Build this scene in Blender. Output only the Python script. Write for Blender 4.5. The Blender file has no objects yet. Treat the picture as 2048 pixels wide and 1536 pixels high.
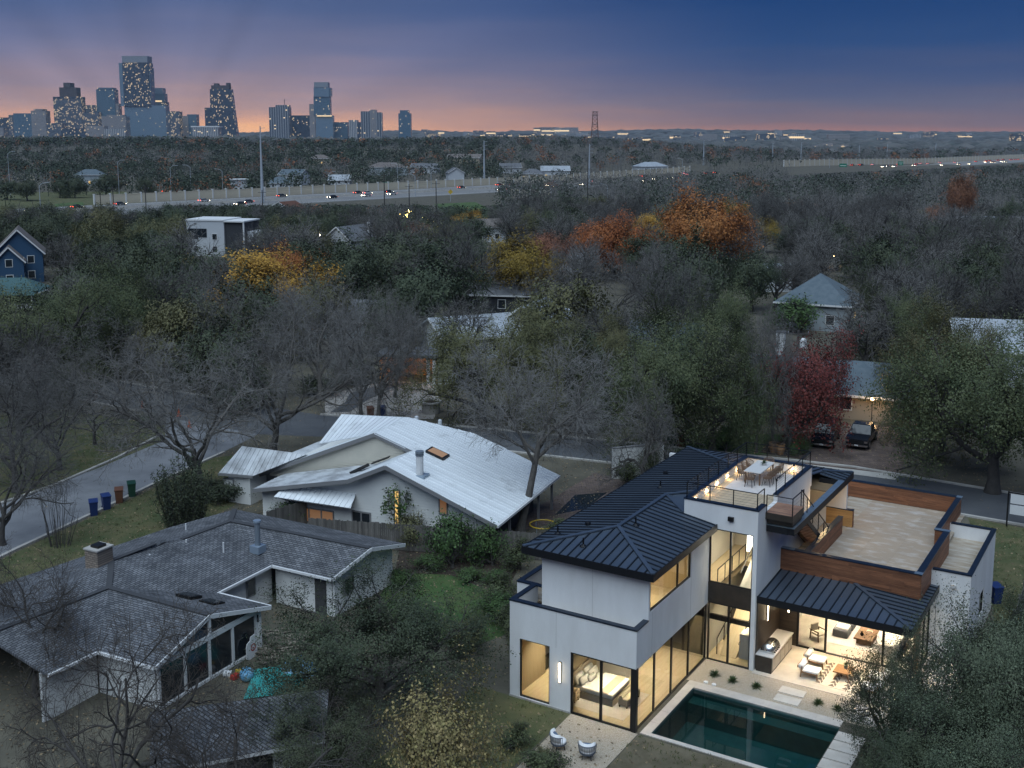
import bpy, math, random
import numpy as np
from mathutils import Vector, Matrix
R = math.radians
SC = bpy.context.scene
COL = SC.collection

# ------------------------------------------------------------------ camera
FPX, PITCH, CAMH, CX, CY = 2246.0, R(8.61), 28.0, 1024.0, 610.0
cam_d = bpy.data.cameras.new('camera')
cam = bpy.data.objects.new('camera', cam_d)
COL.objects.link(cam)
cam.location = (0, 0, CAMH)
cam.rotation_euler = (math.pi / 2 - PITCH, 0, 0)
cam_d.sensor_width = 36.0
cam_d.lens = 36.0 * FPX / 2048.0
cam_d.shift_y = -(768.0 - CY) / 2048.0     # architectural shift, as in the corrected photograph
cam_d.clip_start = 0.5
cam_d.clip_end = 40000.0
SC.camera = cam

# ------------------------------------------------------------------ sky
W = bpy.data.worlds.new('World')
SC.world = W
W.use_nodes = True
wn, wl = W.node_tree.nodes, W.node_tree.links
wn.clear()
w_out = wn.new('ShaderNodeOutputWorld')
w_bg = wn.new('ShaderNodeBackground')
wl.new(w_bg.outputs[0], w_out.inputs[0])
tc = wn.new('ShaderNodeTexCoord')
sep = wn.new('ShaderNodeSeparateXYZ')
wl.new(tc.outputs['Generated'], sep.inputs[0])


def wmath(op, a, b=None, c=None, clamp=False):
    n = wn.new('ShaderNodeMath'); n.operation = op; n.use_clamp = clamp
    for i, v in enumerate((a, b, c)):
        if v is None: continue
        if isinstance(v, (int, float)): n.inputs[i].default_value = v
        else: wl.new(v, n.inputs[i])
    return n.outputs[0]


def wramp(fac, stops):
    n = wn.new('ShaderNodeValToRGB')
    e = n.color_ramp.elements
    while len(e) < len(stops): e.new(0.5)
    for el, (p, c) in zip(e, stops):
        el.position = p; el.color = (*c, 1)
    wl.new(fac, n.inputs[0])
    return n.outputs[0]


def srgb(r, g, b):
    f = lambda c: (c / 255) / 12.92 if c / 255 <= 0.04045 else ((c / 255 + 0.055) / 1.055) ** 2.4
    return (f(r), f(g), f(b))


# thin streaks of cloud stretch the height a little
wmap = wn.new('ShaderNodeMapping'); wl.new(tc.outputs['Generated'], wmap.inputs[0])
wmap.inputs['Scale'].default_value = (5, 5, 60)
wnoi = wn.new('ShaderNodeTexNoise'); wl.new(wmap.outputs[0], wnoi.inputs['Vector'])
wnoi.inputs['Scale'].default_value = 1.0; wnoi.inputs['Detail'].default_value = 5.0
nz = wmath('SUBTRACT', wnoi.outputs['Fac'], 0.5)
elev = wmath('ADD', sep.outputs['Z'], wmath('MULTIPLY', nz, 0.034))
fac = wmath('MULTIPLY', elev, 1.0 / 0.36, clamp=True)     # 0 horizon .. 1 about 21 degrees up
warm = wramp(fac, [(0.0, srgb(252, 184, 124)), (0.025, srgb(232, 168, 126)), (0.06, srgb(190, 148, 134)), (0.11, srgb(150, 130, 140)),
                   (0.19, srgb(114, 114, 142)), (0.30, srgb(78, 94, 134)), (0.5, srgb(52, 74, 118)), (1.0, srgb(42, 66, 108))])
cool = wramp(fac, [(0.0, srgb(166, 112, 94)), (0.03, srgb(126, 97, 98)), (0.07, srgb(92, 84, 104)), (0.13, srgb(62, 74, 112)),
                   (0.21, srgb(30, 64, 114)), (0.33, srgb(8, 54, 108)), (0.5, srgb(10, 52, 104)), (1.0, srgb(20, 56, 106))])
# azimuth of the afterglow: behind the towers to the left
az = wn.new('ShaderNodeVectorMath'); az.operation = 'DOT_PRODUCT'
wl.new(tc.outputs['Generated'], az.inputs[0])
az.inputs[1].default_value = (math.sin(R(-17)), math.cos(R(-17)), 0)
glow = wmath('MULTIPLY', wmath('SUBTRACT', az.outputs['Value'], 0.86), 1 / 0.135, clamp=True)
glow = wmath('POWER', glow, 1.6)
mixn = wn.new('ShaderNodeMix'); mixn.data_type = 'RGBA'
wl.new(glow, mixn.inputs['Factor']); wl.new(cool, mixn.inputs['A']); wl.new(warm, mixn.inputs['B'])
# faint rays fanning out from the place where the sun went down
dp = wn.new('ShaderNodeVectorMath'); dp.operation = 'DOT_PRODUCT'; wl.new(tc.outputs['Generated'], dp.inputs[0]); dp.inputs[1].default_value = (math.cos(R(-17)), -math.sin(R(-17)), 0)
ang = wmath('ARCTAN2', wmath('ADD', sep.outputs['Z'], 0.03), dp.outputs['Value'])
rn = wn.new('ShaderNodeTexNoise'); rn.noise_dimensions = '1D'; wl.new(ang, rn.inputs['W']); rn.inputs['Scale'].default_value = 3.2; rn.inputs['Detail'].default_value = 1.0
ray = wmath('ADD', 1.0, wmath('MULTIPLY', wmath('MULTIPLY', wmath('SUBTRACT', rn.outputs['Fac'], 0.5), 0.42), glow))
rmul = wn.new('ShaderNodeVectorMath'); rmul.operation = 'SCALE'; wl.new(mixn.outputs['Result'], rmul.inputs[0]); wl.new(ray, rmul.inputs['Scale'])
wl.new(rmul.outputs[0], w_bg.inputs['Color'])
w_bg.inputs['Strength'].default_value = 0.52

# ------------------------------------------------------------------ soft dusk light
sun_d = bpy.data.lights.new('sun', 'SUN')
sun = bpy.data.objects.new('sun', sun_d)
COL.objects.link(sun)
sun_d.energy = 1.5
sun_d.angle = R(70)
sun_d.color = (0.74, 0.88, 1.0)
sun.rotation_euler = Vector((0.16, 0.50, -1.0)).to_track_quat('-Z', 'Y').to_euler()

SC.view_settings.view_transform = 'Standard'
SC.view_settings.look = 'None'
SC.view_settings.exposure = 1.12
SC.view_settings.gamma = 1.0
SC.view_settings.use_curve_mapping = False
SC.cycles.use_denoising = True
SC.cycles.max_bounces = 8
SC.cycles.diffuse_bounces = 3
SC.cycles.transparent_max_bounces = 12
SC.cycles.sample_clamp_indirect = 4.0
SC.cycles.volume_bounces = 0
SC.cycles.caustics_reflective = False
SC.cycles.caustics_refractive = False

# ------------------------------------------------------------------ projection of a photograph point on the ground
_cp, _sp = math.cos(PITCH), math.sin(PITCH)


def G(x, y, z=0.0):
    dx, dy = x - CX, CY - y
    r = (dx, FPX * _cp + dy * _sp, -FPX * _sp + dy * _cp)
    t = (z - CAMH) / r[2]
    return Vector((r[0] * t, r[1] * t, z))


def GY(x, y, Y):
    dx, dy = x - CX, CY - y
    r = (dx, FPX * _cp + dy * _sp, -FPX * _sp + dy * _cp)
    t = Y / r[1]
    return Vector((r[0] * t, Y, CAMH + r[2] * t))


# ------------------------------------------------------------------ materials
MATS = {}


def mat(name, col=(0.5, 0.5, 0.5), rough=0.7, metal=0.0, var=0.0, scale=3.0, col2=None, bump=0.0, bscale=None,
        rnd=0.0, emit=None, estr=0.0, island=0.0, stretch=None, spec=0.5, detail=4.0, coords='Object', ramp=(0.35, 0.65), transl=0.0):
    """plain Principled material with noise colour variation, optional per object / per island variation and bump"""
    m = bpy.data.materials.new(name); m.use_nodes = True
    nt = m.node_tree; N, L = nt.nodes, nt.links
    b = N['Principled BSDF']
    b.inputs['Roughness'].default_value = rough
    b.inputs['Metallic'].default_value = metal
    b.inputs['Specular IOR Level'].default_value = spec
    b.inputs['Base Color'].default_value = (*col, 1)
    cur = None
    if col2 is not None or bump:
        t = N.new('ShaderNodeTexCoord')
        mp = N.new('ShaderNodeMapping'); L.new(t.outputs[coords], mp.inputs[0])
        if stretch: mp.inputs['Scale'].default_value = stretch
    if col2 is not None:
        n = N.new('ShaderNodeTexNoise'); n.inputs['Scale'].default_value = scale; n.inputs['Detail'].default_value = detail
        n.inputs['Roughness'].default_value = 0.6
        L.new(mp.outputs[0], n.inputs['Vector'])
        rp = N.new('ShaderNodeValToRGB'); rp.color_ramp.elements[0].position, rp.color_ramp.elements[1].position = ramp
        rp.color_ramp.elements[0].color = (*col, 1); rp.color_ramp.elements[1].color = (*col2, 1)
        L.new(n.outputs['Fac'], rp.inputs[0])
        cur = rp.outputs[0]
    if rnd or island:
        h = N.new('ShaderNodeHueSaturation')
        if cur: L.new(cur, h.inputs['Color'])
        else: h.inputs['Color'].default_value = (*col, 1)
        if island:
            g = N.new('ShaderNodeNewGeometry'); src = g.outputs['Random Per Island']; amt = island
        else:
            g = N.new('ShaderNodeObjectInfo'); src = g.outputs['Random']; amt = rnd
        mr = N.new('ShaderNodeMapRange'); L.new(src, mr.inputs[0])
        mr.inputs['To Min'].default_value = 1 - amt; mr.inputs['To Max'].default_value = 1 + amt
        L.new(mr.outputs[0], h.inputs['Value'])
        if island and rnd:
            o = N.new('ShaderNodeObjectInfo'); m2 = N.new('ShaderNodeMapRange'); L.new(o.outputs['Random'], m2.inputs[0])
            m2.inputs['To Min'].default_value = 0.5 - rnd * 0.03; m2.inputs['To Max'].default_value = 0.5 + rnd * 0.03
            L.new(m2.outputs[0], h.inputs['Hue'])
        cur = h.outputs[0]
    if cur: L.new(cur, b.inputs['Base Color'])
    if bump:
        bn = N.new('ShaderNodeTexNoise'); bn.inputs['Scale'].default_value = bscale or scale * 4; bn.inputs['Detail'].default_value = 3
        L.new(mp.outputs[0], bn.inputs['Vector'])
        bp = N.new('ShaderNodeBump'); bp.inputs['Strength'].default_value = bump; bp.inputs['Distance'].default_value = 0.05
        L.new(bn.outputs['Fac'], bp.inputs['Height']); L.new(bp.outputs[0], b.inputs['Normal'])
    if emit:
        b.inputs['Emission Color'].default_value = (*emit, 1); b.inputs['Emission Strength'].default_value = estr
    if transl:
        tr = N.new('ShaderNodeBsdfTranslucent')
        if cur: L.new(cur, tr.inputs[0])
        else: tr.inputs[0].default_value = (*col, 1)
        mx = N.new('ShaderNodeMixShader'); mx.inputs[0].default_value = transl
        L.new(b.outputs[0], mx.inputs[1]); L.new(tr.outputs[0], mx.inputs[2])
        L.new(mx.outputs[0], N['Material Output'].inputs[0])
    MATS[name] = m
    return m


def glass_mat(name, tint=(0.95, 0.96, 0.94), refl=0.05, rough=0.02, ior=1.5):
    m = bpy.data.materials.new(name); m.use_nodes = True
    N, L = m.node_tree.nodes, m.node_tree.links
    N.remove(N['Principled BSDF'])
    tr = N.new('ShaderNodeBsdfTransparent'); tr.inputs[0].default_value = (*tint, 1)
    gl = N.new('ShaderNodeBsdfGlossy'); gl.inputs['Roughness'].default_value = rough
    fr = N.new('ShaderNodeFresnel'); fr.inputs['IOR'].default_value = ior
    mx = N.new('ShaderNodeMixShader')
    L.new(fr.outputs[0], mx.inputs[0]); L.new(tr.outputs[0], mx.inputs[1]); L.new(gl.outputs[0], mx.inputs[2])
    L.new(mx.outputs[0], N['Material Output'].inputs[0])
    MATS[name] = m
    return m


def brick_mat(name, c1, c2, mortar, w, h, coords='Object', msize=0.02, rough=0.9, bump=0.4, rot=None, offset=0.5, noise=None):
    """shingles, stone courses, pavers too small to be built"""
    m = bpy.data.materials.new(name); m.use_nodes = True
    N, L = m.node_tree.nodes, m.node_tree.links
    b = N['Principled BSDF']; b.inputs['Roughness'].default_value = rough
    b.inputs['Specular IOR Level'].default_value = 0.25
    t = N.new('ShaderNodeTexCoord'); mp = N.new('ShaderNodeMapping'); L.new(t.outputs[coords], mp.inputs[0])
    if rot: mp.inputs['Rotation'].default_value = rot
    br = N.new('ShaderNodeTexBrick'); L.new(mp.outputs[0], br.inputs['Vector'])
    br.inputs['Color1'].default_value = (*c1, 1); br.inputs['Color2'].default_value = (*c2, 1); br.inputs['Mortar'].default_value = (*mortar, 1)
    br.inputs['Scale'].default_value = 1.0; br.inputs['Brick Width'].default_value = w; br.inputs['Row Height'].default_value = h
    br.inputs['Mortar Size'].default_value = msize; br.inputs['Mortar Smooth'].default_value = 0.3; br.offset = offset
    n = N.new('ShaderNodeTexNoise'); n.inputs['Scale'].default_value = 0.6; n.inputs['Detail'].default_value = 6
    L.new(mp.outputs[0], n.inputs['Vector'])
    mr = N.new('ShaderNodeMapRange'); L.new(n.outputs['Fac'], mr.inputs[0]); mr.inputs['From Min'].default_value = .3; mr.inputs['From Max'].default_value = .7
    mr.inputs['To Min'].default_value = 0.72; mr.inputs['To Max'].default_value = 1.25
    hs = N.new('ShaderNodeHueSaturation'); L.new(br.outputs['Color'], hs.inputs['Color']); L.new(mr.outputs[0], hs.inputs['Value'])
    L.new(hs.outputs[0], b.inputs['Base Color'])
    bp = N.new('ShaderNodeBump'); bp.inputs['Strength'].default_value = bump; bp.inputs['Distance'].default_value = 0.02
    inv = N.new('ShaderNodeMath'); inv.operation = 'SUBTRACT'; inv.inputs[0].default_value = 1.0
    L.new(br.outputs['Fac'], inv.inputs[1])
    L.new(inv.outputs[0], bp.inputs['Height']); L.new(bp.outputs[0], b.inputs['Normal'])
    MATS[name] = m
    return m


# ------------------------------------------------------------------ mesh helpers
class MB:
    def __init__(s):
        s.v, s.f = [], []

    def add(s, verts, faces):
        o = len(s.v)
        s.v += [tuple(p) for p in verts]
        s.f += [tuple(i + o for i in f) for f in faces]
        return s

    def box(s, x0, x1, y0, y1, z0, z1):
        return s.add([(x0, y0, z0), (x1, y0, z0), (x1, y1, z0), (x0, y1, z0), (x0, y0, z1), (x1, y0, z1), (x1, y1, z1), (x0, y1, z1)],
                     [(3, 2, 1, 0), (4, 5, 6, 7), (0, 1, 5, 4), (1, 2, 6, 5), (2, 3, 7, 6), (3, 0, 4, 7)])

    def prism(s, poly, z0, z1):
        n = len(poly)
        v = [(p[0], p[1], z0 if len(p) < 3 else p[2] + z0) for p in poly] + [(p[0], p[1], z1 if len(p) < 3 else p[2] + z1) for p in poly]
        return s.add(v, [tuple(range(n - 1, -1, -1)), tuple(range(n, 2 * n))] + [(i, (i + 1) % n, n + (i + 1) % n, n + i) for i in range(n)])

    def wedge(s, poly, d):
        """a slab: the polygon and the same polygon moved by the vector d"""
        n = len(poly); d = Vector(d)
        v = [Vector(p) for p in poly] + [Vector(p) + d for p in poly]
        return s.add(v, [tuple(range(n)), tuple(range(2 * n - 1, n - 1, -1))] + [(i, n + i, n + (i + 1) % n, (i + 1) % n) for i in range(n)])

    def bar(s, a, b, w, h=None, up=(0, 0, 1)):
        a, b = Vector(a), Vector(b); h = h or w
        d = (b - a)
        if d.length < 1e-6: return s
        d.normalize(); up = Vector(up)
        if abs(d.dot(up)) > 0.98: up = Vector((1, 0, 0))
        x = d.cross(up).normalized(); y = x.cross(d)
        c = [(-.5, -.5), (.5, -.5), (.5, .5), (-.5, .5)]
        v = [a + x * (i * w) + y * (j * h) for i, j in c] + [b + x * (i * w) + y * (j * h) for i, j in c]
        return s.add(v, [(3, 2, 1, 0), (4, 5, 6, 7), (0, 1, 5, 4), (1, 2, 6, 5), (2, 3, 7, 6), (3, 0, 4, 7)])

    def tube(s, pts, rad, n=6, cap=True):
        pts = [Vector(p) for p in pts]
        if isinstance(rad, (int, float)): rad = [rad] * len(pts)
        o = len(s.v); prev = None
        for i, p in enumerate(pts):
            d = (pts[min(i + 1, len(pts) - 1)] - pts[max(i - 1, 0)])
            d = d.normalized() if d.length > 1e-9 else Vector((0, 0, 1))
            if prev is None:
                x = d.orthogonal().normalized()
            else:
                x = (prev - d * prev.dot(d))
                x = x.normalized() if x.length > 1e-6 else d.orthogonal().normalized()
            prev = x; y = d.cross(x)
            for k in range(n):
                a = 2 * math.pi * k / n
                s.v.append(tuple(p + (x * math.cos(a) + y * math.sin(a)) * rad[i]))
        for i in range(len(pts) - 1):
            for k in range(n):
                a = o + i * n + k; b = o + i * n + (k + 1) % n
                s.f.append((a, b, b + n, a + n))
        if cap:
            s.f.append(tuple(o + k for k in range(n - 1, -1, -1)))
            e = o + (len(pts) - 1) * n
            s.f.append(tuple(e + k for k in range(n)))
        return s

    def lathe(s, prof, n=12, c=(0, 0, 0)):
        o = len(s.v)
        for r, z in prof:
            for k in range(n):
                a = 2 * math.pi * k / n
                s.v.append((c[0] + r * math.cos(a), c[1] + r * math.sin(a), c[2] + z))
        for i in range(len(prof) - 1):
            for k in range(n):
                a = o + i * n + k; b = o + i * n + (k + 1) % n
                s.f.append((a, b, b + n, a + n))
        s.f.append(tuple(o + k for k in range(n - 1, -1, -1)))
        e = o + (len(prof) - 1) * n
        s.f.append(tuple(e + k for k in range(n)))
        return s

    def xf(s, m):
        s.v = [tuple(m @ Vector(p)) for p in s.v]
        return s

    def mesh(s, name, m=None, smooth=False):
        me = bpy.data.meshes.new(name)
        me.from_pydata(s.v, [], s.f)
        if m is not None: me.materials.append(MATS[m] if isinstance(m, str) else m)
        if smooth:
            me.polygons.foreach_set('use_smooth', [True] * len(me.polygons))
        me.update()
        return me

    def build(s, name, m, parent=None, smooth=False, loc=None, rz=0.0):
        return link(name, s.mesh(name, m, smooth), parent, loc, rz)


def link(name, me, parent=None, loc=None, rz=0.0):
    o = bpy.data.objects.new(name, me)
    COL.objects.link(o)
    if parent is not None: o.parent = parent
    if loc is not None: o.location = loc
    if rz: o.rotation_euler = (0, 0, rz)
    return o


def tag(o, label=None, cat=None, group=None, kind=None):
    if label: o['label'] = label
    if cat: o['category'] = cat
    if group: o['group'] = group
    if kind: o['kind'] = kind
    return o


def thing(name, label, cat, loc=(0, 0, 0), rz=0.0, group=None):
    o = link(name, None, None, loc, rz)
    return tag(o, label, cat, group)


def copy_tree(o, parent=None):
    c = o.copy()
    COL.objects.link(c)
    c.parent = parent
    for ch in list(o.children): copy_tree(ch, c)
    return c


def bevel_box(x0, x1, y0, y1, z0, z1, r=0.05):
    """cushion-like box with chamfered edges"""
    m = MB()
    a = [(x0 + r, y0, ), ]
    def ring(i, z):
        X0, X1, Y0, Y1 = x0 + i, x1 - i, y0 + i, y1 - i
        q = r * 0.7
        return [(X0 + q, Y0, z), (X1 - q, Y0, z), (X1, Y0 + q, z), (X1, Y1 - q, z), (X1 - q, Y1, z), (X0 + q, Y1, z), (X0, Y1 - q, z), (X0, Y0 + q, z)]
    rs = [ring(r, z0), ring(r * .3, z0 + r * .3), ring(0, z0 + r), ring(0, z1 - r), ring(r * .3, z1 - r * .3), ring(r, z1)]
    v = [p for g in rs for p in g]
    f = [tuple(range(7, -1, -1)), tuple(range(40, 48))]
    for i in range(5):
        for k in range(8):
            f.append((i * 8 + k, i * 8 + (k + 1) % 8, (i + 1) * 8 + (k + 1) % 8, (i + 1) * 8 + k))
    m.add(v, f)
    return m


def clip_poly(poly, axis, t, keep_ge):
    """clip a 3D polygon by the plane dot(axis,p)=t"""
    out = []
    n = len(poly)
    for i in range(n):
        a, b = poly[i], poly[(i + 1) % n]
        da, db = axis.dot(a) - t, axis.dot(b) - t
        if not keep_ge: da, db = -da, -db
        if da >= 0: out.append(a)
        if (da >= 0) != (db >= 0):
            out.append(a + (b - a) * (da / (da - db)))
    return out


def seam_roof(part, poly, along, m, width=0.45, th=0.05, seam=0.05, seam_w=0.045, name='panel', off=0.0, gap=0.006, seam_m=None):
    if m == 'roof_metal': seam_m, seam = 'seam_shade', 0.065
    # standing seam roof plane: one object for each metal panel, its raised seam at one edge
    poly = [Vector(p) for p in poly]
    nrm = Vector((0, 0, 0))
    for i in range(len(poly)):
        a, b = poly[i], poly[(i + 1) % len(poly)]
        nrm += a.cross(b)
    nrm.normalize()
    if nrm.z < 0: nrm = -nrm; poly = poly[::-1]
    along = Vector(along); along = (along - nrm * along.dot(nrm)).normalized()
    ax = nrm.cross(along).normalized()
    ts = [ax.dot(p) for p in poly]
    t = math.floor(min(ts) / width) * width + off
    while t < max(ts):
        q = clip_poly(clip_poly(poly, ax, t + gap, True), ax, t + width - gap, False)
        if len(q) >= 3:
            mb = MB().wedge(q, -nrm * th); nf = len(mb.f)
            s0 = clip_poly(clip_poly(poly, ax, t + gap, True), ax, t + gap + seam_w, False)
            if len(s0) >= 3:
                mb.wedge([p + nrm * seam for p in s0], -nrm * (seam - 0.001))
            o = mb.build(name, m, part)
            if seam_m and len(mb.f) > nf:
                o.data.materials.append(MATS[seam_m])
                for pg in o.data.polygons[nf:]: pg.material_index = 1
        t += width
# ================================================================== materials
mat('ground', (0.070, 0.064, 0.046), 0.95, col2=(0.12, 0.108, 0.078), scale=0.35, bump=0.5, bscale=6, detail=8)
mat('lawn', (0.058, 0.078, 0.026), 0.95, col2=(0.125, 0.112, 0.050), scale=0.55, bump=0.9, bscale=30, detail=9)
mat('lawn_green', (0.040, 0.095, 0.022), 0.95, col2=(0.085, 0.115, 0.036), scale=0.5, bump=0.9, bscale=30, detail=9)
mat('lawn_dry', (0.10, 0.085, 0.050), 0.95, col2=(0.17, 0.145, 0.095), scale=0.8, bump=0.9, bscale=40, detail=9)
mat('mulch', (0.030, 0.020, 0.014), 0.95, col2=(0.06, 0.042, 0.03), scale=4, bump=0.8, bscale=30)
mat('asphalt', (0.060, 0.064, 0.072), 0.85, col2=(0.090, 0.094, 0.10), scale=0.25, bump=0.15, bscale=60, detail=8)
mat('asphalt_grey', (0.15, 0.155, 0.165), 0.85, col2=(0.22, 0.225, 0.235), scale=0.3, bump=0.15, bscale=60, detail=8)  # lighter grey than the other street asphalt
mat('concrete', (0.36, 0.34, 0.31), 0.9, col2=(0.46, 0.44, 0.40), scale=0.9, bump=0.2, bscale=40)
mat('concrete_far', (0.60, 0.53, 0.40), 0.9, col2=(0.50, 0.44, 0.34), scale=0.05)
mat('gravel_pale', (0.34, 0.31, 0.28), 0.95, col2=(0.50, 0.47, 0.43), scale=14, bump=0.9, bscale=40, detail=6)
mat('gravel_warm', (0.36, 0.29, 0.20), 0.95, col2=(0.58, 0.50, 0.40), scale=18, bump=0.9, bscale=45, detail=6)
brick_mat('paver_drive', (0.17, 0.125, 0.105), (0.12, 0.09, 0.08), (0.07, 0.06, 0.05), 0.4, 0.2)
mat('stucco', (0.75, 0.745, 0.73), 0.9, col2=(0.66, 0.65, 0.63), scale=0.8, bump=0.12, bscale=60, detail=8, stretch=(1, 1, 0.35))
mat('joint', (0.42, 0.41, 0.39), 0.9)
mat('cap_metal', (0.030, 0.045, 0.070), 0.38, 0.7, col2=(0.045, 0.062, 0.09), scale=2)
mat('cap_light', (0.32, 0.40, 0.46), 0.4, 0.7, col2=(0.25, 0.32, 0.38), scale=2)
mat('roof_metal', (0.085, 0.11, 0.145), 0.36, 0.5, col2=(0.11, 0.138, 0.178), scale=0.35, rnd=0.08)
mat('seam_shade', (0.018, 0.024, 0.034), 0.5, 0.3)  # seam sides' shade put into the colour of the raised seams
mat('fascia', (0.012, 0.013, 0.016), 0.5, 0.3)
mat('soffit', (0.16, 0.105, 0.055), 0.6, col2=(0.22, 0.15, 0.08), scale=1.2, stretch=(1, 14, 1))
mat('frame_dark', (0.022, 0.021, 0.020), 0.45, 0.4)
mat('rail', (0.012, 0.013, 0.015), 0.4, 0.5)
mat('cable', (0.20, 0.21, 0.22), 0.35, 0.9)
mat('bronze_panel', (0.050, 0.043, 0.036), 0.45, 0.5, col2=(0.075, 0.062, 0.05), scale=1.5)
mat('ipe', (0.155, 0.062, 0.030), 0.6, col2=(0.25, 0.105, 0.05), scale=1.4, stretch=(1.2, 1.2, 12), rnd=0.28)
mat('deck_wood', (0.42, 0.33, 0.22), 0.65, col2=(0.52, 0.42, 0.29), scale=1.5, stretch=(1, 8, 1), rnd=0.12)
mat('deck_red', (0.26, 0.14, 0.09), 0.6, col2=(0.34, 0.19, 0.12), scale=2, rnd=0.15)
mat('timber_glow_tint', (0.34, 0.19, 0.07), 0.6, col2=(0.44, 0.26, 0.10), scale=1.5, stretch=(1, 1, 10), rnd=0.15)  # timber with the warm lamp glow put into its colour
mat('plywood', (0.31, 0.25, 0.18), 0.85, col2=(0.46, 0.42, 0.36), scale=0.9, bump=0.1, detail=9, stretch=(1, 3, 1), ramp=(0.4, 0.7))
mat('oak_floor', (0.52, 0.42, 0.27), 0.45, col2=(0.60, 0.50, 0.34), scale=1.2, stretch=(6, 0.7, 1))
mat('plaster', (0.82, 0.79, 0.72), 0.9)
mat('oak_panel', (0.60, 0.48, 0.30), 0.55, col2=(0.66, 0.54, 0.36), scale=1.5, stretch=(8, 8, 0.6))
mat('dark_wood', (0.050, 0.040, 0.030), 0.45, col2=(0.085, 0.066, 0.048), scale=1.2, stretch=(1, 1, 12))
mat('limestone', (0.52, 0.45, 0.36), 0.8, col2=(0.62, 0.55, 0.45), scale=1.2, bump=0.1, bscale=30)
mat('paver_pale', (0.55, 0.50, 0.43), 0.85, col2=(0.64, 0.59, 0.52), scale=1.5, bump=0.1)
mat('coping', (0.50, 0.45, 0.40), 0.7, col2=(0.60, 0.55, 0.49), scale=1.5, bump=0.1)
mat('pool_tile', (0.062, 0.14, 0.132), 0.5, col2=(0.045, 0.105, 0.102), scale=2.0)
mat('linen', (0.86, 0.84, 0.80), 0.95, bump=0.2, bscale=8)
mat('linen_beige', (0.55, 0.47, 0.36), 0.95, bump=0.2, bscale=12)
mat('cushion_white', (0.84, 0.83, 0.82), 0.95, bump=0.15, bscale=10)
mat('grey_fabric', (0.20, 0.21, 0.22), 0.95)
mat('blue_fabric', (0.12, 0.17, 0.25), 0.95)
mat('teak', (0.26, 0.14, 0.06), 0.55, col2=(0.34, 0.19, 0.09), scale=3, stretch=(1, 6, 1))
mat('walnut', (0.15, 0.085, 0.045), 0.45, col2=(0.21, 0.125, 0.07), scale=3, stretch=(1, 6, 1))
mat('steel', (0.62, 0.62, 0.60), 0.25, 0.95)
mat('black_metal', (0.015, 0.015, 0.016), 0.45, 0.4)
mat('wicker', (0.14, 0.085, 0.055), 0.8, col2=(0.20, 0.13, 0.085), scale=20)
mat('rope_grey', (0.10, 0.115, 0.14), 0.8)
mat('rug_pale', (0.62, 0.58, 0.55), 0.98, col2=(0.56, 0.52, 0.49), scale=3, bump=0.2, bscale=60)
mat('rug_dark', (0.16, 0.125, 0.10), 0.98)
mat('rug_cream', (0.68, 0.60, 0.47), 0.98, col2=(0.60, 0.52, 0.40), scale=8)
mat('stone_top', (0.62, 0.60, 0.57), 0.5)
mat('leaf_yucca', (0.045, 0.075, 0.020), 0.7, island=0.35)
mat('plant_pot', (0.55, 0.53, 0.50), 0.8)
mat('lamp_warm', (1, 1, 1), 0.5, emit=(1.0, 0.78, 0.48), estr=6.0)
mat('lamp_white', (1, 1, 1), 0.5, emit=(1.0, 0.93, 0.80), estr=4.0)
mat('lamp_amber', (1, 1, 1), 0.5, emit=(1.0, 0.62, 0.25), estr=14.0)
mat('lamp_red', (0.8, 0.05, 0.03), 0.5, emit=(1.0, 0.10, 0.05), estr=5.0)
mat('lamp_head', (1, 1, 1), 0.5, emit=(1.0, 0.84, 0.58), estr=26.0)
glass_mat('glass', (0.93, 0.95, 0.92))
glass_mat('glass_dark', (0.35, 0.38, 0.38), ior=1.6)

# ================================================================== terrain
HO = G(1270, 1466.5, 0.0)            # the corner post of the modern house
HAZ = -R(31.4)                       # its rotation
HU = Vector((math.cos(HAZ), math.sin(HAZ), 0)); HV = Vector((-math.sin(HAZ), math.cos(HAZ), 0))


def H2W(u, v, z=0.0): return HO + HU * u + HV * v + Vector((0, 0, z))


def sstep(a, b, x):
    t = max(0.0, min(1.0, (x - a) / (b - a)))
    return t * t * (3 - 2 * t)


def terrain(x, y):
    """flat neighbourhood, a wooded rise behind the highway on the left, low blue hills at the horizon"""
    if y < 560: return 0.0
    rise = 15.0 * sstep(620, 1350, y) * (1 - sstep(60, 420, x)) * (1 - 0.55 * sstep(1900, 2800, y))
    rise *= 1 + 0.10 * math.sin(x * 0.011 + 1.3)
    far = sstep(3600, 6500, y) * (34 + 9 * math.sin(x * 0.0011 + 0.6) + 5 * math.sin(x * 0.0031 + y * 0.0007) + 3 * math.sin(x * 0.0083))
    mid = sstep(1500, 2600, y) * sstep(100, 700, x) * (5 + 3.5 * math.sin(x * 0.004 + y * 0.002))
    return rise + far + mid


def axis_lines(key, lo, hi):
    pts = set(key)
    x = 0.0; s = 6.0
    while x < hi: pts.add(round(x, 3)); x += s; s = max(6.0, min(220.0, x * 0.055 + 2))
    x = 0.0; s = 6.0
    while x > lo: pts.add(round(x, 3)); x -= s; s = max(6.0, min(220.0, -x * 0.055 + 2))
    ks = sorted(key); out = []
    for p in sorted(pts):
        if p not in key and any(abs(p - k) < 0.5 for k in ks): continue
        out.append(p)
    return out


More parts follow.
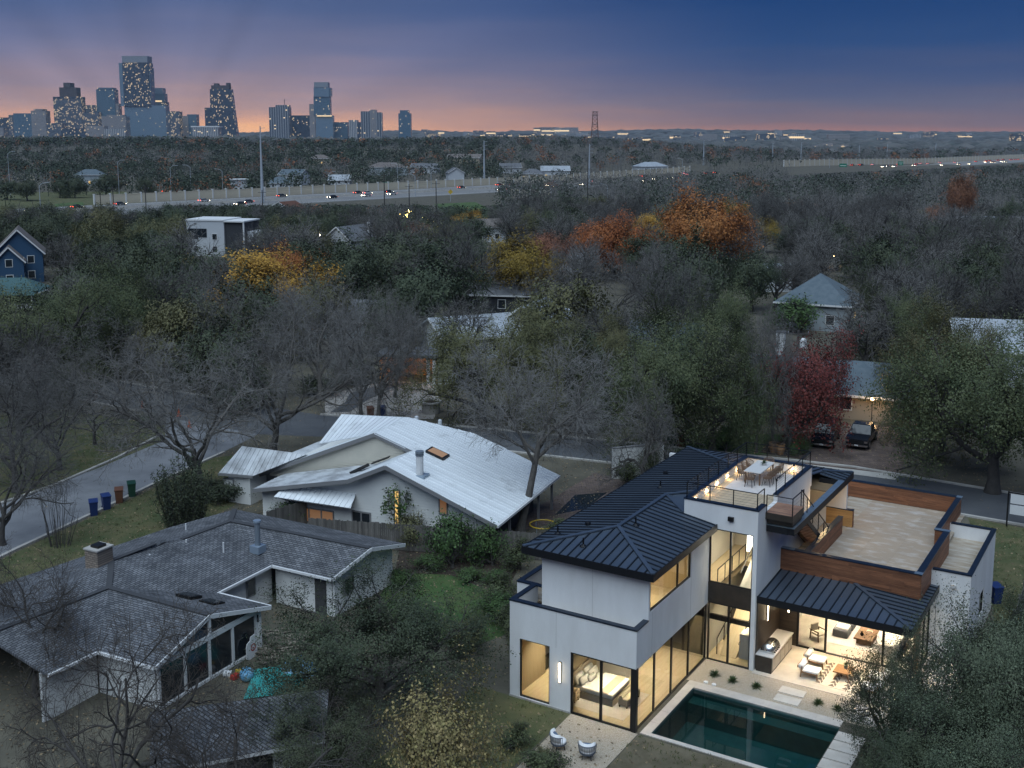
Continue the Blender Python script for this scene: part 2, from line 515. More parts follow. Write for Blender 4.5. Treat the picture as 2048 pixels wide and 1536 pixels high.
POOL_U, POOL_V = (0.66, 8.14), (0.36, 5.58)
gu = axis_lines(list(POOL_U), -7200, 7200)
gv = axis_lines(list(POOL_V), -400, 11500)
gm = MB()
for v in gv:
    for u in gu:
        p = H2W(u, v)
        gm.v.append((p.x, p.y, terrain(p.x, p.y)))
nu = len(gu)
for j in range(len(gv) - 1):
    for i in range(nu - 1):
        if POOL_U[0] - .01 <= gu[i] and gu[i + 1] <= POOL_U[1] + .01 and POOL_V[0] - .01 <= gv[j] and gv[j + 1] <= POOL_V[1] + .01: continue
        a = j * nu + i
        gm.f.append((a, a + 1, a + nu + 1, a + nu))
tag(gm.build('ground', 'ground'), 'leaf strewn brown and olive ground under the trees', 'ground', kind='structure')


def sheet(name, pts, z, m, label, cat=None):
    mb = MB(); mb.add([(p[0], p[1], z) for p in pts], [tuple(range(len(pts)))])
    # make it face up
    a = sum(pts[i][0] * pts[(i + 1) % len(pts)][1] - pts[(i + 1) % len(pts)][0] * pts[i][1] for i in range(len(pts)))
    if a < 0: mb.f = [f[::-1] for f in mb.f]
    return tag(mb.build(name, m), label, cat or name, kind='structure')


def strip(name, left, right, z, m, label, cat=None):
    mb = MB(); n = len(left)
    mb.add([(p[0], p[1], z) for p in left] + [(p[0], p[1], z) for p in right], [(i, n + i, n + i + 1, i + 1) for i in range(n - 1)])
    return tag(mb.build(name, m), label, cat or name, kind='structure')


def kerb(pts, label, w=0.28, h=0.13, side=1, m='concrete'):
    mb = MB(); P = [Vector((p[0], p[1], 0)) for p in pts]; offs = []
    for i, p in enumerate(P):
        d = (P[min(i + 1, len(P) - 1)] - P[max(i - 1, 0)]).normalized()
        offs.append(Vector((-d.y, d.x, 0)) * w * side)
    n = len(P)
    v = [p for p in P] + [p + o for p, o in zip(P, offs)]
    v = [Vector((p.x, p.y, 0)) for p in v] + [Vector((p.x, p.y, h)) for p in v]
    f = []
    for i in range(n - 1):
        f += [(2 * n + i, 2 * n + i + 1, 3 * n + i + 1, 3 * n + i), (i, i + 1, 2 * n + i + 1, 2 * n + i), (n + i + 1, n + i, 3 * n + i, 3 * n + i + 1)]
    mb.add(v, f)
    return tag(mb.build('kerb', m), label, 'kerb', kind='structure')


r3f = [(-30.7, 117.1), (-19.4, 110.6), (-1.2, 104.6), (13.6, 98.8), (29, 92.4), (39.5, 85.2), (75, 64)]
r3n = [(-24, 103.2), (-12, 101.5), (0.7, 97.0), (13, 92.0), (24.7, 86.2), (37.7, 77.8), (69, 58)]
r2l = [(-47, 64), (-39.2, 82.7), (-36.9, 87.2), (-34.4, 95.4), (-33.0, 103), (-34.6, 109.6)]
r2r = [(-38, 60), (-34.0, 73.3), (-31.4, 80.8), (-28.9, 88.7), (-25.8, 97.1), (-24, 103.2)]
r1f = [(-95, 158), (-70, 141.5), (-56.6, 133.2), (-47.9, 127.8), (-38, 121.5), (-30.7, 117.1)]
r1n = [(-88, 145), (-65, 129), (-51.1, 120.7), (-43.5, 115.6), (-38, 112.2), (-34.6, 109.6)]
strip('road', r3f, r3n, 0.006, 'asphalt', 'dark asphalt street running behind the white metal roofed house')
strip('road', r2l, r2r, 0.006, 'asphalt_grey', 'pale grey street coming up from the lower left past the lawn')
strip('road', r1f, r1n, 0.006, 'asphalt', 'asphalt side street leading off to the left under the live oaks')
sheet('road', [(-34.6, 109.6), (-30.7, 117.1), (-24, 103.2)], 0.0065, 'asphalt', 'asphalt patch where the three streets meet')
kerb(r3f[1:], 'far kerb of the street behind the houses', side=1)
kerb(r3n[1:], 'near kerb of the street behind the houses', side=-1)
kerb(r2l[:5], 'curved kerb on the left edge of the pale street', side=1)
kerb(r2r[:5], 'kerb along the lawn on the pale street', side=-1)
kerb(r1f, 'far kerb of the side street under the live oaks', side=1)
kerb(r1n[:5], 'near kerb of the side street under the live oaks', side=-1)
gl = lambda L: [tuple(G(x, y))[:2] for x, y in L]
sheet('lawn', gl([(0, 1120), (160, 1045), (300, 980), (430, 915), (520, 905), (470, 1010), (330, 1085), (150, 1140), (0, 1210)]), 0.010, 'lawn', 'olive lawn between the pale street and the shingled house')
sheet('lawn', gl([(1935, 1035), (2120, 1070), (2150, 1330), (1990, 1330), (1985, 1150)]), 0.010, 'lawn', 'dull green lawn to the side of the modern house')
sheet('lawn', gl([(790, 1145), (900, 1150), (1010, 1195), (1035, 1260), (930, 1300), (800, 1260), (760, 1190)]), 0.010, 'lawn_green', 'green back garden lawn behind the picket fence')
sheet('lawn', [tuple(H2W(u, v))[:2] for u, v in [(-9, 0.0), (-3.45, 0.0), (-3.45, -10), (-9, -10)]], 0.012, 'lawn', 'olive grass strip beside the small gravel patio')
sheet('lawn', [tuple(H2W(u, v))[:2] for u, v in [(0.2, -0.1), (11, 0.0), (11, -9), (0.2, -9)]], 0.012, 'lawn_dry', 'dry brown lawn in front of the pool')
sheet('lawn', gl([(1330, 900), (1440, 870), (1570, 868), (1580, 905), (1420, 918)]), 0.010, 'lawn_green', 'green front lawn across the street below the live oaks')
sheet('lawn', gl([(80, 815), (230, 835), (330, 850), (330, 880), (200, 935), (60, 985), (0, 1000), (0, 830)]), 0.010, 'lawn', 'shaded corner lawn inside the bend of the streets')
sheet('gravel_yard', gl([(650, 828), (770, 838), (868, 838), (880, 800), (868, 765), (760, 762), (650, 792)]), 0.010, 'gravel_pale', 'pale gravel front yard across the street', 'gravel yard')
sheet('driveway', gl([(660, 825), (700, 824), (735, 800), (775, 780), (820, 766), (780, 764), (700, 786), (690, 805)]), 0.016, 'asphalt', 'dark curved driveway through the pale gravel yard')
sheet('driveway', gl([(1608, 930), (1800, 952), (1812, 905), (1800, 850), (1700, 850), (1640, 868)]), 0.014, 'paver_drive', 'brown paver driveway with two parked trucks')
sheet('driveway', gl([(1598, 938), (1700, 948), (1790, 960), (1800, 950), (1606, 928)]), 0.020, 'concrete', 'pale concrete apron below the paver driveway')
sheet('garden_bed', gl([(1520, 905), (1612, 920), (1618, 885), (1540, 880)]), 0.013, 'mulch', 'dark mulched bed with round shrubs beside the driveway', 'garden bed')
sheet('garden_bed', gl([(800, 1090), (1040, 1130), (1010, 1190), (900, 1150), (790, 1145)]), 0.014, 'mulch', 'leafy planting bed along the picket fence', 'garden bed')
# ================================================================== the modern house
MH = thing('modern_house', 'white stucco modern house with dark metal roofs, timber terrace walls and lit rooms', 'house', HO, HAZ)


def P(name, mb, m, parent=MH, label=None):
    o = mb.build(name, m, parent)
    if label: o['label'] = label
    return o


def wallx(u0, u1, v0, v1, z0, z1, holes=()):
    """wall in the u direction with rectangular openings (u0,u1,z0,z1)"""
    mb = MB()
    us = sorted({u0, u1, *[h[0] for h in holes], *[h[1] for h in holes]})
    for a, b in zip(us, us[1:]):
        cuts = sorted([(h[2], h[3]) for h in holes if h[0] <= a + 1e-6 and h[1] >= b - 1e-6])
        z = z0
        for c0, c1 in cuts:
            if c0 > z: mb.box(a, b, v0, v1, z, c0)
            z = c1
        if z < z1: mb.box(a, b, v0, v1, z, z1)
    return mb


def wally(u0, u1, v0, v1, z0, z1, holes=()):
    mb = wallx(v0, v1, 0, 1, z0, z1, holes)
    mb.v = [(u0 + (u1 - u0) * p[1], p[0], p[2]) for p in mb.v]
    mb.f = [f[::-1] for f in mb.f]
    return mb


def window(axis, c, a0, a1, z0, z1, splits=(), fw=0.06, depth=0.10, parent=MH, name='window', frame='frame_dark', glass='glass', trans=(), label=None, panes=True):
    """frame with mullions; each pane a sub-part. axis 'x': in the plane y=c, 'y': in the plane x=c"""
    mb = MB()
    def bx(p0, p1, q0, q1, d=depth):
        if axis == 'x': mb.box(p0, p1, c - d / 2, c + d / 2, q0, q1)
        else: mb.box(c - d / 2, c + d / 2, p0, p1, q0, q1)
    bx(a0, a0 + fw, z0, z1); bx(a1 - fw, a1, z0, z1)
    bx(a0 + fw, a1 - fw, z0, z0 + fw, depth - .01); bx(a0 + fw, a1 - fw, z1 - fw, z1, depth - .01)
    for s in splits: bx(s - fw * .7, s + fw * .7, z0 + fw, z1 - fw, depth - .02)
    for t in trans: bx(a0 + fw, a1 - fw, t - fw * .6, t + fw * .6, depth - .03)
    w = mb.build(name, frame, parent)
    if label: w['label'] = label
    if panes:
        ed = [a0 + fw] + list(splits) + [a1 - fw]
        for p, q in zip(ed, ed[1:]):
            g = MB()
            if axis == 'x': g.add([(p, c, z0 + fw), (q, c, z0 + fw), (q, c, z1 - fw), (p, c, z1 - fw)], [(0, 1, 2, 3)])
            else: g.add([(c, p, z0 + fw), (c, q, z0 + fw), (c, q, z1 - fw), (c, p, z1 - fw)], [(0, 1, 2, 3)])
            g.build('pane', glass, w)
    return w


def cap_ring(pts, w, z0, h, closed=False, m='cap_metal', name='parapet_cap', inward=1):
    """coping that follows a polyline of the wall's outer edge, laid inwards"""
    P_ = [Vector((p[0], p[1], 0)) for p in pts]; n = len(P_)
    L, Rr = [], []
    for i, p in enumerate(P_):
        dp = (P_[i] - P_[i - 1]).normalized() if (i > 0 or closed) else None
        dn = (P_[(i + 1) % n] - P_[i]).normalized() if (i < n - 1 or closed) else None
        if dp is None: dp = dn
        if dn is None: dn = dp
        n1 = Vector((-dp.y, dp.x, 0)); n2 = Vector((-dn.y, dn.x, 0))
        o = n1 if (n1 - n2).length < 1e-4 else n1 + n2
        L.append(p - (o * 0.03) * inward); Rr.append(p + o * w * inward)
    mb = MB(); m_ = n if closed else n - 1
    for i in range(m_):
        j = (i + 1) % n
        q = [L[i], L[j], Rr[j], Rr[i]]
        mb.prism([(t.x, t.y) for t in q], z0, z0 + h)
    return P(name, mb, m)


ZE, ZF = 7.65, 7.30            # eave top, fascia bottom
SL = 0.17
# ---- ground floor volume
P('wall', wallx(-6.95, 0.0, 0.0, 0.22, -0.1, 5.08, [(-6.38, -4.66, 0.12, 3.2), (-3.5, 0.0, -0.1, 3.2)]), 'stucco')
P('wall', wally(-0.22, 0.0, 0.22, 1.3, 3.18, 5.08), 'stucco')
P('wall', wally(-0.22, 0.0, 1.3, 9.1, 3.18, ZF + .02, [(1.46, 6.5, 5.48, ZF - .08)]), 'stucco')
P('wall', wallx(-5.85, -0.22, 1.3, 1.52, 4.2, ZF + .02), 'stucco')
P('wall', wally(-5.85, -5.63, 1.52, 21.4, 4.2, ZF + .02), 'stucco')
P('wall', wally(-6.95, -6.73, 0.22, 2.2, -0.1, 5.08), 'stucco')
P('wall', wallx(-7.85, -6.73, 2.2, 2.42, -0.1, 5.08), 'stucco')
P('wall', wally(-7.85, -7.63, 2.42, 21.4, -0.1, 5.08), 'stucco')
P('wall', wallx(-7.63, 4.0, 21.2, 21.4, -0.1, ZF), 'stucco')
P('plinth', MB().box(-6.98, -3.5, -0.03, 0.0, -0.1, 0.1), 'concrete')
P('terrace_floor', MB().box(-6.73, -0.22, 0.22, 1.3, 4.2, 4.3).box(-7.63, -5.85, 2.42, 8.0, 4.2, 4.3), 'plywood')
cap_ring([(0, 1.28), (0, 0), (-6.95, 0), (-6.95, 2.2), (-7.85, 2.2), (-7.85, 9)], 0.26, 5.08, 0.07, inward=-1)
P('parapet_cap', MB().box(-6.69, -5.86, 2.16, 2.42, 5.082, 5.15), 'cap_metal')
# hairline control joints, a few millimetres proud
for a, z0, z1, v in ((-4.3, 3.2, 5.07, 0), (-3.0, 4.3, 7.28, 1.3)):
    P('control_joint', MB().box(a - .008, a + .008, v - .004, v, z0, z1), 'joint')
for b, z0, z1 in ((6.55, 3.2, 7.25), (1.75, 3.2, 5.4)):
    P('control_joint', MB().box(0, .004, b - .008, b + .008, z0, z1), 'joint')
P('corner_post', MB().box(-0.2, 0.03, -0.03, 0.2, -0.1, 3.19), 'frame_dark')
window('x', 0.1, -6.38, -4.66, 0.12, 3.2)
window('x', 0.1, -3.5, -0.2, -0.02, 3.2, [-1.87], fw=0.09, name='sliding_door', label='dark framed sliding glass door of the bedroom')
window('y', -0.1, 0.2, 9.0, -0.02, 3.18, [2.3, 4.4, 6.62], fw=0.08)
window('y', -0.08, 1.48, 6.5, 5.48, ZF - .08, [4.9], fw=0.07)
# ---- stair tower
TZ = 8.75
P('wall', wallx(-1.45, 2.65, 8.92, 9.14, 7.42, TZ).box(2.42, 2.65, 8.92, 9.14, -0.1, 7.42).box(-1.45, 0.0, 9.14, 9.3, 7.3, 7.9), 'stucco')
P('wall', wally(2.43, 2.65, 9.14, 18.1, 3.9, TZ, [(10.1, 12.0, 8.4, TZ)]), 'stucco')
P('wall', wally(-1.45, -1.23, 9.14, 18.1, 7.7, TZ), 'stucco')
P('wall', wallx(-1.45, 2.65, 18.1, 18.32, 7.6, TZ), 'stucco')
cap_ring([(2.65, 10.1), (2.65, 8.92), (-1.45, 8.92), (-1.45, 18.32), (2.65, 18.32), (2.65, 12.0)], 0.26, TZ, 0.07, inward=-1)
window('x', 9.03, 0.02, 2.42, 4.38, 7.42, [1.18], fw=0.07)
window('x', 9.03, 0.02, 2.42, -0.02, 3.3, [1.18], fw=0.08)
P('spandrel_panel', MB().box(0.0, 2.42, 8.97, 9.08, 3.3, 4.38), 'bronze_panel')
P('landing_edge', MB().box(0.0, 2.42, 9.3, 9.45, 2.18, 2.46), 'bronze_panel')
P('flood_light', MB().box(1.05, 1.35, 8.78, 8.92, 8.0, 8.22), 'black_metal')
P('flood_light', MB().box(11.15, 11.4, 15.48, 15.6, 4.12, 4.3), 'plant_pot')
# ---- roof deck
DZ = 8.3
for i in range(27):
    a = -1.22 + i * 0.135
    P('deck_board', MB().box(a, a + 0.129, 9.16, 18.08, DZ - .03, DZ), 'deck_wood')
P('deck_frame', MB().box(-1.2, 2.4, 9.16, 18.08, 7.5, DZ - .032), 'bronze_panel')


def railing(pts, top, bottom, step=1.25, cables=5, skip_end=False):
    mb = MB(); cb = MB()
    for a, b in zip(pts, pts[1:]):
        a, b = Vector(a), Vector(b); d = b - a; n = max(1, round(d.length / step))
        mb.bar(a + Vector((0, 0, top)), b + Vector((0, 0, top)), 0.05, 0.035)
        for k in range(n + 1):
            q = a + d * (k / n)
            mb.bar(q + Vector((0, 0, bottom)), q + Vector((0, 0, top)), 0.045, 0.045)
        for c in range(cables):
            z = bottom + (top - bottom) * (c + 1) / (cables + 1)
            cb.bar(a + Vector((0, 0, z)), b + Vector((0, 0, z)), 0.008)
    r = P('railing', mb, 'rail')
    if cables: P('cable', cb, 'cable', r)
    return r


railing([(2.55, 10.08, 0), (2.55, 9.02, 0), (-1.35, 9.02, 0)], 9.66, TZ + .07)
railing([(-1.35, 9.02, 0), (-1.35, 18.22, 0)], 9.66, TZ + .07, 1.5)
railing([(-1.35, 18.22, 0), (2.55, 18.22, 0), (2.55, 12.02, 0)], 9.66, TZ + .07, 1.4)
# landing and stair down to the lower terrace
for i in range(11):
    v = 10.1 + i * 0.17
    P('landing_board', MB().box(2.66, 4.1, v, v + .16, 8.36, 8.4), 'deck_red')
P('landing_frame', MB().box(2.66, 4.12, 10.05, 10.1, 8.05, 8.39).box(4.05, 4.12, 10.1, 11.97, 8.05, 8.39).box(2.66, 4.05, 10.3, 11.9, 7.75, 8.3), 'bronze_panel')
railing([(2.7, 10.08, 0), (4.08, 10.08, 0), (4.08, 11.95, 0)], 9.35, 8.1, 1.9)
nst = 20
for i in range(nst):
    v = 12.0 + i * 0.29; z = 8.4 - (i + 1) * 0.195
    P('tread', MB().box(2.72, 3.85, v, v + 0.27, z - .05, z), 'ipe')
st = MB()
for u in (2.70, 3.88): st.bar((u, 11.97, 8.15), (u, 11.97 + nst * .29, 8.15 - nst * .195), 0.05, 0.26)
P('stringer', st, 'rail')
hr = MB()
hr.bar((3.95, 11.97, 9.3), (3.95, 17.77, 9.3 - 20 * .195), 0.045)
for i in range(0, 21, 4):
    hr.bar((3.95, 11.97 + i * .29, 8.3 - i * .195), (3.95, 11.97 + i * .29, 9.3 - i * .195), 0.045)
hrp = P('handrail', hr, 'rail')
cb = MB()
for k in range(4): cb.bar((3.95, 11.97, 8.5 + k * .2), (3.95, 17.77, 8.5 + k * .2 - 20 * .195), 0.008)
P('cable', cb, 'cable', hrp)
# ---- main roof
EL, ER, EF, EB, ERB = -6.7, 0.4, 0.83, 22.0, 4.1
RZ = lambda d: ZE + SL * d
A1 = (-3.15, 4.38, RZ(3.55)); K = (-3.15, 10.4, RZ(3.55)); B = (-1.45, 11.2, RZ(5.25)); C_ = (-1.45, 8.92, RZ(1.85))
HB = (-1.45, 16.75, RZ(5.25)); HC = (2.65, 20.55, RZ(1.45))
roof = P('roof', MB().box(EL + .06, ER - .06, EF + .06, 9.3, ZF + .02, ZF + .08).box(EL + .06, -1.5, 9.3, EB - .06, ZF + .02, ZF + .08).box(-1.5, ERB - .06, 18.4, EB - .06, ZF + .02, ZF + .08), 'soffit')
seam_roof(roof, [(EL, EF, ZE), (ER, EF, ZE), A1], (0, 1, SL), 'roof_metal', 0.46)
seam_roof(roof, [(EL, EF, ZE), A1, K, B, HB, (EL, EB, ZE)], (1, 0, SL), 'roof_metal', 0.46)
seam_roof(roof, [(ER, EF, ZE), (ER, 8.92, ZE), C_, K, A1], (-1, 0, SL), 'roof_metal', 0.46)
seam_roof(roof, [K, C_, B], (1, .2, .3), 'roof_metal', 2.5)
seam_roof(roof, [(EL, EB, ZE), HB, (-1.45, 18.3, RZ(3.7)), (2.65, 18.3, RZ(3.7)), HC, (ERB, EB, ZE)], (0, -1, SL), 'roof_metal', 0.46)
seam_roof(roof, [(ERB, EB, ZE), HC, (2.65, 19.95, RZ(1.45)), (ERB, 19.95, ZE)], (-1, 0, SL), 'roof_metal', 0.46)
for a, b in (((EL, EF, ZE), A1), ((ER, EF, ZE), A1), (A1, K), ((EL, EB, ZE), HB), ((ERB, EB, ZE), HC), (K, B), (K, C_)):
    a, b = Vector(a) + Vector((0, 0, .055)), Vector(b) + Vector((0, 0, .055))
    P('hip_cap', MB().bar(a, b, 0.20, 0.07), 'roof_metal', roof)
fs = 0.05
P('fascia', MB().box(EL - fs, ER + fs, EF - fs, EF, ZF, ZE + .03).box(ER, ER + fs, EF, 8.92, ZF, ZE + .03).box(EL - fs, EL, EF, EB, ZF, ZE + .03).box(EL, ERB, EB, EB + fs, ZF, ZE + .03)
  .box(ERB, ERB + fs, 10.3, EB + fs, ZF - .02, ZE + .03), 'fascia')
P('fascia', MB().box(2.66, ERB, 19.88, 19.95, ZF, ZE + .02), 'fascia')
P('beam', MB().box(ERB - .28, ERB, 10.3, 19.88, ZF, ZE + .02).box(2.66, ERB - .28, 10.25, 10.45, ZF, ZE), 'fascia')
P('beam_flashing', MB().box(ERB - .3, ERB + .06, 10.22, 19.9, ZE + .032, ZE + .05).box(2.66, ERB - .3, 10.2, 10.5, ZE + .032, ZE + .05), 'cap_light')
for (u, v) in ((-5.9, 3.0), (-3.9, 2.0), (-2.6, 5.3), (-4.2, 12.0), (-2.6, 13.6)):
    d = min(u - EL, v - EF, ER - u); z = RZ(min(d, 3.5))
    P('vent_pipe', MB().tube([(u, v, z - .1), (u, v, z + .42)], 0.045, 8).lathe([(.2, 0), (.05, .1)], 10, (u, v, z)), 'rail', roof)
for (u, v) in ((-5.0, 4.6), (-5.2, 15.0)):
    P('roof_vent', MB().lathe([(.14, 0), (.16, .14), (.04, .2)], 10, (u, v, RZ(u - EL))), 'rail', roof)
# ---- living wing
CE, CF = 4.07, 3.72
WV = 12.9
rw = lambda d: CE + 0.06 * d
can = P('canopy_roof', MB().box(2.68, 10.44, 9.2, 12.9, CF + .02, CF + .08).box(10.1, 10.44, 12.9, 15.58, CF + .02, CF + .08), 'soffit')
HP = (6.75, WV, rw(3.75))
seam_roof(can, [(2.66, 9.15, CE), (10.5, 9.15, CE), HP, (2.66, WV, rw(3.75))], (0, 1, .06), 'roof_metal', 0.46)
seam_roof(can, [(10.5, 9.15, CE), (10.5, 15.58, CE), (10.11, 15.58, rw(.39)), (10.11, WV, rw(.39)), HP], (-1, 0, .06), 'roof_metal', 0.46)
P('hip_cap', MB().bar((10.5, 9.15, CE + .05), (HP[0], HP[1], HP[2] + .05), .2, .07), 'roof_metal', can)
P('fascia', MB().box(2.66, 10.55, 9.1, 9.15, CF, CE + .03).box(10.5, 10.55, 9.15, 15.58, CF, CE + .03), 'fascia')
# timber clad parapets: each board is its own piece
def boards(part, a, b, z0, z1, out, m='ipe', h=0.138):
    a, b = Vector((a[0], a[1], 0)), Vector((b[0], b[1], 0)); L = (b - a).length; d = (b - a) / L; o = Vector((out[0], out[1], 0))
    rr = random.Random(int(a.x * 97 + a.y * 31 + L * 7))
    z = z0
    while z < z1 - .03:
        t = 0.0
        while t < L - 1e-4:
            seg = min(L - t, rr.uniform(1.6, 4.2))
            if L - t - seg < 0.6: seg = L - t
            p, q = a + d * (t + .003), a + d * (t + seg - .003)
            zz = min(z + h - .006, z1)
            mb = MB().prism([(p.x, p.y), (q.x, q.y), (q.x + o.x * .022, q.y + o.y * .022), (p.x + o.x * .022, p.y + o.y * .022)], z, zz)
            mb.build('board', m, part)
            t += seg
        z += h


CAPZ = 5.48
tw = P('terrace_wall', MB().box(2.66, 10.07, WV + .03, WV + .27, 3.8, CAPZ), 'dark_wood'); boards(tw, (2.66, WV + .03), (10.07, WV + .03), 4.0, CAPZ, (0, -1)); boards(tw, (9.8, WV + .27), (4.2, WV + .27), 4.47, CAPZ, (0, 1))
tw = P('terrace_wall', MB().box(9.83, 10.07, WV + .27, 20.6, 3.8, CAPZ).box(9.3, 9.83, 20.36, 20.6, 3.8, CAPZ), 'dark_wood'); boards(tw, (10.07, WV + .03), (10.07, 20.6), 4.0, CAPZ, (1, 0)); boards(tw, (9.83, 20.36), (9.83, 13.2), 4.47, CAPZ, (-1, 0)); boards(tw, (9.83, 20.36), (9.3, 20.36), 4.47, CAPZ, (0, -1))
tw = P('terrace_wall', MB().box(9.3, 9.54, 20.6, 27.2, 3.8, CAPZ), 'dark_wood'); boards(tw, (9.3, 27.2), (9.3, 20.6), 4.47, CAPZ, (-1, 0)); boards(tw, (9.54, 20.6), (9.54, 27.2), 3.6, CAPZ, (1, 0))
tw = P('terrace_wall', MB().box(2.4, 9.54, 27.2, 27.44, 3.8, CAPZ), 'dark_wood'); boards(tw, (2.4, 27.2), (9.3, 27.2), 4.47, CAPZ, (0, -1))
tw = P('terrace_wall', MB().box(3.92, 4.16, WV + .27, 19.8, 3.8, CAPZ), 'dark_wood'); boards(tw, (4.16, WV + .3), (4.16, 19.8), 4.47, CAPZ, (1, 0)); boards(tw, (3.92, 19.8), (4.16, 19.8), 4.47, CAPZ, (0, 1))
tw = P('terrace_wall', MB().box(2.8, 4.4, 21.2, 21.44, 3.8, CAPZ), 'dark_wood'); boards(tw, (2.8, 21.2), (4.4, 21.2), 4.47, CAPZ, (0, -1), 'timber_glow_tint'); boards(tw, (4.4, 21.2), (4.4, 21.44), 4.47, CAPZ, (1, 0))
tw = P('terrace_wall', MB().box(2.6, 2.84, 21.44, 24.2, 3.8, CAPZ), 'dark_wood'); boards(tw, (2.84, 21.44), (2.84, 24.2), 4.47, CAPZ, (1, 0))
for b_ in ((2.66, 10.12, WV - .02, WV + .3), (9.78, 10.12, WV + .3, 20.63), (9.27, 9.78, 20.3, 20.63), (9.27, 9.58, 20.63, 27.5), (2.4, 9.27, 27.17, 27.5), (3.89, 4.2, WV + .3, 19.84), (2.78, 4.43, 21.17, 21.47), (2.57, 2.87, 21.47, 24.22)):
    P('parapet_cap', MB().box(b_[0], b_[1], b_[2], b_[3], CAPZ + .003, CAPZ + .06), 'cap_metal')
for b_ in ((2.66, 3.4, WV - .03, WV + .31), (9.72, 10.13, WV - .03, WV + .32), (9.26, 10.13, 20.3, 20.64), (9.26, 9.6, 27.1, 27.52)):
    P('cap_corner', MB().box(b_[0], b_[1], b_[2], b_[3], CAPZ + .062, CAPZ + .068), 'cap_light')
tf = P('terrace_floor', MB().box(2.66, 9.83, WV + .27, 27.2, 4.3, 4.44), 'plywood')
rr = random.Random(5)
mat('ply_sheet', (0.34, 0.27, 0.20), 0.85, col2=(0.54, 0.51, 0.48), scale=.9, bump=0.1, detail=10, stretch=(1, 2.2, 1), ramp=(0.50, 0.82), rnd=0.09)
for i in range(3):
    v = WV + .3
    while v < 27.1:
        u0 = 4.17 + i * 1.72 if v > 21.5 or True else 4.17; u1 = u0 + 1.715
        h = min(1.22, 27.18 - v)
        if u1 > 9.28 and v + h > 20.35: u1 = 9.28
        if v + h > WV + .3 and h > .05: MB().box(u0, min(u1, 9.8), v, v + h - .006, 4.44, 4.452).build('plywood_sheet', 'ply_sheet', tf)
        v += 1.22
MB().box(9.32, 9.8, WV + .3, 20.3, 4.44, 4.45).build('plywood_sheet', 'ply_sheet', tf)
# white block to the right
P('wall', wallx(10.1, 12.1, 15.6, 15.82, -0.1, 4.92), 'stucco'); P('wall', wally(11.88, 12.1, 15.82, 23.9, -0.1, 4.92, [(19.0, 20.6, 1.2, 2.6)]), 'stucco')
P('wall', wallx(9.56, 11.88, 23.68, 23.9, -0.1, 4.92), 'stucco')
cap_ring([(10.14, 15.6), (12.1, 15.6), (12.1, 23.9), (9.62, 23.9)], 0.24, 4.92, 0.07, inward=1)
P('terrace_floor', MB().box(9.56, 11.88, 15.82, 23.68, 4.0, 4.12), 'plywood')
window('y', 12.0, 19.0, 20.6, 1.2, 2.6)
# patio glazing
window('x', 12.95, 3.7, 5.36, 0.03, 3.7, fw=0.11, name='sliding_door', label='dark framed sliding glass door parked at the left of the opening')
window('x', 12.95, 8.3, 10.0, 0.03, 3.7, fw=0.11, name='sliding_door', label='dark framed sliding glass door parked at the right of the opening')
P('door_track', MB().box(5.36, 8.3, 12.86, 13.05, 0.03, 0.06), 'frame_dark')
P('corner_post', MB().box(9.95, 10.2, 12.75, 13.05, 0.0, CF), 'walnut')
window('y', 10.1, 13.05, 15.6, 0.03, 3.7, [14.3], fw=0.08)
# walls of the patio side
P('panel_wall', MB().box(2.66, 2.72, 9.14, 13.0, 0.05, CF), 'dark_wood'); P('panel_wall', MB().box(2.72, 3.7, 12.9, 13.0, 0.05, CF), 'dark_wood')
P('wall', MB().box(2.43, 2.65, 9.14, 18.1, -0.1, 3.9), 'plaster')
# ---- interior shell
P('floor', MB().box(-6.73, -0.16, 0.22, 9.2, -0.1, 0.03).box(-0.2, 2.43, 9.1, 18.1, -0.1, 0.03), 'oak_floor')
P('floor', MB().box(2.65, 10.1, 13.05, 21.0, -0.1, 0.045), 'limestone')
P('ceiling', MB().box(-6.73, -0.24, 0.24, 9.1, 3.25, 3.35), 'plaster'); P('ceiling', MB().box(2.66, 10.05, 13.05, 21.0, 3.76, 3.82), 'plaster')
P('interior_wall', MB().box(-4.42, -4.3, 0.24, 4.4, 0.03, 3.25), 'oak_panel'); P('interior_wall', MB().box(-6.73, -4.42, 4.4, 4.5, 0.03, 3.25), 'plaster')
P('interior_wall', MB().box(-4.3, -2.6, 4.4, 4.52, 0.03, 3.25).box(-2.72, -2.6, 4.52, 9.1, 0.03, 3.25), 'plaster')
P('interior_wall', MB().box(-6.7, -6.6, 0.24, 3.0, 0.03, 3.25), 'oak_panel')
P('interior_door', MB().box(-2.6, -2.56, 5.6, 6.5, 0.03, 2.5), 'linen')
P('interior_door', MB().box(-2.6, -2.56, 7.4, 8.3, 0.03, 2.5), 'linen')
P('vanity', MB().box(-5.5, -4.5, 3.4, 4.4, 0.6, 1.0), 'oak_panel')
